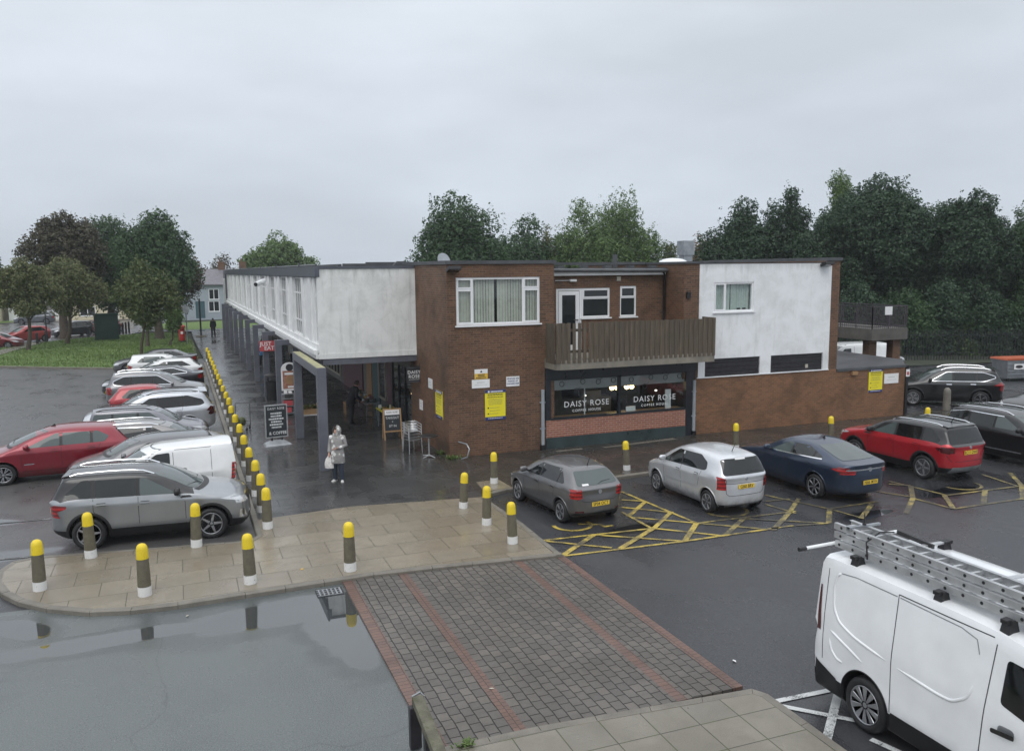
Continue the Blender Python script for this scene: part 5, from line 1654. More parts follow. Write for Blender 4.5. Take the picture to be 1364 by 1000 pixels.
            for line, w_, mt in S.get('strips', []):
                mb = MB(); sk.strip(mb, vw, [(fx(d), z) for d, z in line], w_, 0.014); mb.build('side_strip', pm if mt == 'body' else M[mt], root)
        for line in S.get('rear_seams', []):
            mb = MB(); sk.strip(mb, 'B', line, 0.012, 0.0025); mb.build('tailgate_seam', M['black'], root)
        for p, mt, nm in S.get('rear_patches', []):
            mb = MB(); sk.patch(mb, 'B', p, 0.010, 0.06); mb.build(nm, pm if mt == 'body' else M[mt], root)
        for p, mt, nm in S.get('side_patches', []):
            for vw in ('L', 'R'):
                mb = MB(); sk.patch(mb, vw, [(fx(d), z) for d, z in p], 0.008, 0.06); mb.build(nm, pm if mt == 'body' else M[mt], root)
    # mirrors
    md, mz = S.get('mirror', (S['dc'] + 0.42, S['bf'] + 0.09))
    for sg, vw in ((1, 'L'), (-1, 'R')):
        h = sk.hit(vw, fx(md), mz - 0.04)
        if h:
            y = h[0].y
            mb = MB()
            c = Vector((fx(md) + 0.03, y + sg * 0.13, mz + 0.02))
            n_, m_ = 10, 7
            vs = []
            for i in range(m_ + 1):
                t = math.pi * i / m_
                for k in range(n_):
                    a = 2 * math.pi * k / n_
                    ex = lambda q: math.copysign(abs(q) ** 0.6, q)
                    vs.append(c + Vector((0.065 * ex(math.cos(t)), sg * 0.0 + 0.11 * ex(math.sin(t) * math.cos(a)), 0.075 * ex(math.sin(t) * math.sin(a)))))
            mb.add(vs, [(i * n_ + k, i * n_ + (k + 1) % n_, (i + 1) * n_ + (k + 1) % n_, (i + 1) * n_ + k) for i in range(m_) for k in range(n_)], 0, True)
            mb.bar((fx(md) + 0.03, y - sg * 0.03, mz - 0.03), (fx(md) + 0.03, y + sg * 0.10, mz - 0.02), 0.07, 0.035, mi=1)
            mb.build('wing_mirror', [trim if S.get('black_mirror') else pm, trim], root)
    if S.get('rails'):
        y = hw * S.get('raily', 0.62)
        d0, d1 = S['rails']
        for sg in (1, -1):
            mb = MB(); P = []
            for i in range(9):
                d = d0 + (d1 - d0) * i / 8
                h = sk.hit('T', fx(d), sg * y)
                if h: P.append(h[0] + Vector((0, 0, 0.045 if 0 < i < 8 else 0.0)))
            mb.tube(P, 0.02, 6)
            mb.build('roof_rail', M[S.get('railmat', 'chrome')], root)
    if S.get('antenna'):
        d, ln, sh = S['antenna']
        h = sk.hit('T', fx(d), 0.0)
        mb = MB()
        if sh == 'fin': mb.add([h[0] + Vector(v) for v in ((0.07, 0, -0.01), (-0.07, 0.022, -0.01), (-0.07, -0.022, -0.01), (-0.05, 0, 0.075))], [(0, 1, 3), (0, 3, 2), (1, 2, 3), (0, 2, 1)])
        else: mb.tube([h[0], h[0] + Vector((-ln * 0.5, 0, ln * 0.87))], [0.012, 0.006], 6)
        mb.build('aerial', M['black'] if sh != 'finb' else pm, root)
    # plates
    for which, tx in (('B', plate), ('F', plate_front)):
        if not tx: continue
        zp = S.get('zplate', 0.78) if which == 'B' else S.get('zplatef', 0.42)
        yp = S.get('yplate', 0.0)
        hs = [sk.hit(which, yp, zp + dz) for dz in (-0.06, 0.06)]
        if None in hs: continue
        sg = -1 if which == 'B' else 1
        x = (max if which == 'F' else min)(hs[0][0].x, hs[1][0].x) + sg * 0.014
        mb = MB(); mb.box(x - 0.006, x + 0.006, yp - 0.26, yp + 0.26, zp - 0.056, zp + 0.056)
        pl = mb.build('number_plate', M['plate_y' if which == 'B' else 'plate_w'], root, bevel=0.004)
        text('plate_lettering', tx, 0.125, (x + sg * 0.0075, yp, zp), (R(90), 0, R(-90 if which == 'B' else 90)), M['ink'], pl, spacing=1.05, bold=0.012, squeeze=0.80)
    if S.get('badge'):
        yb_, zb_, rb_ = S['badge']
        h = sk.hit('B', yb_, zb_)
        mb = MB(); mb.lathe([(rb_, -0.012), (rb_, 0.008), (rb_ * 0.8, 0.012), (0.0001, 0.010)], 16, (h[0].x, yb_, zb_), 'x')
        mb.build('badge', M['chrome'], root)
    if S.get('spoiler'):
        ds, wsp = S['spoiler']
        h = sk.hit('T', fx(S['drr']) + 0.03, 0)
        z = h[0].z if h else S['zr']
        x0 = fx(S['drr'])
        mb = MB(); y = hw * wsp
        mb.add([(x0 + 0.1, -y, z - 0.03), (x0 + 0.1, y, z - 0.03), (x0 - ds, y * 0.96, z - 0.055), (x0 - ds, -y * 0.96, z - 0.055), (x0 + 0.1, -y, z + 0.006), (x0 + 0.1, y, z + 0.006), (x0 - ds, y * 0.96, z - 0.025), (x0 - ds, -y * 0.96, z - 0.025)], [(0, 3, 2, 1), (4, 5, 6, 7), (0, 1, 5, 4), (2, 3, 7, 6), (1, 2, 6, 5), (3, 0, 4, 7)])
        mb.build('roof_spoiler', car_paint((0.012, 0.012, 0.013), 0.2) if S.get('two_tone') else pm, root, bevel=0.01)
    return root, sk


def spec(**k):
    """a five door hatchback; change what differs"""
    S = dict(L=3.97, W=1.68, H=1.46, fo=0.80, wb=2.47, r=0.30, zn=0.72, zc=0.98, dc=1.02, dr=1.75, drr=3.62, zr=1.42, dh=3.86, zt=0.98, zd=0.92, bf=0.95, br=1.0,
             dlo=[(1.42, 0.99), (2.05, 1.33), (3.05, 1.35), (3.40, 1.06), (3.36, 1.03)], split=[2.15, 3.08])
    S.update(k)
    return S


def stretch(S, L):
    """same car, drawn L long"""
    S = dict(S); S['sx'] = L / S['L']; return S


def suv(**k):
    S = spec(L=4.18, W=1.775, H=1.60, fo=0.84, wb=2.50, r=0.345, gc=0.20, zn=0.90, zc=1.08, dc=1.12, dr=1.98, drr=3.80, zr=1.575, dh=4.04, zt=1.06, zd=1.02, bf=1.04, br=1.09, sill=0.43, clad=True, lip=0.06, rw=0.76, nw=0.86, tw=0.90,
             dlo=[(1.52, 1.085), (2.18, 1.45), (3.45, 1.475), (3.80, 1.20), (3.74, 1.12)], split=[2.32, 3.22], rails=(2.0, 3.72), rdrop=0.02, roofcr=0.5)
    S.update(k)
    return S


# ---- the row of cars along the arcade, nearest first
VIT = suv(two_tone=True, detail=2, wstyle='star', spokes=5, seams=[[(1.36, 0.42), (1.36, 0.9), (1.50, 1.07)], [(2.32, 0.40), (2.32, 1.08)], [(3.22, 1.10), (3.22, 0.84), (3.02, 0.52)], [(1.36, 0.42), (2.9, 0.42)]], handles=[(2.18, 0.955), (3.06, 0.975)], tl_side=[(3.76, 0.93), (4.16, 0.80), (4.17, 0.95), (3.98, 1.01), (3.74, 0.985)], hl_side=[(0.16, 0.80), (0.50, 0.865), (0.62, 0.90), (0.24, 0.935)],
          black_mirror=True, rails=(2.0, 3.75), front_glass='carglass_light', spoiler=(0.06, 0.66),
          side_patches=[([(1.20, 0.985), (1.46, 0.985), (1.42, 1.03), (1.26, 1.03)], 'black', 'wing_vent'), ([(0.08, 0.42), (0.24, 0.42), (0.22, 0.60), (0.12, 0.60)], 'chrome', 'fog_lamp')])
build_car('parked_suv', 'grey compact SUV with black roof parked nearest behind the yellow topped bollards', 'car', dict(VIT, scale=1.065, sx=0.975), (-0.76, 21.22), -5, (0.30, 0.315, 0.33), 0.65, plate='YB16 LKE')

CITAN = spec(boxy=True, L=3.96, W=1.72, H=1.68, fo=0.82, wb=2.51, r=0.30, gc=0.17, zn=0.80, zc=1.08, dc=1.02, dr=1.72, drr=3.86, zr=1.72, dh=3.93, zt=1.02, zd=0.98, bf=1.06, br=1.08, rw=0.82, tw=0.95, tw5=0.93, hw5=0.90, roofcr=0.5, spcr=0.8, nw=0.82,
             dlo=[(1.42, 1.12), (1.95, 1.50), (2.28, 1.52), (2.28, 1.12)], split=[], no_rw=False, rwiper=False, rwin=[(-0.62, 1.15), (0.62, 1.15), (0.58, 1.52), (-0.58, 1.52)],
             seams=[[(1.3, 0.3), (1.3, 1.0), (1.95, 1.60), (2.36, 1.62), (2.36, 0.3)], [(3.3, 0.5), (3.3, 1.6)], [(2.4, 1.58), (3.3, 1.58)], [(2.4, 0.5), (3.3, 0.5)]], strips=[([(2.5, 0.66), (3.85, 0.66)], 0.07, 'black')], handles=[(2.2, 0.93)],
             tl_side=[(3.78, 0.68), (3.93, 0.68), (3.94, 1.12), (3.82, 1.12)], tl_rear=[(0.70, 0.68), (0.84, 0.68), (0.82, 1.12), (0.74, 1.12)], lip=0.02)
build_car('small_van', 'small white panel van parked between the two grey cars nearest the bollards', 'van', dict(CITAN, scale=1.0), (-0.75, 23.95), 183, (0.78, 0.79, 0.79), 0.0, plate='NV64 HRD')

HATCH_GREY = spec(L=4.25, W=1.78, H=1.47, fo=0.88, wb=2.6, r=0.31, dc=1.15, dr=1.95, drr=3.85, dh=4.12, zn=0.74, zc=1.0, tint=True, dlo=[(1.55, 1.0), (2.2, 1.33), (3.3, 1.35), (3.72, 1.08), (3.66, 1.04)], split=[2.35, 3.25])
build_car('parked_car', 'dark grey hatchback with its bonnet to the left, just behind the small white van', 'car', HATCH_GREY, (-1.12, 26.55), 183, (0.12, 0.122, 0.13), 0.6)

EST = spec(L=4.70, W=1.82, H=1.50, fo=0.90, wb=2.75, r=0.33, dc=1.20, dr=2.0, drr=4.30, dh=4.58, zn=0.78, zc=1.02, zt=1.02, zd=0.98, bf=1.0, br=1.03, zr=1.46, gc=0.19, dlo=[(1.62, 1.03), (2.28, 1.37), (3.6, 1.40), (4.15, 1.22), (4.22, 1.09)], split=[2.50, 3.4, 3.8], dlo_chrome='top', rails=(2.1, 4.2), railmat='chrome', seams=[[(2.5, 0.4), (2.5, 1.02)], [(3.4, 1.04), (3.3, 0.5)]], strips=[([(1.7, 0.62), (4.0, 0.66)], 0.03, 'black')], black_mirror=True, lip=0.045, clad=True)
build_car('parked_estate', 'grey estate car with silver window line and roof rails, nose towards the bollards', 'car', EST, (-1.02, 29.0), -1, (0.28, 0.265, 0.26), 0.6)

YETI = suv(L=4.22, W=1.79, H=1.69, dr=1.85, drr=3.95, dh=4.12, zr=1.67, zc=1.12, dlo=[(1.55, 1.14), (2.05, 1.53), (3.9, 1.55), (4.02, 1.2), (3.95, 1.16)], split=[2.45, 3.3], two_tone=False, railmat='black', rails=(1.95, 3.85), glass='carglass_light', black_mirror=True)
build_car('parked_suv', 'dark grey boxy car with flat roof, nose towards the bollards beside the silver SUV', 'car', dict(YETI, scale=0.93), (-1.15, 31.7), -1, (0.22, 0.22, 0.245), 0.6)

X5 = suv(L=4.85, W=1.93, H=1.77, fo=0.86, wb=2.93, r=0.37, dc=1.35, dr=2.15, drr=4.35, dh=4.68, zr=1.74, zt=1.14, zd=1.08, bf=1.10, br=1.16, zn=0.95, zc=1.14, clad=False, lip=0.03, sill=0.40, tint=True,
         dlo=[(1.75, 1.15), (2.42, 1.57), (3.8, 1.60), (4.34, 1.42), (4.42, 1.26), (4.25, 1.20)], split=[2.72, 3.6], rails=(2.3, 4.2), railmat='black', raily=0.64, seams=[[(2.72, 0.42), (2.72, 1.15)], [(3.6, 1.17), (3.5, 0.6)], [(1.5, 0.42), (1.5, 1.0)]], handles=[(2.58, 1.02), (3.46, 1.04)], tl_side=[(4.46, 0.98), (4.83, 0.90), (4.83, 1.08), (4.62, 1.14)], tl_mat='lamp_smoke', spoiler=(0.2, 0.68),
         rwin=[(-0.68, 1.20), (0.68, 1.20), (0.60, 1.58), (-0.60, 1.58)])
build_car('parked_suv', 'large silver SUV with dark rear windows, its tail towards the bollards', 'car', dict(X5, scale=0.97), (-1.2, 34.5), 182, (0.62, 0.64, 0.68), 0.55, plate='NX08 UGD')

FIAT = spec(L=3.57, W=1.63, H=1.49, fo=0.72, wb=2.3, r=0.29, dc=0.95, dr=1.62, drr=3.05, zr=1.44, dh=3.46, zt=0.95, zd=0.88, dlo=[(1.3, 0.98), (1.85, 1.34), (2.7, 1.35), (3.0, 1.08), (2.95, 1.02)], split=[2.25], strips=[([(3.3, 0.62), (3.42, 0.72)], 0.05, 'white'), ([(3.36, 0.58), (3.48, 0.66)], 0.05, 'white')])
build_car('parked_car', 'small red hatchback tucked behind the large silver SUV', 'car', FIAT, (-1.15, 38.6), 0, (0.36, 0.022, 0.03), 0.2)

TIG = suv(L=4.43, W=1.81, H=1.70, fo=0.87, wb=2.6, drr=4.02, dh=4.28, zr=1.67, zc=1.12, dc=1.18, dr=2.0, dlo=[(1.55, 1.12), (2.2, 1.53), (3.6, 1.54), (4.05, 1.34), (4.05, 1.2), (3.9, 1.15)], split=[2.4, 3.3], dlo_chrome='ring', clad=True, tl_side=[(4.10, 0.92), (4.41, 0.86), (4.42, 1.06), (4.16, 1.08)], rails=(2.1, 3.95), antenna=(3.5, 0.35, 'mast'))
build_car('parked_suv', 'mid grey SUV with silver ringed side windows, just behind the small red hatchback', 'car', TIG, (-1.05, 42.0), -1, (0.21, 0.215, 0.225), 0.6, plate='NL13 VWE')

SEDAN = spec(L=4.9, W=1.86, H=1.46, fo=0.85, wb=2.97, r=0.33, dc=1.55, dr=2.3, drr=3.55, zr=1.43, dh=4.25, zt=1.06, zd=1.02, bf=0.99, br=1.03, zn=0.76, zc=1.0, dlo=[(1.95, 1.02), (2.55, 1.33), (3.4, 1.34), (4.05, 1.12), (4.02, 1.07)], split=[2.9, 3.75], dlo_chrome='ring', tl_side=[(4.55, 0.84), (4.86, 0.78), (4.86, 0.95), (4.6, 0.94)], tailcr=0.6, rwiper=False)
build_car('parked_saloon', 'near black saloon with silver window surround, tail towards the bollards', 'car', SEDAN, (-1.35, 46.6), 181, (0.04, 0.043, 0.05), 0.5, plate='NK12 FDJ')
WH1 = spec(L=4.3, W=1.78, H=1.45, fo=0.85, wb=2.6, dc=1.2, dr=2.0, drr=3.6, dh=4.1, zt=1.0, zd=0.97, dlo=[(1.6, 1.0), (2.25, 1.32), (3.2, 1.33), (3.65, 1.08)], split=[2.4])
build_car('parked_car', 'white coupe like hatchback with a dark windscreen to the left, behind the near black saloon', 'car', WH1, (-1.0, 50.2), 181, (0.74, 0.75, 0.75), 0.0, plate='NU65 KZA')
build_car('parked_car', 'white hatchback with a red tail lamp on its left end, second from the lawn', 'car', spec(dlo=[(1.42, 0.99), (2.05, 1.33), (3.05, 1.35), (3.40, 1.06), (3.36, 1.03)], glass='carglass_light'), (-0.95, 53.4), 0, (0.74, 0.75, 0.75), 0.0, plate='NG11 OXP')
build_car('parked_saloon', 'dark grey saloon nearest the lawn, parked last in the row by the bollards', 'car', dict(SEDAN, dlo_chrome=None), (-1.45, 56.6), 181, (0.13, 0.135, 0.145), 0.5, plate='NJ59 TRV')

CLIO = spec(L=4.03, W=1.72, H=1.49, fo=0.84, wb=2.58, r=0.305, dc=1.0, dr=1.9, drr=3.50, zr=1.44, dh=3.88, zt=0.98, zd=0.93, bf=0.97, br=1.0, zn=0.74, zc=1.0, dlo=[(1.38, 1.0), (2.12, 1.35), (3.15, 1.34), (3.42, 1.18), (3.30, 1.04)], split=[2.24, 2.98], lip=0.02, glass='carglass_light', wstyle='twin', spokes=7,
            seams=[[(1.30, 0.36), (1.28, 0.9)], [(2.24, 0.34), (2.24, 0.99)], [(3.2, 1.0), (3.02, 0.6)], [(1.30, 0.36), (2.8, 0.36)]], handles=[(2.08, 0.90), (2.98, 0.92)], strips=[([(1.32, 0.60), (2.95, 0.64)], 0.035, 'body')], side_patches=[([(1.34, 0.54), (1.58, 0.545), (1.58, 0.57), (1.34, 0.565)], 'chrome', 'badge_strip')],
            tl_side=[(3.66, 0.80), (3.98, 0.72), (3.99, 0.86), (3.80, 0.92)], tl_mat='lamp_red', rwin=[(-0.56, 1.0), (0.56, 1.0), (0.50, 1.34), (-0.50, 1.34)], mirror=(1.45, 1.04), antenna=(2.0, 0.2, 'fin'))
build_car('red_hatchback', 'red five door hatchback standing in the aisle at the left edge behind the grey SUV', 'car', dict(CLIO, scale=1.06, sx=1.05), (-3.75, 28.75), 181, (0.23, 0.010, 0.024), 0.35, plate='YD58 KGN')

# ---- the marked bays in front of the coffee shop
POLO = spec(fo=0.80, wb=2.47, drr=3.42, zr=1.40, dh=3.84, rw=0.70, zt=0.96, seams=[[(1.26, 0.34), (1.24, 0.9)], [(2.15, 0.34), (2.15, 0.98)], [(3.08, 1.0), (2.90, 0.62)], [(1.26, 0.34), (2.75, 0.34)]], handles=[(2.0, 0.83), (2.88, 0.86)], lip=0.02, wstyle='twin', spokes=5,
            rwin=[(-0.60, 1.02), (0.60, 1.02), (0.52, 1.335), (-0.52, 1.335)], rglass='carglass_light', tl_rear=[(0.50, 0.74), (0.60, 0.70), (0.82, 0.74), (0.80, 0.97), (0.53, 0.95)], tl_side=[(3.72, 0.78), (3.94, 0.72), (3.95, 0.95), (3.76, 0.95)], zplate=0.56, badge=(0.0, 0.86, 0.055), antenna=(3.3, 0.25, 'mast'), tw=0.90,
            rear_seams=[[(-0.78, 0.70), (-0.50, 0.66), (-0.44, 0.63), (0.44, 0.63), (0.50, 0.66), (0.78, 0.70)]], rear_patches=[([(-0.36, 0.48), (0.36, 0.48), (0.42, 0.625), (-0.42, 0.625)], 'body', 'plate_recess'), ([(-0.66, 0.36), (-0.46, 0.36), (-0.46, 0.40), (-0.66, 0.40)], 'lamp_smoke', 'reflector'), ([(0.46, 0.36), (0.66, 0.36), (0.66, 0.40), (0.46, 0.40)], 'lamp_smoke', 'reflector'), ([(-0.70, 0.28), (0.70, 0.28), (0.66, 0.345), (-0.66, 0.345)], 'black', 'lower_bumper'), ([(0.28, 1.02), (0.46, 1.02), (0.46, 1.06), (0.28, 1.06)], 'sign_white', 'sticker')])
build_car('grey_hatchback', 'grey five door hatchback in the first yellow marked bay beside the paving', 'car', dict(POLO, sx=0.93, scale=0.965), (9.12, 19.33), 96, (0.15, 0.15, 0.155), 0.6, plate='SP04 OCT')

MODUS = spec(L=4.03, W=1.72, H=1.62, fo=0.80, wb=2.58, r=0.31, zn=0.82, zc=1.08, dc=0.92, dr=1.75, drr=3.68, zr=1.57, dh=3.94, zt=1.06, zd=1.0, bf=1.02, br=1.10, rw=0.76, tw=0.92, tw5=0.86,
             dlo=[(1.12, 1.04), (1.85, 1.46), (2.9, 1.49), (3.26, 1.34), (3.30, 1.16), (3.18, 1.12)], split=[1.50, 2.12], lip=0.03, wstyle='wide', spokes=6, front_glass='carglass_light',
             seams=[[(1.28, 0.34), (1.22, 1.0)], [(2.12, 0.34), (2.12, 1.08)], [(3.1, 1.1), (2.95, 0.66)]], handles=[(1.98, 0.93), (2.88, 0.98)], strips=[([(1.35, 0.62), (2.95, 0.68)], 0.05, 'body')], rwin=[(-0.68, 1.09), (0.68, 1.09), (0.62, 1.46), (0.50, 1.49), (-0.50, 1.49), (-0.62, 1.46)], rglass='carglass',
             tl_rear=[(0.66, 0.72), (0.84, 0.72), (0.85, 1.02), (0.78, 1.06), (0.64, 1.02)], tl_side=[(3.80, 0.72), (4.0, 0.70), (4.0, 1.02), (3.80, 1.04)], zplate=0.78, badge=(0.0, 0.98, 0.04), antenna=(3.35, 0.3, 'mast'),
             rear_seams=[[(-0.62, 0.98), (-0.60, 0.62), (-0.52, 0.55), (0.52, 0.55), (0.60, 0.62), (0.62, 0.98)], [(-0.62, 0.88), (-0.4, 0.87), (0.4, 0.87), (0.62, 0.88)]], rear_patches=[([(-0.10, 1.455), (0.22, 1.455), (0.22, 1.495), (-0.10, 1.495)], 'sign_white', 'sticker'), ([(-0.7, 0.22), (0.7, 0.22), (0.72, 0.30), (-0.72, 0.30)], 'black', 'lower_bumper')])
build_car('silver_hatchback', 'tall rounded silver hatchback in the second marked bay by the coffee shop', 'car', dict(MODUS, sx=0.93, scale=0.955), (13.0, 18.62), 92, (0.62, 0.635, 0.66), 0.5, plate='GJ60 BRV')

INSIG = spec(L=4.83, W=1.86, H=1.50, fo=0.95, wb=2.74, r=0.335, zn=0.78, zc=1.02, dc=1.45, dr=2.25, drr=3.35, zr=1.46, dh=4.42, zt=1.09, zd=1.06, bf=1.0, br=1.06, gc=0.17, rw=0.70, tw=0.88, tw5=0.86, tailcr=0.7, spcr=0.1, hw5=0.70,
             dlo=[(1.85, 1.04), (2.5, 1.36), (3.25, 1.37), (3.85, 1.16), (3.88, 1.11)], split=[2.72, 3.56], dlo_chrome='bottom', glass='carglass', front_glass='carglass_light', wstyle='wide', spokes=7, lip=0.02,
             seams=[[(2.72, 0.36), (2.72, 1.05)], [(3.65, 1.08), (3.45, 0.66)], [(1.6, 0.36), (1.58, 0.95)]], handles=[(2.56, 0.90), (3.40, 0.94)], rwin=[(-0.60, 1.13), (0.60, 1.13), (0.52, 1.40), (-0.52, 1.40)], rglass='carglass_light', rwiper=False,
             tl_rear=[(0.48, 0.84), (0.85, 0.82), (0.86, 1.0), (0.46, 0.95)], tl_side=[(4.28, 0.94), (4.76, 0.82), (4.77, 1.0), (4.5, 1.01)], zplate=0.60, badge=(0.0, 0.935, 0.06), antenna=(3.05, 0.2, 'fin'),
             rear_patches=[([(-0.72, 0.925), (0.72, 0.925), (0.70, 0.965), (-0.70, 0.965)], 'chrome', 'chrome_bar'), ([(-0.7, 0.2), (0.7, 0.2), (0.74, 0.30), (-0.74, 0.30)], 'black', 'lower_bumper')], rear_seams=[[(-0.62, 0.82), (-0.52, 0.73), (0.52, 0.73), (0.62, 0.82)]])
build_car('blue_saloon', 'dark blue saloon with a chrome boot bar, between the silver hatchback and the red SUV', 'car', dict(INSIG, sx=0.95, scale=0.99), (16.52, 18.62), 93, (0.022, 0.038, 0.072), 0.5, plate='NJ66 MYH')

RVIT = dict(VIT, rimmat='alloy', tint=True, tl_mat='lamp_smoke', zplate=0.86, badge=(0.0, 1.0, 0.045), antenna=(3.5, 0.22, 'mast'), rwin=[(-0.66, 1.10), (0.66, 1.10), (0.58, 1.47), (-0.58, 1.47)], rglass='carglass_tint',
            tl_rear=[(0.56, 0.86), (0.88, 0.86), (0.87, 1.03), (0.58, 1.01)], rear_patches=[([(-0.62, 0.30), (0.62, 0.30), (0.58, 0.46), (-0.58, 0.46)], 'galv', 'skid_plate')], rear_seams=[[(-0.80, 0.86), (-0.62, 0.62), (0.62, 0.62), (0.80, 0.86)]], railmat='chrome')
build_car('red_suv', 'bright red compact SUV with black roof and silver rails, in the marked bays', 'car', dict(RVIT, scale=1.03), (20.85, 19.05), 92, (0.42, 0.012, 0.022), 0.3, plate='RC11 OWE')

P3 = suv(L=4.45, W=1.84, H=1.63, fo=0.9, wb=2.67, drr=4.0, dh=4.3, zr=1.58, dr=1.95, dc=1.15, dlo=[(1.55, 1.10), (2.2, 1.47), (3.5, 1.49), (4.1, 1.38), (4.15, 1.22), (3.9, 1.13)], split=[2.45, 3.35], dlo_chrome='top', rails=(2.0, 3.9), railmat='chrome', handles=[(2.3, 0.98), (3.2, 1.0)], chrome_handles=False, black_mirror=True, spoiler=(0.25, 0.70), strips=[([(1.5, 0.44), (2.9, 0.44)], 0.035, 'chrome')], tl_mat='lamp_smoke', front_glass='carglass_light', clad=True, ws_glass='carglass_light')
build_car('black_suv', 'black SUV with silver roof rails, nose outwards, at the right edge past the red one', 'car', P3, (24.75, 18.35), -87, (0.010, 0.011, 0.013), 0.3, plate_front='FE69 RXH')

# ---- behind the annex
XT = suv(L=4.64, W=1.82, H=1.72, fo=0.93, wb=2.70, r=0.36, drr=4.15, dh=4.48, zr=1.68, dr=2.0, dc=1.2, bf=1.08, br=1.13, dlo=[(1.6, 1.12), (2.25, 1.53), (3.7, 1.55), (4.16, 1.40), (4.20, 1.32), (3.75, 1.16)], split=[2.5, 3.45], dlo_chrome='ring', rails=(2.05, 4.0), railmat='chrome', handles=[(2.35, 1.0), (3.3, 1.03)], chrome_handles=True, black_mirror=True, tl_side=[(4.1, 0.98), (4.6, 0.94), (4.61, 1.10), (4.35, 1.12)], wstyle='twin', spokes=5, spoiler=(0.2, 0.68), front_glass='carglass_light', seams=[[(2.5, 0.45), (2.5, 1.11)], [(3.45, 1.13), (3.4, 0.7)]])
p = gnd(1262, 543, ROAD)
build_car('parked_suv', 'black SUV with silver window surround parked side on past the annex wall', 'car', dict(XT, scale=1.0), (p.x + 0.8, p.y + 0.9), 140, (0.016, 0.017, 0.018), 0.35)
build_car('parked_car', 'black car cut by the right edge, beside the orange lidded bin', 'car', dict(SEDAN, dlo_chrome='ring'), (32.9, 22.6), 172, (0.012, 0.012, 0.014), 0.3)

MPV = spec(L=4.6, W=1.85, H=1.66, fo=0.93, wb=2.72, r=0.33, zn=0.82, zc=1.08, dc=1.05, dr=2.0, drr=4.2, zr=1.6, dh=4.48, zt=1.05, zd=1.0, bf=1.0, br=1.08, dlo=[(1.35, 1.06), (2.1, 1.46), (3.8, 1.48), (4.1, 1.2)], split=[1.75, 2.6, 3.4], ws_glass='carglass_tint')
build_car('parked_mpv', 'silver grey people carrier nosing out from behind the raised walkway', 'car', MPV, (38.3, 38.6), -18, (0.2, 0.205, 0.215), 0.5, plate_front='MW17 FYN')
VIV = dict(CITAN, L=4.8, H=1.97, W=1.95, wb=3.1, fo=0.9, drr=4.7, dh=4.77, zr=1.95, zc=1.2, bf=1.15, br=1.15, zn=0.95, dr=1.65, r=0.33, seams=[[(2.4, 0.4), (2.4, 1.8)], [(3.6, 0.4), (3.6, 1.8)]], strips=[], dlo=[(1.3, 1.2), (1.8, 1.68), (2.2, 1.7), (2.2, 1.22)], rwin=[(-0.62, 1.25), (0.62, 1.25), (0.58, 1.7), (-0.58, 1.7)], tl_side=[(4.62, 0.8), (4.77, 0.8), (4.77, 1.4), (4.66, 1.4)], tl_rear=[(0.8, 0.8), (0.94, 0.8), (0.92, 1.4), (0.84, 1.4)], handles=[])
build_car('white_van', 'white panel van half hidden by the piers of the raised walkway', 'van', VIV, (34.9, 36.6), 172, (0.76, 0.78, 0.79), 0.0)

# ---- on the far road by the lawn
far = dict(detail=0)
build_car('distant_car', 'dark red car cut by the left edge on the far road beyond the lawn', 'car', dict(spec(), **far), (-14.2, 80.6), -15, (0.16, 0.012, 0.018), 0.3)
build_car('distant_car', 'pinkish red hatchback facing left between the small trees on the far road', 'car', dict(spec(H=1.52), **far), (-13.0, 87.2), 210, (0.38, 0.06, 0.06), 0.2)
build_car('distant_car', 'dark grey hatchback with pale windscreen on the far road behind a thick trunk', 'car', dict(spec(H=1.52), **far), (-9.9, 93.3), 212, (0.05, 0.053, 0.06), 0.4)
build_car('distant_car', 'red car mostly hidden behind the green cabinet', 'car', dict(spec(), **far), (-7.0, 98.0), 60, (0.28, 0.03, 0.03), 0.2)
build_car('distant_van', 'grey long vehicle standing in front of the pale house behind the trees', 'van', dict(MPV, detail=0), (-16.6, 118.5), 180, (0.15, 0.16, 0.18), 0.4)
M['foodpic'] = simple('food picture print', (0.36, 0.17, 0.12), 0.5, var=0.5, vscale=9)
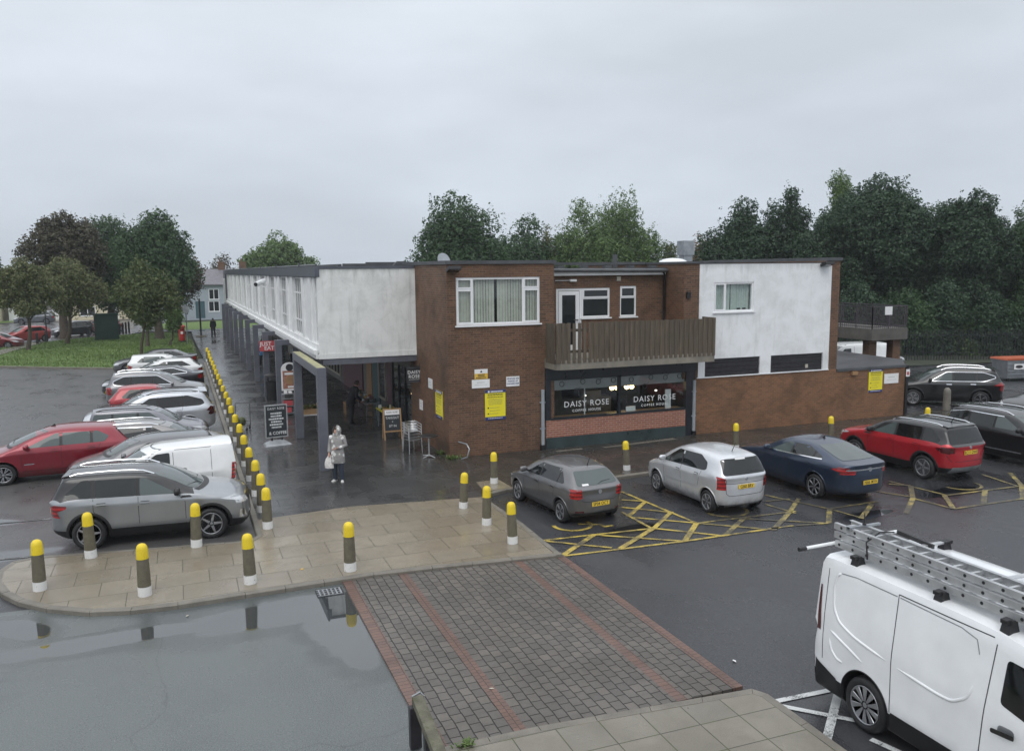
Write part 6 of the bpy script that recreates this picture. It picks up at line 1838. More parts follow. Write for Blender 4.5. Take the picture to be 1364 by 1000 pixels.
# ================================================================== THE WORK VAN in the foreground, its ladder and roof bars
TRAF = spec(boxy=True, L=5.0, W=1.956, H=1.97, fo=0.93, wb=3.10, r=0.335, gc=0.20, zn=1.0, zc=1.22, dc=0.95, dr=1.75, drr=4.93, zr=1.96, dh=4.955, redge=0.03, zt=1.15, zd=1.1, bf=1.18, br=1.22, rw=0.90, tw=0.975, tw5=0.97, hw5=0.95, roofcr=0.7, spcr=0.9, nw=0.84, clad=True, sill=0.44, lip=0.012, tum=0.985, shcr=0.15,
            dlo=[(1.42, 1.24), (1.62, 1.42), (1.95, 1.68), (2.18, 1.70), (2.20, 1.24), (1.8, 1.16)], split=[], glass='carglass_tint', spokes=10, wstyle='cover', botw=0.95, sillw=0.99, lowdoor=0.985, rimmat='alloy', black_mirror=True,
            rwin=[(-0.70, 1.22), (-0.04, 1.22), (-0.04, 1.72), (-0.66, 1.72)], rwiper=False,
            seams=[[(2.42, 0.45), (2.36, 1.2), (2.32, 1.80)], [(3.62, 0.45), (3.62, 1.86)], [(2.36, 1.855), (3.62, 1.86)], [(4.78, 0.62), (4.78, 1.80)]], tl_side=[(4.83, 0.98), (4.97, 0.98), (4.97, 1.56), (4.87, 1.56)], tl_rear=[(0.80, 0.98), (0.95, 0.98), (0.93, 1.56), (0.85, 1.56)],
            hl_side=[(0.2, 0.86), (0.6, 0.94), (0.78, 1.1), (0.3, 1.02)], tl_mat='lamp_smoke', mirror=(1.35, 1.22), side_patches=[([(4.44, 0.24), (4.97, 0.30), (4.97, 0.60), (4.52, 0.46)], 'black', 'bumper_corner'), ([(1.36, 0.24), (3.6, 0.24), (3.6, 0.46), (1.36, 0.46)], 'black', 'sill_cladding')], rear_patches=[([(-0.93, 0.24), (0.93, 0.24), (0.93, 0.60), (-0.93, 0.60)], 'black', 'rear_bumper')])
VX, VY, VH = 9.25, 9.06 - 2.5 * 1.06, -90
van, vsk = build_car('work_van', 'white panel van with an aluminium ladder on its roof bars in the foreground', 'van', dict(TRAF, scale=1.06, sz=1.05), (VX, VY), VH, (0.80, 0.82, 0.84), 0.0, plate='HF17 UZN')
vm = car_paint((0.80, 0.82, 0.84), 0.0)
fxv = lambda d: 2.5 - d
for vw in ('L', 'R'):
    mb = MB()      # pressed swages of the side panels
    for pts in ([(4.55, 1.80), (4.62, 1.76), (4.66, 1.60), (4.62, 1.34), (4.50, 1.20), (4.2, 1.11), (3.64, 1.04)], [(3.60, 1.035), (2.95, 0.99), (2.76, 1.0), (2.58, 1.12), (2.52, 1.3)], [(4.66, 0.95), (4.62, 0.80), (4.52, 0.72), (4.40, 0.71)], [(4.66, 1.05), (4.5, 1.0), (4.3, 0.94), (4.05, 0.85)]):
        q = round_poly(pts + pts[::-1], 0.12)[:0] or pts
        P = []
        for i in range(len(q) - 1):
            a, b = Vector(q[i]), Vector(q[i + 1])
            for j in range(5): P.append(tuple(a.lerp(b, j / 5)))
        P.append(q[-1])
        for _ in range(2): P = [P[0]] + [((P[i - 1][0] + 2 * P[i][0] + P[i + 1][0]) / 4, (P[i - 1][1] + 2 * P[i][1] + P[i + 1][1]) / 4) for i in range(1, len(P) - 1)] + [P[-1]]
        vsk.line(mb, vw, [(fxv(d), z) for d, z in P], 0.022, -0.008, 8)
    mb.build('panel_swage', vm, van)
    mb = MB()      # recess edges at the top of the load area
    for pts in ([(4.56, 1.80), (4.3, 1.83), (3.64, 1.83)], [(3.60, 1.83), (2.75, 1.81), (2.55, 1.76), (2.50, 1.62)]):
        vsk.strip(mb, vw, [(fxv(d), z) for d, z in pts], 0.012, 0.002)
    mb.build('panel_crease', M['galv'], van)
    mb = MB(); vsk.patch(mb, vw, round_poly([(fxv(2.10) - 0.15, 0.93), (fxv(2.10) + 0.12, 0.96), (fxv(2.10) + 0.12, 1.01), (fxv(2.10) - 0.15, 0.98)], 0.02), 0.045, 0.05)
    vsk.patch(mb, vw, round_poly([(fxv(2.10) - 0.10, 0.92), (fxv(2.10) + 0.09, 0.93), (fxv(2.10) + 0.09, 1.04), (fxv(2.10) - 0.10, 1.03)], 0.05), 0.003, 0.05, 1)
    mb.build('door_handle', [M['black'], M['galv']], van)
# ribs along the roof
mb = MB()
for y in (-0.45, -0.15, 0.15, 0.45):
    vsk.line(mb, 'T', [(x, y) for x in np.linspace(-2.25, 0.7, 14)], 0.02, -0.012, 6)
mb.build('roof_rib', vm, van)

ZR = ROAD + 1.97 * 1.06 * 1.05      # top of the van's roof
bars = []
for y in (8.45, 7.1, 6.2):
    rb = empty('roof_bar', (VX, y, ZR), 0, {8.45: 'aluminium roof bar with black feet across the rear of the white van roof', 7.1: 'aluminium roof bar with black feet across the middle of the white van roof', 6.2: 'aluminium roof bar with black feet above the white van cab door'}[y], 'roof bar', 'roof bars on the white van')
    mb = MB(); mb.box(-0.86, 0.86, -0.035, 0.035, 0.055, 0.085); mb.build('cross_bar', M['alu'], rb, bevel=0.006)
    for sx in (-0.80, 0.80):
        mb = MB(); mb.xz_prism([(sx - 0.10, -0.09), (sx + 0.10, -0.09), (sx + 0.06, 0.03), (sx + 0.045, 0.095), (sx - 0.045, 0.095), (sx - 0.06, 0.03)], -0.06, 0.06)
        mb.box(sx - 0.07 * (1 if sx < 0 else -1) - 0.04, sx - 0.07 * (1 if sx < 0 else -1) + 0.04, -0.045, 0.045, 0.05, 0.10)
        mb.build('foot', M['black'], rb, bevel=0.008)
lad = empty('ladder', (8.71, 6.8, ZR + 0.088), 0, 'triple extension aluminium ladder lying along the roof bars of the white van', 'ladder')
LX = 0.225
for k, (z, y0, y1, w_) in enumerate(((0.0, -2.6, 2.10, LX + 0.015), (0.105, -2.6, 2.17, LX - 0.030), (0.21, -2.6, 2.22, LX - 0.070))):
    for sx in (-1, 1):
        mb = MB(); x = sx * w_
        mb.box(x - 0.013, x + 0.013, y0, y1, z, z + 0.088)
        mb.box(x - sx * 0.030 - 0.012, x - sx * 0.030 + 0.012, y0, y1, z + 0.081, z + 0.0875); mb.box(x - sx * 0.030 - 0.012, x - sx * 0.030 + 0.012, y0, y1, z + 0.0005, z + 0.007)
        y = y0 + 0.12 + 0.03 * k
        while y < y1 - 0.05:      # swaged rung ends show as round holes
            mb.lathe([(0.021, 0.0), (0.021, 0.003), (0.0001, 0.0032)], 10, (x + sx * 0.0132 if sx > 0 else x - 0.0164, y, z + 0.045), 'x', 1); y += 0.25
        mb.build('ladder_rail', [M['alu'], M['alloy_dark']], lad)
    y = y0 + 0.12 + 0.03 * k
    while y < y1 - 0.05:
        mb = MB(); mb.box(-w_ + 0.013, w_ - 0.013, y - 0.02, y + 0.02, z + 0.028, z + 0.062); mb.build('rung', M['alu'], lad); y += 0.25
for y, w_, mt in ((0.55, 0.26, 'alu'), (0.12, 0.26, 'sign_red')):
    mb = MB(); mb.box(-LX - 0.0165, -LX - 0.0135, y - w_ / 2, y + w_ / 2, 0.018, 0.072); mb.build('sticker', M['sign_white' if mt == 'alu' else 'orange'], lad)
mb = MB()
for y in (1.5, -1.9): mb.tube([(-LX - 0.03, y, 0.0), (-LX - 0.04, y, 0.1), (-LX - 0.03, y + 0.03, 0.23), (0.0, y + 0.05, 0.33), (LX, y + 0.02, 0.31)], 0.012, 6)
mb.build('ladder_strap', M['alloy_dark'], lad)
cl = empty('ladder_clamp', (8.78, 8.72, ZR + 0.375), 0, 'grey ladder clamp bar with a thin upright rod across the ladder on the white van', 'clamp')
mb = MB(); mb.box(-0.27, 0.30, -0.02, 0.02, 0.0, 0.03); mb.box(-0.27, -0.2, -0.04, 0.04, -0.02, 0.035); mb.build('clamp_bar', M['galv'], cl)
mb = MB(); mb.tube([(0.02, 0, 0.03), (0.02, 0, 0.20)], 0.008, 6); mb.lathe([(0.03, 0.03), (0.02, 0.06)], 8, (0.02, 0, 0)); mb.build('threaded_rod', M['alloy_dark'], cl)
rr = empty('ladder_roller', (8.77, 8.96, ZR + 0.03), 0, 'white roller bar with black ends sticking out over the rear of the white van', 'roller bar')
mb = MB(); mb.tube([(-0.78, 0.02, 0.06), (0.92, 0.02, 0.09)], 0.024, 10); mb.build('roller', M['white'], rr)
mb = MB(); mb.tube([(-0.88, 0.02, 0.058), (-0.76, 0.02, 0.06)], 0.03, 10); mb.build('end_grip', M['black'], rr)
mb = MB(); mb.bar((0.92, 0.0, 0.09), (0.94, -0.62, 0.05), 0.035, 0.06); mb.build('side_arm', M['black'], rr)

# ================================================================== BOLLARDS
def bollard_proto(h=0.95):
    r = empty('bollard', (0, 0, 0), 0)
    mb = MB(); mb.lathe([(0.113, 0.17), (0.108, 0.45), (0.100, h - 0.27)], 20); mb.build('shaft', M['bollard'], r, sharp=40)
    mb = MB(); mb.lathe([(0.117, 0.0), (0.117, 0.02), (0.115, 0.171)], 20); mb.build('white_band', M['whiteband'], r)
    mb = MB(); mb.lathe([(0.104, h - 0.272), (0.104, h - 0.268), (0.098, h - 0.10), (0.088, h - 0.05), (0.063, h - 0.016), (0.03, h - 0.002), (0.0001, h)], 20); mb.build('cap', M['yellow'], r)
    return r


BP = bollard_proto()
_used = [False]
def bollard(x, y, label, sc=1.0, group='yellow topped bollards on the pavement'):
    if _used[0]: o = copy_tree(BP)
    else: o = BP; _used[0] = True
    o.location = (x, y, 0); o.scale = (sc, sc, sc); o.rotation_euler = (R(random.gauss(0, 1.3)), R(random.gauss(0, 1.3)), random.uniform(0, 6))
    o['label'] = label; o['category'] = 'bollard'; o['group'] = group
    return o


for x, y, s_, lb in ((-2.79, 17.9, 1.06, 'bollard nearest the rounded tip of the paved island'), (-0.88, 16.8, 1.07, 'bollard on the front kerb right of the one at the rounded island tip'), (1.04, 16.65, 1.06, 'bollard on the front kerb below the grey SUV front wheel'),
                     (-2.04, 19.6, 1.06, 'bollard standing in front of the grey SUV rear wheel'), (0.1, 19.45, 1.05, 'bollard standing in front of the grey SUV front door'), (3.0, 16.58, 1.08, 'bollard on the front kerb beside the block paved crossing, above the puddle')):
    bollard(x, y, 'yellow topped ' + lb, s_)
for x, y, s_, lb in ((6.58, 19.96, 0.98, 'yellow topped bollard at the back corner of the tan paving'), (6.65, 18.39, 1.0, 'yellow topped bollard, middle one of three along the tan paving edge by the grey hatchback'), (6.71, 16.85, 1.0, 'yellow topped bollard at the front corner of the tan paving by the yellow hatching'),
                     (8.2, 22.0, 0.95, 'yellow topped bollard on the small tan patch before the brick wall'), (12.48, 21.85, 0.95, 'yellow topped bollard on the footway between the grey and silver hatchbacks'), (17.28, 22.9, 0.95, 'yellow bollard top showing behind the blue saloon, under the grey pipe'), (21.1, 22.6, 0.95, 'yellow bollard top showing between the blue saloon and the red SUV'), (25.6, 22.6, 0.95, 'yellow bollard top showing just above the red SUV roof')):
    bollard(x, y, lb, s_)
row = [20.2, 21.7, 23.35, 25.15, 27.2, 29.3, 31.4, 33.5, 35.7, 37.9, 40.2, 42.5, 44.8, 47.1, 49.4, 51.7, 54.0, 56.3, 58.6, 60.9]
rlab = {0: 'yellow topped bollard at the near end of the long row, by the grey SUV bonnet', 1: 'second yellow topped bollard from the near end of the long row', 2: 'third yellow topped bollard from the near end of the long row'}
for i, y in enumerate(row):
    o = bollard(1.72, y, rlab.get(i, 'yellow topped bollard farther along the long row between parked cars and arcade'), 1.05 if i < 9 else 1.0, 'long row of yellow topped bollards beside the arcade')
mb = MB(); mb.lathe([(0.16, 0), (0.15, 0.75), (0.13, 0.88), (0.07, 0.95), (0.0001, 0.97)], 18); o = mb.build('concrete_bollard', M['kerb']); o.location = (30.2, 25.7, 0); tag(o, 'plain round concrete bollard between the annex wall and the black SUV', 'bollard')
# small dark posts round the far side of the lawn
for i, (u, v) in enumerate(((118, 449), (159, 444), (164, 443), (168, 442), (172, 441), (201, 438), (62, 455), (50, 459))):
    p = gnd(u, v, 0); mb = MB(); mb.box(-0.09, 0.09, -0.09, 0.09, -0.1, 0.95); mb.lathe([(0.1, 0.95), (0.02, 1.06)], 4); o = mb.build('wooden_post', M['blackmetal']); o.location = p
    tag(o, {0: 'short dark post left of the green cabinet', 5: 'short dark post between the lawn tree trunks right of the cabinet', 6: 'short dark post behind the red cars, nearer the trunk', 7: 'short dark post at the left beside the red cars'}.get(i, 'short dark post in the close row right of the green cabinet'), 'post', 'short dark posts round the lawn')

# ================================================================== STREET THINGS
def lamp_column(name, label, u, v, h, zb=0.0):
    p = gnd(u, v, zb); r = empty(name, p, 0, label, 'lamp post')
    mb = MB(); mb.tube([(0, 0, 0), (0, 0, h * 0.25), (0, 0, h)], [0.09, 0.06, 0.045], 8); mb.build('column', M['blackmetal'], r)
    mb = MB(); mb.tube([(0, 0, h), (0.25, 0, h + 0.1), (0.7, 0, h + 0.12)], 0.04, 6); mb.build('arm', M['blackmetal'], r)
    mb = MB(); mb.box(0.6, 1.0, -0.1, 0.1, h + 0.05, h + 0.17); mb.build('lamp_head', M['galv'], r)


p = gnd(243, 456, 0)
pb = empty('pillar_box', p, 0, 'red pillar post box beside the paved walk at the end of the lawn', 'post box')
mb = MB(); mb.lathe([(0.26, 0.18), (0.25, 1.30)], 20); mb.build('body', M['post_red'], pb)
mb = MB(); mb.lathe([(0.28, 0.0), (0.28, 0.17)], 20); mb.build('base', M['black'], pb)
mb = MB(); mb.lathe([(0.25, 1.30), (0.31, 1.33), (0.31, 1.40), (0.26, 1.48), (0.12, 1.56), (0.0001, 1.58)], 20); mb.build('cap', M['post_red'], pb)
mb = MB(); mb.box(-0.13, 0.13, -0.275, -0.24, 1.1, 1.17, 0); mb.box(-0.1, 0.1, -0.272, -0.24, 0.75, 0.98, 1); mb.build('collection_plate', [M['black'], M['sign_white']], pb)
p = gnd(250, 459, 0)
sp_ = empty('sign_post', p, 0, 'thin grey signpost standing right beside the red post box', 'sign post')
mb = MB(); mb.tube([(0, 0, 0), (0, 0, 3.4)], 0.05, 8); mb.build('post', M['galv'], sp_)
mb = MB(); mb.box(-0.25, 0.25, -0.07, -0.05, 2.7, 3.3); mb.build('sign_plate', M['galv'], sp_)
p = gnd(268, 448, 0)
bs = empty('path_post', p, 0, 'dark post on a low square base in the walk at the lawn corner', 'post')
mb = MB(); mb.tube([(0, 0, 0), (0, 0, 3.6)], 0.08, 8); mb.build('post', M['blackmetal'], bs)
mb = MB(); mb.box(-0.5, 0.5, -0.4, 0.4, 0, 0.1); mb.build('base', M['concrete'], bs)
lamp_column('lamp_post', 'thin dark lamp post beside the red cars at the left', 63, 455, 4.2)
p = gnd(143, 452, 0.05)
cb = empty('utility_cabinet', p, R(4), 'dark green metal cabinet on the lawn between the trees', 'cabinet')
mb = MB(); mb.box(-1.0, 1.0, -0.5, 0.5, 0, 2.25); mb.build('body', M['cab_green'], cb, bevel=0.02)
mb = MB(); mb.xz_prism([(-1.08, 2.25), (1.08, 2.25), (1.02, 2.38), (-1.02, 2.38)], -0.56, 0.56); mb.build('lid', M['cab_green'], cb)
for sx in (-0.5, 0.5):
    mb = MB(); mb.box(sx - 0.46, sx + 0.46, -0.53, -0.505, 0.12, 2.15); mb.box(sx - 0.04 * (1 if sx > 0 else -1) - 0.36 * (1 if sx > 0 else -1), sx - 0.36 * (1 if sx > 0 else -1), -0.56, -0.53, 1.0, 1.2); mb.build('door', M['cab_green'], cb)

# wheeled bin
p = gnd(1352, 506, ROAD)
wbn = empty('wheeled_bin', p, R(-12), 'large grey wheeled bin with an orange lid at the right edge', 'bin')
mb = MB()
vs = [(-1.05, -0.55, 0.2), (1.05, -0.55, 0.2), (1.05, 0.55, 0.2), (-1.05, 0.55, 0.2), (-1.25, -0.72, 1.35), (1.25, -0.72, 1.35), (1.25, 0.72, 1.35), (-1.25, 0.72, 1.35)]
mb.add(vs, [(0, 3, 2, 1), (4, 5, 6, 7), (0, 1, 5, 4), (1, 2, 6, 5), (2, 3, 7, 6), (3, 0, 4, 7)])
for k in range(1, 5): mb.box(-1.07 - 0.03 * k, 1.07 + 0.03 * k, -0.60 - 0.03 * k, -0.55, 0.22 + k * 0.22, 0.25 + k * 0.22)
mb.build('body', M['galv'], wbn)
mb = MB(); mb.xz_prism([(-1.29, 1.36), (1.29, 1.36), (1.25, 1.47), (-1.25, 1.47)], -0.76, 0.76); mb.build('lid', M['orange'], wbn)
mb = MB(); mb.box(-0.75, -0.05, -0.735, -0.70, 0.78, 1.12); pl = mb.build('notice', M['sign_white'], wbn)
mb = MB(); mb.lathe([(0.12, 0), (0.12, 0.004)], 16, (0, 0, 0), 'y'); o = mb.build('notice_mark', M['ink'], pl); o.location = (-0.4, -0.741, 0.95); o.scale = (2.2, 1, 0.85)
wbn.scale = (0.85, 0.85, 0.85)
for sx, sy in ((-0.85, -0.4), (0.85, -0.4), (-0.85, 0.4), (0.85, 0.4)):
    mb = MB(); mb.lathe([(0.1, -0.04), (0.1, 0.04)], 12, (sx, sy, 0.1), 'y'); mb.build('castor', M['rubber'], wbn)

# litter bin beside the second portal frame
lb = empty('litter_bin', gnd(364, 532, 0), 0, 'black litter bin with an open hood beside a portal frame of the arcade', 'bin')
mb = MB(); mb.lathe([(0.30, 0.0), (0.33, 0.9)], 20); mb.build('body', M['black'], lb)
mb = MB()
for a in (45, 135, 225, 315): mb.box(0.3 * math.cos(R(a)) - 0.03, 0.3 * math.cos(R(a)) + 0.03, 0.3 * math.sin(R(a)) - 0.03, 0.3 * math.sin(R(a)) + 0.03, 0.9, 1.12)
mb.lathe([(0.37, 1.12), (0.36, 1.2), (0.2, 1.27), (0.0001, 1.28)], 20); mb.build('hood', M['black'], lb)

# ------------------------------------------------------------------ boards and signs
FACE_S = (R(90), 0, 0)


def text_bars(mb, x0, x1, z1, rows, h, gap, y, mi, seed, ctr=True, frac=(0.55, 0.95)):
    rng = random.Random(seed)
    for i in range(rows):
        w = (x1 - x0) * rng.uniform(*frac); c = (x0 + x1) / 2
        z = z1 - i * gap
        a = c - w / 2 if ctr else x0
        t = a
        while t < a + w:
            l = rng.uniform(0.03, 0.09) * (x1 - x0) * 1.2
            mb.box(t, min(t + l, a + w), y - 0.001, y, z - h, z, mi); t += l + 0.018 * (x1 - x0)


ab = empty('pavement_sign', (3.02, 30.15, 0), R(8), 'pavement sign with chalk lettering in a silver frame on a grey water base', 'pavement sign')
mb = MB(); w_, z0, z1 = 0.36, 0.30, 1.40
mb.box(-w_ - 0.04, w_ + 0.04, -0.03, 0.03, z0 - 0.04, z0); mb.box(-w_ - 0.04, w_ + 0.04, -0.03, 0.03, z1, z1 + 0.04); mb.box(-w_ - 0.04, -w_, -0.03, 0.03, z0, z1); mb.box(w_, w_ + 0.04, -0.03, 0.03, z0, z1); mb.build('frame', M['alu'], ab)
mb = MB(); mb.box(-w_, w_, -0.02, 0.02, z0, z1); pn = mb.build('chalk_panel', M['board'], ab)
text('chalk_lettering', 'DAISY ROSE', 0.115, (0, -0.0225, 1.30), FACE_S, M['chalk'], pn, spacing=1.15, squeeze=0.85, bold=0.01)
text('chalk_lettering', '& COFFEE', 0.15, (0.04, -0.0225, 0.42), FACE_S, M['chalk'], pn, squeeze=0.95, bold=0.015)
mb = MB(); text_bars(mb, -0.30, 0.30, 1.16, 6, 0.055, 0.10, -0.0215, 0, 4); mb.build('chalk_scribble', M['chalk'], pn)
mb = MB(); mb.box(-0.2, -0.15, -0.03, 0.03, 0.15, 0.27); mb.box(0.15, 0.2, -0.03, 0.03, 0.15, 0.27); mb.build('spring_foot', M['black'], ab)
mb = MB(); mb.add([(-0.46, -0.24, 0), (0.46, -0.24, 0), (0.46, 0.24, 0), (-0.46, 0.24, 0), (-0.42, -0.2, 0.06), (0.42, -0.2, 0.06), (0.42, 0.2, 0.06), (-0.42, 0.2, 0.06), (-0.25, -0.07, 0.16), (0.25, -0.07, 0.16), (0.25, 0.07, 0.16), (-0.25, 0.07, 0.16)], [(0, 3, 2, 1), (0, 1, 5, 4), (1, 2, 6, 5), (2, 3, 7, 6), (3, 0, 4, 7), (4, 5, 9, 8), (5, 6, 10, 9), (6, 7, 11, 10), (7, 4, 8, 11), (8, 9, 10, 11)]); mb.build('base', M['galv'], ab)

ab = empty('easel_board', (7.03, 29.45, 0), R(-2), 'wooden framed chalkboard easel standing by the coffee shop door', 'pavement sign')
mb = MB()
for sx in (-1, 1):
    mb.bar((sx * 0.31, -0.20, 0), (sx * 0.31, 0.0, 1.12), 0.045, 0.03); mb.bar((sx * 0.31, 0.24, 0), (sx * 0.31, 0.03, 1.10), 0.045, 0.03)
mb.bar((-0.31, -0.002, 1.10), (0.31, -0.002, 1.10), 0.03, 0.05); mb.bar((-0.31, -0.145, 0.31), (0.31, -0.145, 0.31), 0.03, 0.05); mb.build('frame', M['pine'], ab)
tl = math.atan2(0.2, 1.12)
def on_easel(z): return -0.20 + 0.2 * z / 1.12 - 0.005
mb = MB(); mb.obox((0, on_easel(0.72) + 0.008, 0.72), (0.285, 0, 0), (0, 0.006, 0), (0, 0.066, 0.37)); pn = mb.build('chalk_panel', M['board'], ab)
mb = MB(); mb.obox((0, on_easel(0.99) - 0.001, 0.99), (0.27, 0, 0), (0, 0.003, 0), (0, 0.016, 0.09)); mb.build('header_card', M['sign_white'], pn)
tr_ = (R(90) - tl, 0, 0)
text('card_lettering', 'DAISY ROSE', 0.085, (0, on_easel(0.99) - 0.006, 0.99), tr_, M['ink'], pn, squeeze=0.9)
for tx, z, s_ in (('TAKEOUT', 0.79, 0.12), ('+', 0.65, 0.12), ('SIT IN', 0.50, 0.12)): text('chalk_lettering', tx, s_, (0, on_easel(z) - 0.003, z), tr_, M['chalk'], pn, squeeze=0.9)

# hanging sign on the brick flank
hs = empty('hanging_sign', (8.0, 29.0, 2.62), 0, 'black square hanging sign with white lettering on the brick flank', 'sign')
mb = MB(); mb.tube([(-0.0, 0, 0.18), (-0.0, 0, 0.06), (-0.34, 0, 0.06)], 0.015, 6); mb.bar((-0.06, 0, 0.06), (-0.36, 0, 0.06), 0.03, 0.03); mb.build('bracket', M['black'], hs)
mb = MB(); mb.box(-0.50, 0.04, -0.03, 0.03, -0.52, 0.03); pn = mb.build('sign_panel', M['ink'], hs)
mb = MB()
for a in ((-0.49, 0.03, 0.0, 0.012), (-0.49, 0.03, -0.505, -0.493)): mb.box(a[0], a[1], -0.033, -0.0305, a[2], a[3])
mb.build('border', M['frame_grey'], pn)
for tx, z in (('DAISY', -0.155), ('ROSE', -0.31)): text('sign_lettering', tx, 0.165, (-0.23, -0.032, z), FACE_S, M['vinyl'], pn, spacing=1.1, bold=0.012)
mb = MB(); text_bars(mb, -0.44, -0.02, -0.405, 1, 0.022, 0.1, -0.031, 0, 2, frac=(0.9, 0.95)); mb.build('strapline', M['ink_grey'], pn)
mb = MB(); mb.lathe([(0.0001, -0.03), (0.03, 0.0), (0.0001, 0.03)], 8, (0, 0, 0)); o = mb.build('door_lamp', M['warm']); o.location = (8.02, 30.28, 1.5); tag(o, 'tiny lit lamp on the black door frame of the coffee shop', 'lamp')

je = empty('hanging_sign', (4.02, 42.52, 2.72), 0, 'red hanging sign with white lettering on a portal frame of the arcade', 'sign')
mb = MB(); mb.box(-0.40, 0.36, -0.04, 0.04, -0.50, 0.0); pn = mb.build('sign_panel', M['sign_red'], je)
mb = MB(); mb.box(-0.3, -0.27, -0.01, 0.01, 0.0, 0.26); mb.box(0.24, 0.27, -0.01, 0.01, 0.0, 0.26); mb.build('bracket', M['black'], je)
text('sign_lettering', 'JUST', 0.27, (-0.10, -0.043, -0.15), FACE_S, M['vinyl'], pn, bold=0.012); text('sign_lettering', 'EAT', 0.27, (0.06, -0.043, -0.36), FACE_S, M['vinyl'], pn, bold=0.012)
# ice cream style pavement sign and the small shelf stand below it
ic = empty('swing_sign', (4.33, 36.75, 0), 0, 'round topped white framed food picture sign standing behind the first portal frame', 'sign')
mb = MB()
arc = [(-0.36, 1.0)] + [(-0.36 * math.cos(math.pi * i / 12), 1.92 + 0.3 * math.sin(math.pi * i / 12)) for i in range(13)] + [(0.36, 1.0)]
mb.xz_prism(arc, -0.03, 0.03); bd = mb.build('sign_board', M['sign_white'], ic)
mb = MB(); mb.box(-0.30, 0.30, -0.034, -0.031, 1.08, 1.86); mb.build('picture', M['foodpic'], bd)
mb = MB(); mb.lathe([(0.2, -0.037), (0.12, -0.036)], 16, (0.0, 0, 1.46), 'y'); mb.box(-0.22, 0.18, -0.0365, -0.0345, 1.68, 1.78, 1); mb.box(-0.1, 0.28, -0.0365, -0.0345, 1.12, 1.2, 1); mb.build('picture_detail', [M['mdf'], M['sign_white']], bd)
mb = MB(); mb.lathe([(0.16, -0.034), (0.10, -0.033)], 14, (0, 0, 2.0), 'y'); mb.build('emblem', M['ink'], bd)
mb = MB(); mb.box(-0.3, -0.26, -0.02, 0.02, 0.0, 1.0); mb.box(0.26, 0.3, -0.02, 0.02, 0, 1.0); mb.box(-0.35, 0.35, -0.25, 0.25, 0, 0.04); mb.build('stand', M['galv'], ic)
st_ = empty('shelf_stand', (4.15, 36.2, 0), 0, 'small wire shelf stand with red boxes and white parcels beside the first portal frame', 'stand')
mb = MB()
for sx in (-0.24, 0.24):
    for sy in (-0.15, 0.15): mb.box(sx - 0.012, sx + 0.012, sy - 0.012, sy + 0.012, 0, 0.95)
for z in (0.12, 0.42, 0.72, 0.93): mb.box(-0.24, 0.24, -0.16, 0.16, z, z + 0.015)
mb.build('rack', M['galv'], st_)
for i, (x, z, w_, h_, mt) in enumerate(((-0.05, 0.14, 0.36, 0.22, 'sign_red'), (0.0, 0.44, 0.38, 0.22, 'sign_red'), (-0.08, 0.95, 0.12, 0.1, 'sign_white'), (0.1, 0.95, 0.14, 0.08, 'sign_white'))):
    mb = MB(); mb.box(x - w_ / 2, x + w_ / 2, -0.13, 0.13, z, z + h_); o = mb.build('cardboard_box' if h_ > 0.15 else 'white_parcel', M[mt], bevel=0.01); o.location = (4.15, 36.2, 0.003)
    tag(o, ('lower', 'upper', 'left', 'right')[i] + (' red box on the small shelf stand by the portal frame' if h_ > 0.15 else ' white parcel on top of the small shelf stand'), 'box' if h_ > 0.15 else 'parcel')


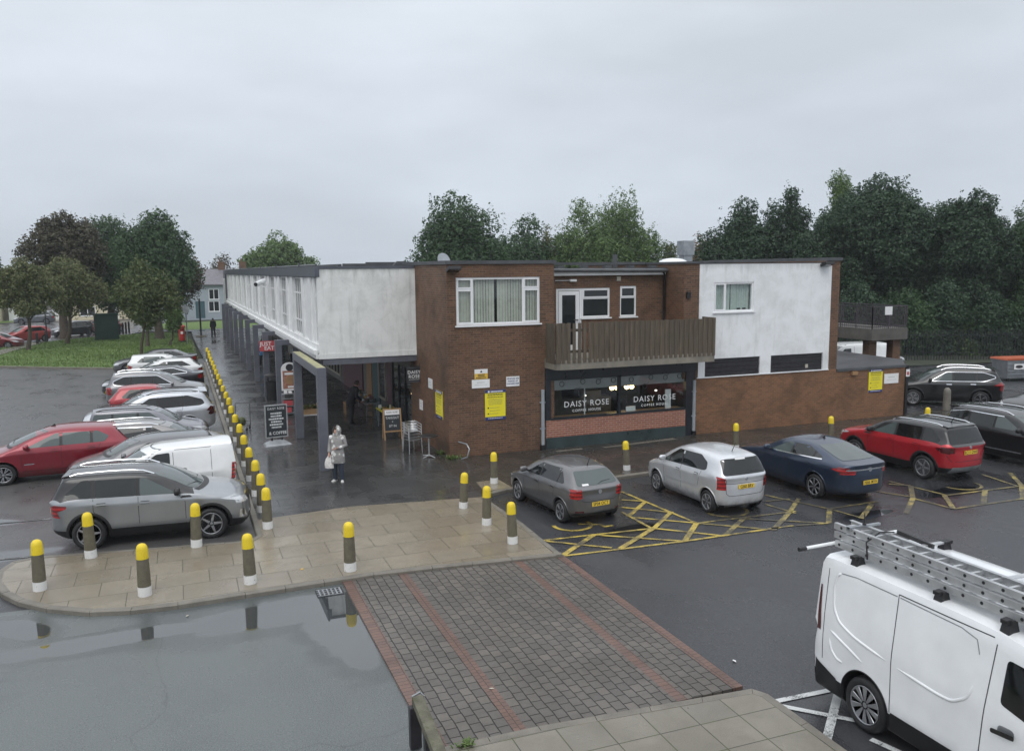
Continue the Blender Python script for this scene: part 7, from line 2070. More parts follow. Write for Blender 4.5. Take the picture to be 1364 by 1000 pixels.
def wall_sign(name, label, x0, x1, z0, z1, kind, axis='x', plane=YF, seed=1):
    r = empty(name, ((x0 + x1) / 2, plane, z0) if axis == 'x' else (plane, (x0 + x1) / 2, z0), 0 if axis == 'x' else R(-90), label, 'sign')
    w, h = x1 - x0, z1 - z0
    mb = MB(); mb.box(-w / 2, w / 2, -0.022, -0.003, 0, h)
    pn = mb.build('sign_plate', M['sign_yellow' if kind == 'park' else 'sign_white'], r)
    if kind == 'park':
        mb = MB(); mb.box(-w / 2 - 0.004, w / 2 + 0.004, -0.026, -0.0225, h * 0.90, h + 0.004); mb.box(-w / 2 - 0.004, w / 2 + 0.004, -0.026, -0.0225, -0.004, h * 0.10); mb.build('navy_band', M['sign_navy'], pn)
        mb = MB(); text_bars(mb, -w * 0.25, w * 0.4, h * 0.965, 1, h * 0.04, 0.1, -0.027, 0, seed, frac=(0.9, 0.95)); text_bars(mb, -w * 0.4, w * 0.4, h * 0.06, 1, h * 0.018, 0.1, -0.027, 0, seed + 9); mb.lathe([(h * 0.035, -0.0275), (h * 0.02, -0.027)], 10, (-w * 0.32, 0, h * 0.945), 'y'); mb.build('header_print', M['sign_white'], pn)
        mb = MB(); text_bars(mb, -w * 0.42, w * 0.42, h * 0.87, 2, h * 0.022, h * 0.036, -0.0232, 0, seed + 1, frac=(0.85, 0.95)); text_bars(mb, -w * 0.42, w * 0.42, h * 0.77, 1, h * 0.025, h * 0.036, -0.0232, 0, seed + 2, frac=(0.9, 0.95)); mb.box(-w * 0.38, -w * 0.31, -0.0236, -0.0226, h * 0.38, h * 0.425); mb.box(-w * 0.38, -w * 0.31, -0.0236, -0.0226, h * 0.19, h * 0.23); mb.build('bold_print', M['ink'], pn)
        mb = MB(); text_bars(mb, -w * 0.42, w * 0.42, h * 0.70, 6, h * 0.012, h * 0.036, -0.0232, 0, seed + 3, frac=(0.7, 0.95)); text_bars(mb, -w * 0.27, w * 0.4, h * 0.41, 1, h * 0.014, 0.1, -0.0232, 0, seed + 5, False); text_bars(mb, -w * 0.27, w * 0.4, h * 0.31, 1, h * 0.014, 0.1, -0.0232, 0, seed + 6, False); text_bars(mb, -w * 0.27, w * 0.4, h * 0.215, 1, h * 0.014, 0.1, -0.0232, 0, seed + 7, False); mb.build('fine_print', M['ink_soft'], pn)
    elif kind == 'warn':
        mb = MB(); mb.box(-w / 2, w / 2, -0.0245, -0.0225, 0, h * 0.56); mb.build('amber_field', M['amber'], pn)
        mb = MB(); text_bars(mb, -w * 0.42, w * 0.42, h * 0.50, 3, h * 0.10, h * 0.16, -0.025, 0, seed, frac=(0.6, 0.95)); mb.add([(-h * 0.13, -0.0245, h * 0.66), (h * 0.13, -0.0245, h * 0.66), (0, -0.0245, h * 0.92)], [(0, 1, 2)]); mb.build('black_print', M['ink'], pn)
    elif kind == 'pale':
        mb = MB(); text_bars(mb, -w * 0.42, w * 0.42, h * 0.68, 1, h * 0.08, 0.1, -0.0232, 0, seed, frac=(0.5, 0.6)); text_bars(mb, -w * 0.42, w * 0.42, h * 0.40, 1, h * 0.05, h * 0.14, -0.0232, 0, seed + 2, frac=(0.7, 0.9)); mb.build('faint_print', M['ink_grey'], pn)
    elif kind == 'risk':
        for tx, f in (('VEHICLES ARE', 0.78), ('PARKED AT', 0.52), ('OWNERS RISK', 0.26)): text('sign_lettering', tx, h * 0.23, (0, -0.0235, h * f), FACE_S, M['sign_navy'], pn, bold=0.02, squeeze=0.92)
    return r


wall_sign('wall_sign', 'small white and amber warning sign with a triangle, upper left on the brick wall', 8.90, 9.35, 2.55, 2.87, 'warn')
wall_sign('wall_sign', 'plain white sign fixed directly below the amber warning sign', 8.80, 9.42, 2.25, 2.53, 'pale', seed=3)
wall_sign('wall_sign', 'white sign with three lines of navy capitals on the brick wall', 10.01, 10.48, 2.24, 2.57, 'risk')
wall_sign('parking_sign', 'yellow parking notice with navy bands on the brick wall beside the coffee shop', 9.25, 9.97, 1.16, 2.16, 'park', seed=11)
wall_sign('parking_sign', 'yellow parking notice on the shaded brick flank round the corner', 26.24, 27.03, 1.16, 2.1, 'park', 'y', 8.0, 23)
wall_sign('parking_sign', 'yellow parking notice on the low annex wall at the right', 25.70, 26.42, 1.05, 1.98, 'park', seed=37)
wall_sign('wall_sign', 'plain white notice beside the yellow one on the low annex wall', 26.52, 27.28, 1.36, 1.76, 'pale', seed=8)
wall_sign('wall_sign', 'small white lettered sign under the hanging sign on the brick flank', 27.40, 27.88, 2.04, 2.38, 'pale', 'y', 8.0, 5)
wall_sign('wall_sign', 'narrow white notice low on the brick flank by the door', 28.7, 29.1, 1.10, 1.46, 'pale', 'y', 8.0, 6)
mb = MB(); mb.box(-0.10, 0.10, -0.012, 0, 0, 0.3, 0); mb.box(-0.06, 0.06, -0.014, -0.012, 0.06, 0.2, 1); o = mb.build('wall_sign', [M['sign_white'], M['sign_red']]); o.location = (27.73, YF - 0.062, 1.60); tag(o, 'small white and red sign on the black post at the annex wall end', 'sign')


def floodlight(label, x, y, z):
    r = empty('floodlight', (x, y, z), 0, label, 'floodlight')
    mb = MB(); mb.obox((0, -0.22, 0.0), (0.21, 0, 0), (0, 0.16, -0.05), (0, 0.02, 0.055)); mb.build('housing', M['black'], r, bevel=0.01)
    mb = MB(); mb.obox((0, -0.238, -0.058), (0.18, 0, 0), (0, 0.135, -0.042), (0, 0.001, 0.003)); mb.build('glass', M['glass'], r)
    mb = MB(); mb.bar((0, 0.0, 0.06), (0, -0.16, 0.04), 0.08, 0.05); mb.build('bracket', M['black'], r)


floodlight('black floodlight on the brick wall above the large window', 8.17, YF - 0.003, 6.13)
floodlight('black floodlight at the top right corner of the white panel', 23.15, YF - 0.033, 6.20)
cc = empty('security_camera', (4.38, 45.85, 5.5), 0, 'white bullet security camera on the arcade upper wall', 'camera')
mb = MB(); mb.tube([(-0.05, 0.3, 0.12), (-0.55, -0.5, -0.05)], 0.13, 12); mb.build('barrel', M['white'], cc)
mb = MB(); mb.tube([(0.02, 0.2, -0.1), (-0.1, 0.1, 0.0)], 0.05, 8); mb.build('bracket', M['white'], cc)
mb = MB(); mb.tube([(-0.55, -0.5, -0.05), (-0.565, -0.525, -0.055)], 0.10, 12); mb.build('lens', M['black'], cc)
sd = empty('satellite_dish', (9.25, 30.0, 6.12), 0, 'grey satellite dish peeping over the brick parapet', 'satellite dish')
mb = MB(); mb.lathe([(0.0001, 0.0), (0.15, 0.02), (0.28, 0.07), (0.29, 0.075)], 20); o = mb.build('dish', M['galv'], sd); o.location = (0, 0, 0.32); o.rotation_euler = (R(70), 0, R(20))
mb = MB(); mb.tube([(0, 0.05, 0), (0, 0.05, 0.32)], 0.025, 6); mb.tube([(0.0, 0, 0.2), (-0.08, -0.35, 0.3)], 0.012, 5); mb.build('mount', M['galv'], sd)

# galvanised hoop on the wall foot
mb = MB(); mb.tube([(8.30, 25.3, 0), (8.42, 25.05, 0.1), (8.5, 25.05, 0.36), (8.46, 25.2, 0.5), (8.3, 25.56, 0.52)], 0.025, 8); o = mb.build('cycle_hoop', M['galv']); tag(o, 'small bent steel hoop at the foot of the brick corner', 'hoop')

# ------------------------------------------------------------------ cafe furniture
def cafe_chair(x, y, z, rz, label, group):
    r = empty('cafe_chair', (x, y, z), rz, label, 'chair', group)
    for sx in (-1, 1):
        mb = MB(); mb.tube([(sx * 0.25, 0.24, 0), (sx * 0.24, 0.22, 0.44), (sx * 0.26, 0.20, 0.66), (sx * 0.265, -0.02, 0.70), (sx * 0.25, -0.20, 0.74)], 0.013, 6); mb.build('leg', M['alu'], r)
        mb = MB(); mb.tube([(sx * 0.22, -0.26, 0), (sx * 0.20, -0.20, 0.44)], 0.013, 6); mb.build('leg', M['alu'], r)
    mb = MB(); mb.box(-0.21, 0.21, -0.20, 0.22, 0.435, 0.45); mb.build('seat', M['alu'], r)
    mb = MB()
    for k in range(4):
        z_ = 0.56 + k * 0.055
        mb.tube([(-0.25, -0.02, z_ - 0.0), (-0.22, -0.2, z_), (-0.1, -0.265, z_), (0.1, -0.265, z_), (0.22, -0.2, z_), (0.25, -0.02, z_)], 0.011, 6)
    mb.build('backrest', M['alu'], r)


for k in range(4):
    cafe_chair(7.12 + 0.012 * k, 27.0 + 0.055 * k, 0.085 * k, R(195 + k * 1.5), ['bottom aluminium chair of the stack by the brick flank', 'second aluminium chair up in the stack by the brick flank', 'third aluminium chair up in the stack by the brick flank', 'top aluminium chair of the stack by the brick flank'][k], 'stacked aluminium cafe chairs')
ct = empty('cafe_table', (7.42, 26.0, 0), 0, 'round dark topped cafe table with a silver pedestal by the stacked chairs', 'table')
mb = MB(); mb.lathe([(0.0001, 0.70), (0.30, 0.70), (0.31, 0.715), (0.30, 0.73), (0.0001, 0.732)], 24); mb.build('table_top', M['blackmetal'], ct)
mb = MB(); mb.tube([(0, 0, 0.04), (0, 0, 0.7)], 0.028, 10); mb.build('pedestal', M['alu'], ct)
for k in range(4):
    a = R(30 + 90 * k); mb = MB(); mb.tube([(0, 0, 0.07), (0.28 * math.cos(a), 0.28 * math.sin(a), 0.02)], [0.022, 0.014], 6); mb.build('foot', M['alu'], ct)

# ------------------------------------------------------------------ stall tables under the canopy
def trestle(name, label, x, y, w, d, h, rz, top):
    r = empty(name, (x, y, 0), rz, label, 'table')
    mb = MB(); mb.box(-w / 2, w / 2, -d / 2, d / 2, h - 0.035, h); mb.build('table_top', M[top], r)
    for sx in (-1, 1):
        for sy in (-1, 1):
            mb = MB(); mb.tube([(sx * (w / 2 - 0.08), sy * (d / 2 - 0.06), 0), (sx * (w / 2 - 0.12), sy * (d / 2 - 0.06), h - 0.03)], 0.014, 6); mb.build('leg', M['galv'], r)
    return r


T1 = (7.15, 35.3, 0.62, 3.9, 0.76)
trestle('stall_table', 'long bric a brac table under the arcade canopy', *T1[:2], T1[2], T1[3], T1[4], 0, 'galv')
T2 = (7.38, 31.6, 0.70, 1.05, 0.76)
trestle('stall_table', 'short stall table with a yellow cloth edge near the coffee shop door', *T2[:2], T2[2], T2[3], T2[4], 0, 'sign_yellow')
rng = random.Random(21)
goods_m = ['mdf', 'teal', 'sign_white', 'blackmetal', 'galv', 'shopcream', 'brick_red', 'cab_green', 'amber', 'purple']
k = 0
for T, n_, xr, yr in ((T1, 34, 0.25, 1.8), (T2, 9, 0.27, 0.42)):
    spots = []
    tries = 0
    while len(spots) < n_ and tries < 4000:
        tries += 1
        x, y, s_ = rng.uniform(-xr, xr), rng.uniform(-yr, yr), rng.uniform(0.05, 0.11)
        if all(abs(x - a) > s_ + b or abs(y - c_) > s_ + b for a, c_, b in spots): spots.append((x, y, s_))
    for x, y, s_ in spots:
        mb = MB(); sh = rng.random(); h_ = rng.uniform(0.05, 0.22)
        if sh < 0.45: mb.box(-s_ * 0.8, s_ * 0.8, -s_ * 0.6, s_ * 0.6, 0, h_ * 0.7)
        elif sh < 0.8: mb.lathe([(s_ * 0.5, 0), (s_ * 0.8, h_ * 0.4), (s_ * 0.5, h_ * 0.8), (s_ * 0.55, h_)], 10)
        else: mb.lathe([(s_ * 0.3, 0), (s_ * 0.9, 0.05), (s_ * 0.95, 0.06)], 12)
        o = mb.build('trinket_box' if sh < 0.45 else ('vase' if sh < 0.8 else 'bowl'), M[goods_m[k % len(goods_m)]]); k += 1
        o.location = (T[0] + x, T[1] + y, T[4] + 0.001); o.rotation_euler = (0, 0, rng.uniform(-0.4, 0.4))
        tag(o, {'t': 'small box', 'v': 'small vase', 'b': 'small dish'}[o.name[0]] + (' among the bric a brac on the long stall table' if T is T1 else ' among the goods on the short stall table'), {'t': 'box', 'v': 'vase', 'b': 'bowl'}[o.name[0]], 'bric a brac on the stall tables')
bxn = MB(); bxn.box(-0.2, 0.2, -0.2, 0.2, 0.45, 0.5); [bxn.box(sx * 0.17 - 0.02, sx * 0.17 + 0.02, sy * 0.17 - 0.02, sy * 0.17 + 0.02, 0, 0.45) for sx in (-1, 1) for sy in (-1, 1)]
o = bxn.build('wooden_stool', M['pine']); o.location = (6.62, 35.6, 0); tag(o, 'small wooden stool beside the long stall table', 'stool')
trestle('produce_table', 'narrow table with a vegetable crate standing between the legs of the first portal frame', 4.42, 31.75, 0.72, 0.5, 0.76, 0, 'white_old')
cr = empty('produce_crate', (4.42, 31.75, 0.762), 0, 'wooden crate heaped with green vegetables on the narrow table', 'crate')
mb = MB(); mb.box(-0.3, 0.3, -0.2, -0.18, 0, 0.2); mb.box(-0.3, 0.3, 0.18, 0.2, 0, 0.3); mb.box(-0.3, -0.28, -0.18, 0.18, 0, 0.24); mb.box(0.28, 0.3, -0.18, 0.18, 0, 0.36); mb.box(-0.28, 0.28, -0.18, 0.18, 0.0, 0.02); mb.build('crate_box', M['pine'], cr)
mb = MB()
for i in range(60):
    c = Vector((rng.uniform(-0.26, 0.26), rng.uniform(-0.17, 0.17), rng.uniform(0.16, 0.33))); a = Vector((rng.uniform(-1, 1), rng.uniform(-1, 1), rng.uniform(-0.3, 1))).normalized() * 0.07; b = a.cross(Vector((0.3, 0.5, 1))).normalized() * 0.045
    mb.add([c - a, c + b, c + a, c - b], [(0, 1, 2, 3)])
mb.build('greens', M['leaf_bright'], cr)

# shopping trolley cart by the bollards
tr0 = empty('hand_trolley', (2.05, 33.55, 0), R(-20), 'wire hand trolley with a green bag standing beside the bollard row', 'trolley')
mb = MB()
for sx in (-0.28, 0.28):
    mb.tube([(sx, 0.22, 0.15), (sx, 0.26, 1.02)], 0.014, 6); mb.tube([(sx, -0.2, 0.18), (sx, 0.22, 0.18)], 0.012, 6)
mb.tube([(-0.28, 0.26, 1.02), (0.28, 0.26, 1.02)], 0.016, 6)
for z in (0.18, 0.32, 0.46): mb.tube([(-0.28, -0.2, z), (0.28, -0.2, z)], 0.008, 5); mb.tube([(-0.28, 0.22, z), (0.28, 0.22, z)], 0.008, 5)
for i in range(7): mb.tube([(-0.28 + i * 0.093, -0.2, 0.18), (-0.28 + i * 0.093, 0.22, 0.18)], 0.006, 4); mb.tube([(-0.28 + i * 0.093, -0.2, 0.18), (-0.28 + i * 0.093, -0.2, 0.46)], 0.006, 4)
mb.build('wire_frame', M['blackmetal'], tr0)
for sx in (-0.26, 0.26):
    for sy in (-0.2, 0.2): mb = MB(); mb.lathe([(0.07, -0.02), (0.07, 0.02)], 12, (sx, sy, 0.075), 'x'); mb.build('wheel', M['rubber'], tr0)
mb = MB(); mb.lathe([(0.14, 0.0), (0.18, 0.12), (0.15, 0.25), (0.05, 0.31), (0.0001, 0.32)], 12); o = mb.build('shopping_bag', M['leaf_bright']); o.location = (2.05, 33.55, 0.20); tag(o, 'crumpled pale green bag lying in the wire hand trolley', 'bag')

# old concrete gate post and sloping mossy rail at the bottom edge
gp0 = empty('mossy_barrier', (2.42, 9.25, -0.1), 0, 'mossy grey barrier with a sloping plank and dark post at the bottom edge', 'barrier')
a = gnd(556, 931, 0.55); b = gnd(588, 1010, 0.55)
mb = MB()
pa, pb_ = a - gp0.location, b - gp0.location
dd_ = (pb_ - pa).normalized(); pb_ = pa + dd_ * 3.0
pb_.z = pa.z
mb.bar(pa, pb_, 0.15, 0.11); mb.build('plank', M['mossy'], gp0, bevel=0.012)
mb = MB(); mb.bar(pa + Vector((-0.055, -0.06, -0.05)), pa + Vector((-0.055, -0.06, -0.62)), 0.10, 0.15, up=(1, 0, 0)); mb.bar(pa + Vector((-0.02, -0.55, -0.05)), pa + Vector((-0.02, -0.55, -0.62)), 0.11, 0.10, up=(1, 0, 0)); mb.build('post', M['timber_black'], gp0, bevel=0.008)
mb = MB(); mb.bar(pa + Vector((-0.075, 0.0, 0.05)), pa + Vector((0.06, 0.075, 0.05)), 0.025, 0.02); mb.bar(pa + Vector((0.06, 0.075, 0.048)), pa + Vector((0.085, -0.05, 0.048)), 0.012, 0.015); mb.build('end_plate', M['galv'], gp0)

# road gully and iron covers
mb = MB()
for i in range(6): mb.box(-0.22 + i * 0.08, -0.19 + i * 0.08, -0.16, 0.16, 0, 0.012)
for j in range(4): mb.box(-0.25, 0.22, -0.17 + j * 0.105, -0.15 + j * 0.105, 0, 0.0125)
mb.box(-0.27, 0.25, -0.2, 0.18, -0.03, 0.001, 1)
o = mb.build('road_gully', [M['galv'], M['black']]); o.location = (2.45, 15.78, ROAD + 0.014); tag(o, 'iron drain grating in the puddle below the kerb', 'drain')
mb = MB(); mb.box(-0.35, 0.35, -0.3, 0.3, 0, 0.006); o = mb.build('manhole_cover', M['blackmetal']); o.location = (9.2, 20.2, ROAD + 0.010); tag(o, 'dark iron cover in the bay under the grey hatchback', 'manhole cover')
# fallen leaves and litter
for i, (u, v, mt) in enumerate(((402, 758, 'amber'), (978, 880, 'sign_white'), (655, 917, 'shopcream'), (250, 820, 'shopcream'))):
    p = gnd(u, v, 0.0 if i == 0 else (CZ if i == 2 else ROAD + 0.012)); mb = MB(); mb.add([(-0.06, -0.02, 0.004), (0.0, -0.04, 0.012), (0.07, 0.0, 0.006), (0.01, 0.04, 0.02)], [(0, 1, 2, 3)]); o = mb.build('fallen_leaf' if i == 0 else 'litter_scrap', M[mt]); o.location = p; o.rotation_euler = (0, 0, i * 1.3); o.scale = (0.7, 0.7, 0.7)
    tag(o, ['yellow fallen leaf on the tan paving', 'white litter scrap on the dark asphalt right of the crossing', 'pale scrap lying on the block paved crossing', 'white scrap in the puddle below the kerb', 'pale scrap on the wet road at the bottom', 'white scrap on the wet road left of the crossing', 'pale scrap in the middle of the wet road'][i], 'leaf' if i == 0 else 'litter')
# ================================================================== PEOPLE
def skin_mesh(chains, sub=2):
    """chains: lists of (point, radius) that share points where they join -> one continuous smooth surface"""
    verts, rad, edges, key = [], [], [], {}
    def vid(p, r):
        k = tuple(round(c, 4) for c in p)
        if k not in key: key[k] = len(verts); verts.append(p); rad.append(r)
        return key[k]
    for ch in chains:
        ids = [vid(p, r) for p, r in ch]
        edges += [(a, b) for a, b in zip(ids, ids[1:]) if a != b]
    me = bpy.data.meshes.new('skin'); me.from_pydata(verts, edges, [])
    o = bpy.data.objects.new('skin', me); COL.objects.link(o)
    m = o.modifiers.new('k', 'SKIN'); m.use_smooth_shade = True
    for i, r in enumerate(rad):
        rr = r if isinstance(r, tuple) else (r, r)
        me.skin_vertices[0].data[i].radius = rr
        me.skin_vertices[0].data[i].use_root = (i == 0)
    s = o.modifiers.new('s', 'SUBSURF'); s.levels = s.render_levels = sub
    out = eval_mesh(o)
    bpy.data.objects.remove(o)
    for p in out.polygons: p.use_smooth = True
    return out


def hand_chains(w, f, palm_n, size=1.0, curl=0.6):
    """five unequal fingers from wrist w, pointing along f, curling towards palm_n"""
    w, f, n = Vector(w), Vector(f).normalized(), Vector(palm_n).normalized()
    s = f.cross(n)
    ch = []
    palm = w + f * 0.055 * size
    ch.append([(tuple(w), 0.024), (tuple(palm), (0.030, 0.016))])
    for i, (off, ln) in enumerate(((-0.030, 0.062), (-0.010, 0.076), (0.010, 0.072), (0.028, 0.056))):
        k0 = w + f * 0.092 * size + s * off
        k1 = k0 + (f * (1 - curl * 0.35) + n * curl * 0.6) * ln * 0.5
        k2 = k1 + (f * (0.7 - curl) + n * (0.5 + curl * 0.5)) * ln * 0.5
        ch.append([(tuple(palm), (0.030, 0.016)), (tuple(k0), 0.0095), (tuple(k1), 0.0085), (tuple(k2), 0.0075)])
    t0 = w + f * 0.035 * size - s * 0.036
    t1 = t0 + (f * 0.6 - s * 0.45 + n * 0.4) * 0.04
    ch.append([(tuple(palm), (0.030, 0.016)), (tuple(t0), 0.012), (tuple(t1), 0.010), (tuple(t1 + (f * 0.8 + n * 0.5) * 0.025), 0.008)])
    return ch


def ring_loft(mb, rings, n=20, mi=0, cap=True):
    """rings: (centre, rx, ry)"""
    base = len(mb.v)
    for c, rx, ry in rings:
        for k in range(n):
            a = 2 * math.pi * k / n
            mb.v.append((c[0] + rx * math.cos(a), c[1] + ry * math.sin(a), c[2]))
    for i in range(len(rings) - 1):
        for k in range(n):
            k2 = (k + 1) % n
            mb.f.append([base + i * n + k, base + i * n + k2, base + (i + 1) * n + k2, base + (i + 1) * n + k]); mb.m.append(mi); mb.sm.append(True)
    if cap:
        mb.f.append([base + k for k in range(n)][::-1]); mb.m.append(mi); mb.sm.append(False)
        e = base + (len(rings) - 1) * n
        mb.f.append([e + k for k in range(n)]); mb.m.append(mi); mb.sm.append(False)


def person(label, loc, rz, h=1.65, coat='cloth_black', trousers='denim', shoes='black', hair='hair', coat_hem=0.80, hood=False, lean=0.0, stride=0.0, arms=None, turn=0.0, group=None):
    """figure facing -Y before turning; lean tips the upper body forward"""
    r = empty('person', loc, rz, label, 'person', group)
    k = h / 1.65
    r.scale = (k, k, k)
    def up(x, y, z):     # tip everything above the hips forward
        if z <= 0.86: return Vector((x, y, z))
        d = z - 0.86
        return Vector((x, y * math.cos(lean) - d * math.sin(lean), 0.86 + d * math.cos(lean) + y * math.sin(lean)))
    st_ = stride
    hipL, hipR = Vector((0.085, 0, 0.84)), Vector((-0.085, 0, 0.84))
    kneeL, kneeR = Vector((0.10, -0.02 - st_ * 0.6, 0.46)), Vector((-0.10, -0.02 + st_ * 0.4, 0.46))
    anL, anR = Vector((0.115, 0.02 - st_, 0.085)), Vector((-0.115, 0.02 + st_, 0.085))
    pel, waist, chest, neck = up(0, 0, 0.88), up(0, 0, 1.02), up(0, 0.01, 1.22), up(0, 0.0, 1.38)
    headb, headt = up(0, -0.015, 1.46), up(0, -0.02, 1.57)
    shL, shR = up(0.165, 0.01, 1.32), up(-0.165, 0.01, 1.32)
    arms = arms or {}
    elL, wrL = [up(*p) if len(p) == 3 else p for p in arms.get('L', ((0.22, 0.04, 1.06), (0.21, -0.05, 0.84)))]
    elR, wrR = [up(*p) if len(p) == 3 else p for p in arms.get('R', ((-0.22, 0.04, 1.06), (-0.21, -0.05, 0.84)))]
    V = lambda p, r_: (tuple(p), r_)
    ch = [[V(pel, (0.135, 0.10)), V(waist, (0.115, 0.085)), V(chest, (0.145, 0.095)), V(neck, 0.055), V(headb, (0.088, 0.10)), V(headt, (0.094, 0.112))],
          [V(pel, (0.135, 0.10)), V(hipL, 0.078), V(kneeL, 0.055), V(anL, 0.038)], [V(pel, (0.135, 0.10)), V(hipR, 0.078), V(kneeR, 0.055), V(anR, 0.038)],
          [V(chest, (0.145, 0.095)), V(shL, 0.055), V(elL, 0.042), V(wrL, 0.026)], [V(chest, (0.145, 0.095)), V(shR, 0.055), V(elR, 0.042), V(wrR, 0.026)]]
    for wr, el in ((wrL, elL), (wrR, elR)):
        f = (wr - el).normalized()
        ch += hand_chains(wr, f, Vector((-math.copysign(1, wr.x) * 0.7, -0.3, 0.1)), 1.0, 0.7)
    link_mesh('body', skin_mesh(ch), M['skin'], r)
    # face: nose, eyes, mouth, ears
    q = Matrix.Rotation(turn, 3, 'Z')
    fc = headb.lerp(headt, 0.45)
    def fp(x, y, z): return fc + q @ Vector((x, y, z))
    mb = MB(); mb.add([fp(-0.014, -0.078, -0.02), fp(0.014, -0.078, -0.02), fp(0, -0.103, -0.018), fp(0, -0.082, 0.035)], [(0, 2, 3), (2, 1, 3), (0, 1, 2)], 0, True)
    for sx in (-1, 1): mb.lathe([(0.0001, -0.012), (0.022, 0.0), (0.0001, 0.012)], 8, fp(sx * 0.076, 0.01, 0.0), 'x')
    mb.build('face_feature', M['skin'], r)
    mb = MB()
    for sx in (-1, 1): mb.lathe([(0.0001, -0.006), (0.011, 0.0), (0.0001, 0.006)], 8, fp(sx * 0.030, -0.079, 0.022), 'y')
    mb.box(*sorted((fp(-0.022, -0.08, -0.05).x, fp(0.022, -0.08, -0.05).x)), fp(0, -0.084, 0).y, fp(0, -0.070, 0).y, fc.z - 0.054, fc.z - 0.048)
    mb.build('eye', M['hair'], r)
    # hair
    mb = MB()
    n_, m_ = 16, 9
    vs = []
    hc = headb.lerp(headt, 0.62)
    for i in range(m_ + 1):
        t = math.pi * i / m_
        for j in range(n_):
            a = 2 * math.pi * j / n_
            y = math.sin(t) * math.sin(a); x = math.sin(t) * math.cos(a); z = math.cos(t)
            rr_ = 1.0
            if y < -0.2 and z < 0.5: rr_ = 0.55       # hairline clears the face
            if z < -0.55: rr_ *= 0.82
            vs.append(hc + q @ Vector((x * 0.094 * rr_, y * 0.108 * rr_ + 0.014, z * 0.112 * rr_ + 0.01)))
    mb.add(vs, [(i * n_ + j, i * n_ + (j + 1) % n_, (i + 1) * n_ + (j + 1) % n_, (i + 1) * n_ + j) for i in range(m_) for j in range(n_)], 0, True)
    mb.build('hair', M[hair], r)
    # trousers
    mb = MB()
    for hp, kn, an in ((hipL, kneeL, anL), (hipR, kneeR, anR)):
        mb.tube([hp + Vector((0, 0, 0.06)), hp.lerp(kn, 0.4), kn, kn.lerp(an, 0.5), an + Vector((0, 0, -0.045))], [0.105, 0.098, 0.078, 0.072, 0.070], 14)
    ring_loft(mb, [((0, 0, 0.80), 0.15, 0.115), ((0, 0, 0.90), 0.165, 0.125), ((0, 0, 0.99), 0.15, 0.115)])
    mb.build('trousers', M[trousers], r)
    for an, tw_ in ((anL, 0.35), (anR, -0.25)):
        mb = MB()
        d = Vector((math.sin(tw_), -math.cos(tw_), 0)); s = Vector((-d.y, d.x, 0))
        vs = []
        prof = [(-0.075, 0.030, 0.075), (-0.04, 0.042, 0.085), (0.02, 0.044, 0.075), (0.09, 0.048, 0.05), (0.15, 0.042, 0.035), (0.175, 0.02, 0.025)]
        for t, w_, hh in prof:
            for a in range(8):
                an_ = math.pi * a / 7
                vs.append(Vector((an.x, an.y, 0)) + d * t + s * w_ * math.cos(an_) + Vector((0, 0, hh * math.sin(an_) + 0.001)))
        mb.add(vs, [(i * 8 + a, i * 8 + a + 1, (i + 1) * 8 + a + 1, (i + 1) * 8 + a) for i in range(5) for a in range(7)] + [tuple(range(8)), tuple(range(40, 48))[::-1]], 0, True)
        mb.build('shoe', M[shoes], r)
    # coat with sleeves
    mb = MB()
    zs = [(coat_hem, 0.215 if coat_hem < 0.75 else 0.19, 0.165 if coat_hem < 0.75 else 0.15), (coat_hem + 0.01, 0.22 if coat_hem < 0.75 else 0.195, 0.17), (0.86, 0.195, 0.15), (1.02, 0.175, 0.135), (1.18, 0.195, 0.142), (1.30, 0.19, 0.125), (1.365, 0.135, 0.10), (1.42, 0.08, 0.08)]
    zs = [z for i, z in enumerate(zs) if i < 2 or z[0] > coat_hem + 0.03]
    b0, n0 = len(mb.v), 22
    for z, a, b in zs: mb.v += [tuple(up(a * math.cos(2 * math.pi * t / n0), b * math.sin(2 * math.pi * t / n0), z)) for t in range(n0)]
    for i in range(len(zs) - 1):
        for t in range(n0): mb.f.append([b0 + i * n0 + t, b0 + i * n0 + (t + 1) % n0, b0 + (i + 1) * n0 + (t + 1) % n0, b0 + (i + 1) * n0 + t]); mb.m.append(0); mb.sm.append(True)
    mb.f.append([b0 + t for t in range(n0)][::-1]); mb.m.append(0); mb.sm.append(False)
    e0 = b0 + (len(zs) - 1) * n0; mb.f.append([e0 + t for t in range(n0)]); mb.m.append(0); mb.sm.append(False)
    for sh, el, wr in ((shL, elL, wrL), (shR, elR, wrR)):
        mb.tube([sh + (up(0, 0, 1.3) - sh) * 0.25 + Vector((0, 0, 0.005)), sh + Vector((math.copysign(0.01, sh.x), 0, 0.0)), sh.lerp(el, 0.5), el, el.lerp(wr, 0.5), el.lerp(wr, 0.93)], [0.075, 0.078, 0.070, 0.064, 0.058, 0.054], 12)
    c_ = mb.build('coat', M[coat], r)
    if hood:
        mb = MB(); vs = []
        for i in range(m_ + 1):
            t = math.pi * (0.0 + 0.80 * i / m_)
            for j in range(n_ + 1):
                a = R(-52) + R(284) * j / n_            # open towards the face
                vs.append(hc + q @ Vector((math.sin(t) * math.cos(a) * 0.125, math.sin(t) * math.sin(a) * 0.135 + 0.01, math.cos(t) * 0.15 - 0.01)))
        w1 = n_ + 1
        mb.add(vs, [(i * w1 + j, i * w1 + j + 1, (i + 1) * w1 + j + 1, (i + 1) * w1 + j) for i in range(m_) for j in range(n_)], 0, True)
        mb.lathe([(0.11, -0.02), (0.125, 0.02), (0.11, 0.07)], 18, up(0, 0.01, 1.38))
        mb.build('hood', M[coat], c_)
    return r, dict(wrL=wrL, wrR=wrR, k=k)


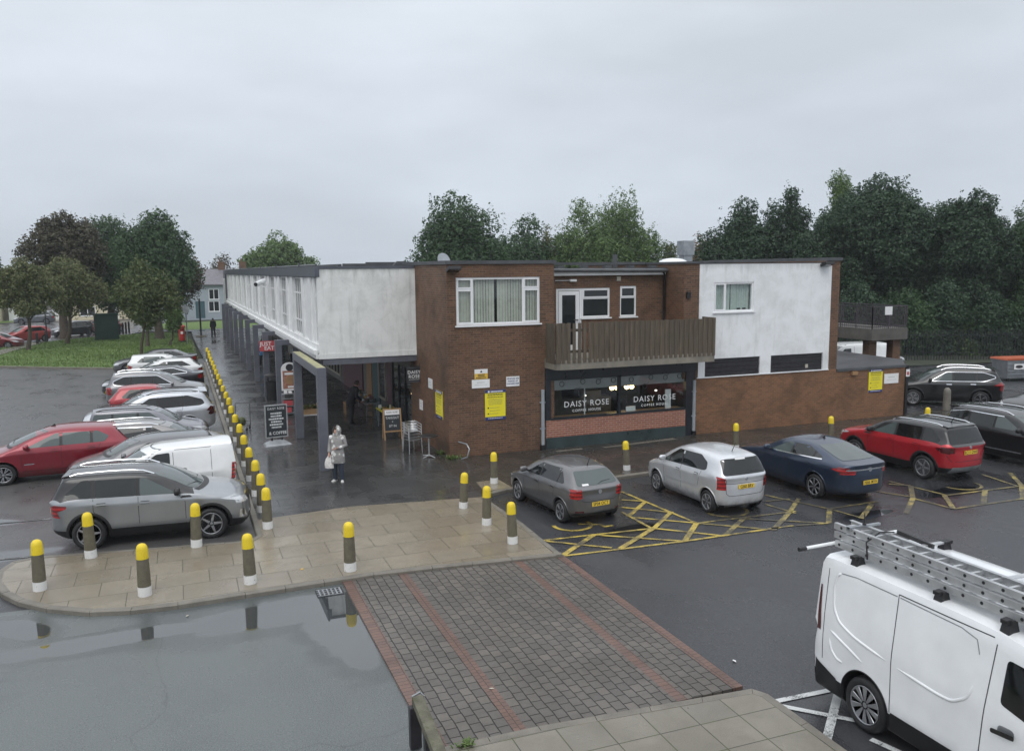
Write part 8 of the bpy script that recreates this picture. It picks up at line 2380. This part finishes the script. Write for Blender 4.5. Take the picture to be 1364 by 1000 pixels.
def flower_coat():
    n = NT('grey coat with white flowers')
    p = n.objco()
    v = n.new('ShaderNodeTexVoronoi'); n.l.new(p, v.inputs['Vector']); v.inputs['Scale'].default_value = 7.5; v.inputs['Randomness'].default_value = 1.0
    nz = n.noise(p, 24, 3)
    d = n.math('ADD', v.outputs['Distance'], n.math('MULTIPLY', nz, 0.32))
    c = n.mix(n.mapr(d, 0.50, 0.60, 1, 0, True), (0.30, 0.29, 0.285), (0.72, 0.72, 0.70))
    c = n.mix(n.mapr(n.noise(p, 15, 3), 0.58, 0.66, 0, 0.7), c, (0.15, 0.145, 0.15))
    n.out(color=c, rough=0.75)
    return n.mat


M['flower_coat'] = flower_coat()
p = gnd(451, 640.5, 0)
wo, jn = person('woman in a hooded grey coat with white flowers holding a white bag, before the arcade', p, R(-28), 1.64, 'flower_coat', 'denim', 'shoe', 'hair', 0.56, True, 0.0, 0.03,
                {'R': ((-0.235, 0.05, 1.08), (-0.235, -0.06, 0.86)), 'L': ((0.25, 0.02, 1.08), (0.04, -0.17, 1.02))}, turn=R(-25))
w = Matrix.Translation(wo.location) @ Matrix.Rotation(R(-28), 4, 'Z') @ Matrix.Scale(jn['k'], 4) @ Vector(jn['wrR'])
bg_ = empty('handbag', (w.x, w.y, w.z - 0.10), R(-28), 'white patterned bag hanging from the woman\'s right hand', 'bag')
mb = MB(); ring_loft(mb, [((0, 0, -0.36), 0.11, 0.05), ((0, 0, -0.35), 0.14, 0.065), ((0, 0, -0.22), 0.15, 0.07), ((0, 0, -0.08), 0.11, 0.045), ((0, 0, 0.0), 0.04, 0.02)], 16); mb.build('pouch', M['bagwhite'], bg_)
mb = MB(); mb.tube([(-0.05, 0, -0.03), (-0.02, 0, 0.03), (0, 0, 0.045), (0.02, 0, 0.03), (0.05, 0, -0.03)], 0.012, 6); mb.build('strap', M['bagwhite'], bg_)
p = gnd(451, 569, 0)
person('person all in black bending over the stall table under the canopy', (p.x + 0.62, p.y + 0.6, 0), R(105), 1.80, 'cloth_black', 'cloth_black', 'black', 'hair', 0.74, False, R(24), 0.05, {'R': ((-0.24, -0.06, 1.06), (-0.2, -0.3, 0.98)), 'L': ((0.24, -0.06, 1.06), (0.2, -0.3, 0.98))})
p = gnd(350, 487, 0)
person('person in a blue coat walking under the arcade beside the red hanging sign', p, R(10), 1.72, 'cloth_blue', 'cloth_black', 'black', 'hair', 0.66, False, 0, 0.08)
p = gnd(391, 488, 0)
person('person in a grey beige jacket deep under the arcade behind the first portal frame', p, R(-10), 1.75, 'cloth_grey', 'cloth_black', 'black', 'hair', 0.80, False, 0, 0.06)
p = gnd(284.5, 448, 0)
person('dark clothed person walking away at the far end of the arcade walk', p, R(185), 1.75, 'cloth_black', 'cloth_black', 'black', 'cloth_black', 0.76, False, 0, 0.1)
# ================================================================== TREES AND SHRUBS
def leaf_mesh(name, lobes, n, size, seed, droop=0.0, leaves=5, shell=0.55):
    """many leaf sprigs spread through the crown's lobes (x, y, z, rx, ry, rz)"""
    g = np.random.default_rng(seed)
    L = np.array(lobes, float)
    vol = (L[:, 3] * L[:, 4] * L[:, 5]) ** (2 / 3)
    idx = g.choice(len(L), n, p=vol / vol.sum())
    d = g.normal(size=(n, 3)); d /= np.linalg.norm(d, axis=1, keepdims=True)
    rr = g.uniform(shell ** 2, 1.0, n) ** 0.5
    # lumps and hollows on every lobe
    ph = g.uniform(0, 6.28, (len(L), 3))
    lump = 1 + 0.16 * np.sin(5 * d[:, 0] + ph[idx, 0]) * np.sin(4 * d[:, 1] + ph[idx, 1]) + 0.12 * np.sin(7 * d[:, 2] + ph[idx, 2])
    stray = np.where(g.random(n) < 0.10, g.uniform(1.02, 1.32, n), 1.0)
    P = L[idx, :3] + d * L[idx, 3:6] * (rr * lump * stray)[:, None]
    k = leaves
    C = np.repeat(P, k, 0) + g.normal(scale=size * 0.55, size=(n * k, 3))
    D = np.repeat(d, k, 0)
    nrm = D * 0.6 + g.normal(scale=0.65, size=(n * k, 3)) + np.array([0, 0, 0.35])
    nrm /= np.linalg.norm(nrm, axis=1, keepdims=True)
    a = np.cross(nrm, g.normal(size=(n * k, 3))); a[:, 2] -= droop; a /= np.linalg.norm(a, axis=1, keepdims=True)
    b = np.cross(nrm, a)
    s = size * g.uniform(0.6, 1.25, (n * k, 1))
    v0 = C - a * s * 0.6; v1 = C + b * s * 0.36 + nrm * s * 0.10; v2 = C + a * s * 0.7 - nrm * s * 0.08; v3 = C - b * s * 0.36 + nrm * s * 0.10
    V = np.stack([v0, v1, v2, v3], 1).reshape(-1, 3)
    m = len(V) // 4
    me = bpy.data.meshes.new(name)
    me.vertices.add(len(V)); me.vertices.foreach_set('co', V.astype(np.float32).ravel())
    me.loops.add(m * 4); me.loops.foreach_set('vertex_index', np.arange(m * 4, dtype=np.int32))
    me.polygons.add(m); me.polygons.foreach_set('loop_start', np.arange(0, m * 4, 4, dtype=np.int32))
    me.update(calc_edges=True)
    return me


def tree(name, label, u0, u1, vt, vb, Y, trunk, mat, n=2600, size=0.28, lobes=16, seed=1, droop=0.0, group=None, base_z=0.0, tr=0.22, shell=0.5, taper=0.0, depthk=0.85, lobr=(0.32, 0.46), cat='tree', stems=5):
    """crown outlined by the photo's columns u0..u1 and rows vt..vb, standing at distance Y; trunk: its foot's column"""
    rng = random.Random(seed)
    c = at_y((u0 + u1) / 2, (vt + vb) / 2, Y); a = at_y(u0, (vt + vb) / 2, Y); b = at_y(u1, (vt + vb) / 2, Y); t = at_y((u0 + u1) / 2, vt, Y); bo = at_y((u0 + u1) / 2, vb, Y)
    # half width seen square to the line of sight
    RX = (b - a).length / 2 * math.cos(math.atan2(c.x, c.y)); RZ = (t.z - bo.z) / 2
    f = at_y(trunk, vb, Y)
    root = empty(name, (f.x, Y, base_z), 0, label, cat, group)
    O = Vector((f.x, Y, base_z))
    side = Vector((c.y, -c.x, 0)).normalized(); dep = Vector((c.x, c.y, 0)).normalized()
    Ls = []
    for i in range(lobes):
        zz_, aa_ = rng.uniform(-0.9, 1), rng.uniform(0, 6.283); rd = rng.uniform(0.62, 1.0) if i % 4 else rng.uniform(0.0, 0.5)
        x, y, z = rd * math.sqrt(1 - zz_ * zz_) * math.cos(aa_), rd * math.sqrt(1 - zz_ * zz_) * math.sin(aa_), rd * zz_
        if i < 4: x, y, z = ((rng.uniform(-0.25, 0.25), 0.0, 1.0), (0.97, -0.1, rng.uniform(-0.3, 0.25)), (-0.97, 0.1, rng.uniform(-0.3, 0.25)), (0, 0, 0))[i]
        r_ = rng.uniform(*lobr)
        w_ = 1 - taper * (z * 0.5 + 0.5)
        q = c + side * (x * (1 - r_) * RX * w_) + dep * (y * (1 - r_) * RX * depthk) + Vector((0, 0, z * (1 - r_) * RZ))
        if i >= 4: r_ = max(r_, 0.24)
        Ls.append((q.x - O.x, q.y - O.y, q.z - O.z, r_ * RX, r_ * RX, r_ * min(RZ, RX * 1.3)))
    k_ = 0.66 if taper < 0.4 else 0.5
    q = c - Vector((0, 0, RZ * (0.08 + 0.25 * taper)))
    for zc_, kk in ((-0.28, 0.62), (0.22, k_)) if RZ > RX else ((0.0, k_),): Ls.append((q.x - O.x, q.y - O.y, q.z + zc_ * RZ - O.z, kk * RX, kk * RX * 0.9, kk * min(RZ, RX * 1.5)))
    link_mesh('crown', leaf_mesh('crown', Ls, n, size, seed, droop, shell=shell), M[mat], root)
    mb = MB()
    top = Vector((c.x - O.x, c.y - O.y, bo.z - O.z + RZ * 0.7))
    lean_ = Vector((rng.uniform(-0.1, 0.1), rng.uniform(-0.1, 0.1), 0))
    fork = top.lerp(Vector((0, 0, 0)), 0.45) + lean_
    mb.tube([(0, 0, -0.2), (0.02, 0.01, 0.35), tuple(fork * 0.5 + lean_), tuple(fork), tuple(fork.lerp(top, 0.5) - lean_), tuple(top)], [tr * 1.5, tr * 1.1, tr * 0.9, tr * 0.75, tr * 0.5, tr * 0.2], 9)
    for q in rng.sample(Ls, min(len(Ls), stems + 4)):
        e = Vector(q[:3]); s_ = fork.lerp(top, rng.uniform(0.0, 0.5)); m_ = s_.lerp(e, 0.5) + Vector((0, 0, 0.12 * (e - s_).length))
        mb.tube([tuple(s_), tuple(m_), tuple(e)], [tr * 0.45, tr * 0.28, tr * 0.08], 6)
        for _ in range(2):
            e2 = e + Vector((rng.uniform(-1, 1), rng.uniform(-1, 1), rng.uniform(0, 1))) * q[3] * 0.9
            mb.tube([tuple(m_.lerp(e, 0.6)), tuple(e2)], [tr * 0.14, tr * 0.04], 5)
    mb.build('trunk', M['bark'], root)
    return root


GL = 'trees round the lawn'
tree('lawn_tree', 'small olive leaved tree nearest the left edge on the lawn', -16, 88, 342, 430, 76.2, 35, 'leaf_olive', 5600, 0.155, 26, 1, group=GL, tr=0.16, shell=0.3, lobr=(0.2, 0.36))
tree('lawn_tree', 'small olive tree with a slim dark trunk, second from the left on the lawn', 34, 150, 340, 432, 81.9, 88, 'leaf_olive', 6200, 0.155, 26, 2, group=GL, tr=0.18, shell=0.3, lobr=(0.2, 0.36))
tree('lawn_tree', 'tall russet leaved tree behind the small olive trees at the left', 18, 152, 279, 402, 90, 83, 'leaf_rust', 6300, 0.221, 26, 3, group=GL, tr=0.42, shell=0.4, lobr=(0.22, 0.38))
tree('lawn_tree', 'broad dark green tree behind the green cabinet', 88, 212, 284, 424, 96, 143, 'leaf_dark', 7800, 0.221, 26, 4, group=GL, tr=0.42)
tree('lawn_tree', 'large dark green tree with thick trunk and rounded top at the end of the walk', 142, 268, 276, 422, 83.3, 211, 'leaf_dark', 9750, 0.204, 30, 5, group=GL, tr=0.38)
tree('lawn_tree', 'reddish tree edge showing right of the large dark tree', 205, 274, 312, 424, 92, 238, 'leaf_rust', 2700, 0.204, 14, 6, group=GL, tr=0.2)
tree('lawn_tree', 'small bright yellow green tree with a thin pale stem on the near lawn', 146, 246, 343, 440, 65.5, 186, 'leaf_bright', 4500, 0.145, 22, 7, group=GL, tr=0.11, shell=0.35, lobr=(0.22, 0.4))
tree('lawn_tree', 'grey green weeping foliage hanging beside the post box', 214, 246, 396, 446, 75.3, 226, 'leaf_mid', 1350, 0.128, 10, 8, 0.8, group=GL, tr=0.09)
tree('lawn_tree', 'dark tree cut by the left edge of the photo behind the lawn', -50, 14, 326, 420, 98, -20, 'leaf_dark', 3750, 0.238, 14, 9, group=GL, tr=0.3)
tree('lawn_tree', 'slim leaning tree with dark stem beside the large dark tree trunk', 178, 214, 400, 440, 75.3, 195, 'leaf_mid', 1050, 0.128, 8, 10, group=GL, tr=0.16)

GM = 'trees beyond the flat roofs'
tree('roadside_tree', 'hazy rounded tree showing over the arcade roof', 318, 426, 313, 392, 135, 372, 'leaf_mid', 6300, 0.323, 22, 21, group=GM, tr=0.4)
tree('roadside_tree', 'thin bare looking tree above the far house roof', 262, 326, 338, 392, 140, 296, 'leaf_rust', 630, 0.289, 12, 22, group=GM, tr=0.25, shell=0.2)
tree('roadside_tree', 'big rounded dark tree over the left part of the brick roof', 540, 684, 249, 440, 78, 606, 'leaf_dark', 10800, 0.221, 30, 23, group=GM, tr=0.45)
tree('roadside_tree', 'lower dark tree between the two big trees above the brick roof', 620, 765, 284, 430, 84, 690, 'leaf_dark', 7800, 0.221, 24, 24, group=GM, tr=0.3, shell=0.4, lobr=(0.26, 0.40))
tree('roadside_tree', 'light green tree above the balcony recess, lower left half of the pair', 724, 836, 259, 430, 80, 775, 'leaf_mid', 9000, 0.187, 26, 25, 0.5, group=GM, tr=0.3, shell=0.4, lobr=(0.30, 0.44))
tree('roadside_tree', 'light green tree above the balcony recess, taller right half of the pair', 764, 888, 249, 440, 81, 832, 'leaf_mid', 11000, 0.187, 28, 26, 0.5, group=GM, tr=0.3, shell=0.4, lobr=(0.30, 0.44))
tree('roadside_tree', 'yellow green low tree beside the roof flue', 862, 922, 318, 420, 88, 894, 'leaf_bright', 2700, 0.204, 14, 27, group=GM, tr=0.2)
tree('roadside_tree', 'autumn gold tree right of the roof flue', 896, 980, 312, 420, 92, 935, 'leaf_gold', 3900, 0.221, 16, 28, group=GM, tr=0.25)
tree('roadside_tree', 'thin sparse birch like tree in the gap between the big trees over the roof', 712, 748, 288, 400, 82, 730, 'leaf_olive', 630, 0.170, 12, 29, 0.5, group=GM, tr=0.12, shell=0.2)

GR = 'tall trees along the right boundary'
BT = [('feathery tall tree rising behind the white panel, left of the big crowns', 912, 1062, 262, 450, 62, 985, 'leaf_bluish', 15000, 0.175, 34, 31, 0.2, 0.35, (0.22, 0.36)),
      ('feathery narrow tree with a ragged tip above the white panel', 992, 1100, 240, 440, 60, 1045, 'leaf_bluish', 11000, 0.16, 32, 32, 0.35, 0.3, (0.22, 0.34)),
      ('tallest tree with a pointed wispy tip near the white panel end', 1064, 1168, 215, 420, 58, 1110, 'leaf_mid', 8500, 0.15, 30, 33, 0.7, 0.25, (0.2, 0.3)),
      ('huge spreading dark tree above the raised walkway', 1050, 1262, 234, 420, 52, 1150, 'leaf_bluish', 28000, 0.18, 52, 34, 0.0, 0.45, (0.22, 0.34)),
      ('broad dark tree joining the huge spreading one to the rounded one', 1170, 1300, 268, 440, 54, 1235, 'leaf_dark', 15000, 0.18, 34, 41, 0.0, 0.45, (0.26, 0.38)),
      ('rounded dark green tree right of the huge spreading one', 1216, 1366, 252, 430, 46, 1290, 'leaf_bluish', 21000, 0.165, 40, 35, 0.0, 0.45, (0.24, 0.36)),
      ('dark green tree cut by the right edge of the photo', 1310, 1490, 240, 440, 43, 1385, 'leaf_dark', 18000, 0.165, 36, 36, 0.0, 0.45, (0.24, 0.36)),
      ('dark tree filling the gap behind the walkway railing', 1070, 1230, 320, 500, 60, 1140, 'leaf_bluish', 12000, 0.185, 28, 37, 0.0, 0.4, (0.3, 0.44)),
      ('low dark tree under the rounded crown, right of the walkway', 1190, 1330, 340, 505, 50, 1255, 'leaf_dark', 14000, 0.175, 30, 42, 0.0, 0.4, (0.28, 0.4)),
      ('low dark tree above the orange lidded bin', 1290, 1420, 330, 500, 46, 1350, 'leaf_bluish', 14000, 0.165, 30, 43, 0.0, 0.4, (0.28, 0.4)),
      ('low bluish tree behind the gold one and the white panel', 930, 1036, 312, 440, 70, 978, 'leaf_bluish', 6000, 0.185, 18, 38, 0.0, 0.4, (0.3, 0.44))]
for lb, u0, u1, vt, vb, Y, tu, mt, n_, sz, lo, sd_, tp, sh, lr in BT:
    tree('boundary_tree', lb, u0, u1, vt, vb, Y, tu, mt, n_, sz, lo, sd_, group=GR, tr=0.38, taper=tp, shell=sh, lobr=lr)
GS = 'shrubs along the right boundary fence'
for i, (u0, u1, vt, vb, Y, mt, lb) in enumerate(((1108, 1180, 386, 470, 46, 'leaf_bluish', 'dark shrub behind the left end of the walkway railing'), (1160, 1240, 396, 490, 44.5, 'leaf_dark', 'dark shrub right behind the walkway corner'), (1215, 1300, 380, 500, 43.5, 'leaf_bluish', 'tall dark shrub above the grey people carrier bonnet'),
        (1278, 1352, 400, 508, 41.5, 'leaf_bluish', 'dark shrub right behind the orange lidded bin'), (1325, 1420, 390, 506, 40.5, 'leaf_dark', 'leafy shrub at the right edge behind the orange lidded bin'), (1250, 1310, 430, 500, 42.6, 'leaf_mid', 'paler green bramble patch left of the orange lidded bin'), (1080, 1140, 400, 470, 52, 'leaf_bluish', 'dark shrub hidden behind the white block end'), (1190, 1262, 420, 500, 43.8, 'leaf_bluish', 'low dark ivy clump over the grey people carrier'))):
    tree('shrub', lb, u0 - 12, u1 + 12, vt - 14, vb + 6, Y, (u0 + u1) / 2, mt, 6500, 0.155, 18, 50 + i, group=GS, tr=0.08, shell=0.4, cat='shrub')

pf = empty('palisade_fence', (46, 40.6, 0), 0, 'dark metal palisade fence in front of the boundary shrubs', 'fence')
mb = MB()
A, B = Vector((33.0, 46.0, 0)), Vector((58.0, 35.5, 0))
nb = 150
for i in range(nb):
    q = A.lerp(B, i / nb); mb.box(q.x - 0.03, q.x + 0.03, q.y - 0.012, q.y + 0.012, -0.1, 1.95)
wb(mb, 'pale', M['blackmetal'], pf)
for z in (0.4, 1.6): mb = MB(); mb.bar(A + Vector((0, 0.04, z)), B + Vector((0, 0.04, z)), 0.04, 0.05); wb(mb, 'rail', M['blackmetal'], pf)


# weeds along the kerb of the near pavement and the foot of the brick corner
def weed(label, x, y, z, s_, seed, n=26):
    rng = random.Random(seed); mb = MB()
    for i in range(n):
        a = rng.uniform(0, 6.28); l = s_ * rng.uniform(0.5, 1.1); w_ = 0.014
        d = Vector((math.cos(a), math.sin(a), 0)); o_ = Vector((rng.gauss(0, s_ * 0.6), rng.gauss(0, s_ * 0.35), 0)); t = Vector((-d.y, d.x, 0)) * w_
        mb.add([o_ + t, o_ - t, o_ + d * l * 0.5 - t * 0.8 + Vector((0, 0, l * 0.6)), o_ + d * l * 0.5 + t * 0.8 + Vector((0, 0, l * 0.6)), o_ + d * l + Vector((0, 0, l * 0.55))], [(0, 1, 2, 3), (3, 2, 4)])
    o = mb.build('weed', M['blade']); o.location = (x, y, z); tag(o, label, 'weed')


weed('green weeds in the kerb joint beside the mossy barrier plank', 3.15, 9.62, 0.0, 0.10, 1, 40)
weed('small green weed in the kerb joint right of the barrier', 2.85, 9.30, 0.0, 0.12, 2, 40)
weed('dark weeds at the foot of the brick corner by the steel hoop', 8.1, 25.48, 0.0, 0.2, 3, 60)
weed('weeds along the shaded brick flank near the cafe table', 7.9, 26.3, 0.0, 0.2, 4, 50)
# ================================================================== light, sky, camera
w = bpy.data.worlds.new('World'); scene.world = w
w.use_nodes = True
nt = w.node_tree; nd = nt.nodes; lk = nt.links
bg = nd['Background']
SUN_EL, SUN_AZ = R(52), R(215)      # a pale sun behind thick cloud, over the viewer's left shoulder
sky = nd.new('ShaderNodeTexSky'); sky.sky_type = 'NISHITA'; sky.sun_disc = False
sky.sun_elevation = SUN_EL; sky.sun_rotation = SUN_AZ; sky.air_density = 1.0; sky.dust_density = 3.0
tc = nd.new('ShaderNodeTexCoord')
sp = nd.new('ShaderNodeSeparateXYZ'); lk.new(tc.outputs['Generated'], sp.inputs[0])
# overcast: a sheet of cloud about three times as bright overhead as at the horizon
rp = nd.new('ShaderNodeValToRGB'); lk.new(sp.outputs[2], rp.inputs[0])
E_ = rp.color_ramp.elements
E_[0].position = 0.0; E_[0].color = (5.7, 6.3, 7.05, 1)
E_[1].position = 1.0; E_[1].color = (13.5, 14.0, 14.6, 1)
e = E_.new(0.10); e.color = (6.1, 6.7, 7.45, 1)
e = E_.new(0.30); e.color = (7.0, 7.5, 8.15, 1)
e = E_.new(0.55); e.color = (9.3, 9.7, 10.2, 1)
mp = nd.new('ShaderNodeMapping'); lk.new(tc.outputs['Generated'], mp.inputs[0]); mp.inputs['Scale'].default_value = (1.9, 1.9, 6.0)
nz = nd.new('ShaderNodeTexNoise'); lk.new(mp.outputs[0], nz.inputs['Vector']); nz.inputs['Scale'].default_value = 1.15; nz.inputs['Detail'].default_value = 6; nz.inputs['Roughness'].default_value = 0.5
mr = nd.new('ShaderNodeMapRange'); lk.new(nz.outputs['Fac'], mr.inputs[0]); mr.inputs[1].default_value = 0.3; mr.inputs[2].default_value = 0.7; mr.inputs[3].default_value = 0.86; mr.inputs[4].default_value = 1.12
ml = nd.new('ShaderNodeMix'); ml.data_type = 'RGBA'; ml.blend_type = 'MULTIPLY'; ml.inputs[0].default_value = 1.0
lk.new(rp.outputs[0], ml.inputs[6]); lk.new(mr.outputs[0], ml.inputs[7])
mx = nd.new('ShaderNodeMix'); mx.data_type = 'RGBA'; mx.inputs[0].default_value = 0.93
lk.new(sky.outputs[0], mx.inputs[6]); lk.new(ml.outputs[2], mx.inputs[7])
lk.new(mx.outputs[2], bg.inputs[0])
bg.inputs[1].default_value = 0.11
sl = bpy.data.lights.new('sun', 'SUN'); sl.energy = 0.9; sl.angle = R(40); sl.color = (1.0, 0.97, 0.93)
so = bpy.data.objects.new('sun', sl); COL.objects.link(so)
sdir = Vector((math.sin(SUN_AZ) * math.cos(SUN_EL), math.cos(SUN_AZ) * math.cos(SUN_EL), math.sin(SUN_EL)))
so.rotation_euler = sdir.to_track_quat('Z', 'Y').to_euler(); so.location = (0, 0, 40)

cd = bpy.data.cameras.new('camera'); co = bpy.data.objects.new('camera', cd); COL.objects.link(co)
cd.sensor_fit = 'HORIZONTAL'; cd.sensor_width = 36.0; cd.lens = 36.0 * F_PX / PW; cd.clip_end = 3000; cd.clip_start = 0.1
mtx = Matrix((( _R.x, _U.x, -_fwd.x, 0), (_R.y, _U.y, -_fwd.y, 0), (_R.z, _U.z, -_fwd.z, CAMH), (0, 0, 0, 1)))
co.matrix_world = mtx
scene.camera = co
scene.view_settings.view_transform = 'Standard'; scene.view_settings.look = 'None'; scene.view_settings.exposure = 0.0; scene.view_settings.gamma = 1.0
scene.render.resolution_x = 1024; scene.render.resolution_y = 750
scene.cycles.max_bounces = 7; scene.cycles.transparent_max_bounces = 12; scene.cycles.glossy_bounces = 4; scene.cycles.diffuse_bounces = 3
scene.cycles.use_denoising = True

HAZE = 0.0004
# thin rain haze between the viewer and the far trees
mb = MB(); mb.box(-75, 110, -14, 175, -1.2, 24)
hz = NT('rain haze')
hz.n.remove(hz.b)
pv = hz.new('ShaderNodeVolumePrincipled'); pv.inputs['Color'].default_value = (0.90, 0.94, 1.0, 1); pv.inputs['Density'].default_value = HAZE; pv.inputs['Anisotropy'].default_value = 0.2
hz.l.new(pv.outputs[0], hz.n['Material Output'].inputs['Volume'])
o = mb.build('haze', hz.mat); o['kind'] = 'stuff'
scene.cycles.volume_bounces = 1; scene.cycles.volume_step_rate = 4
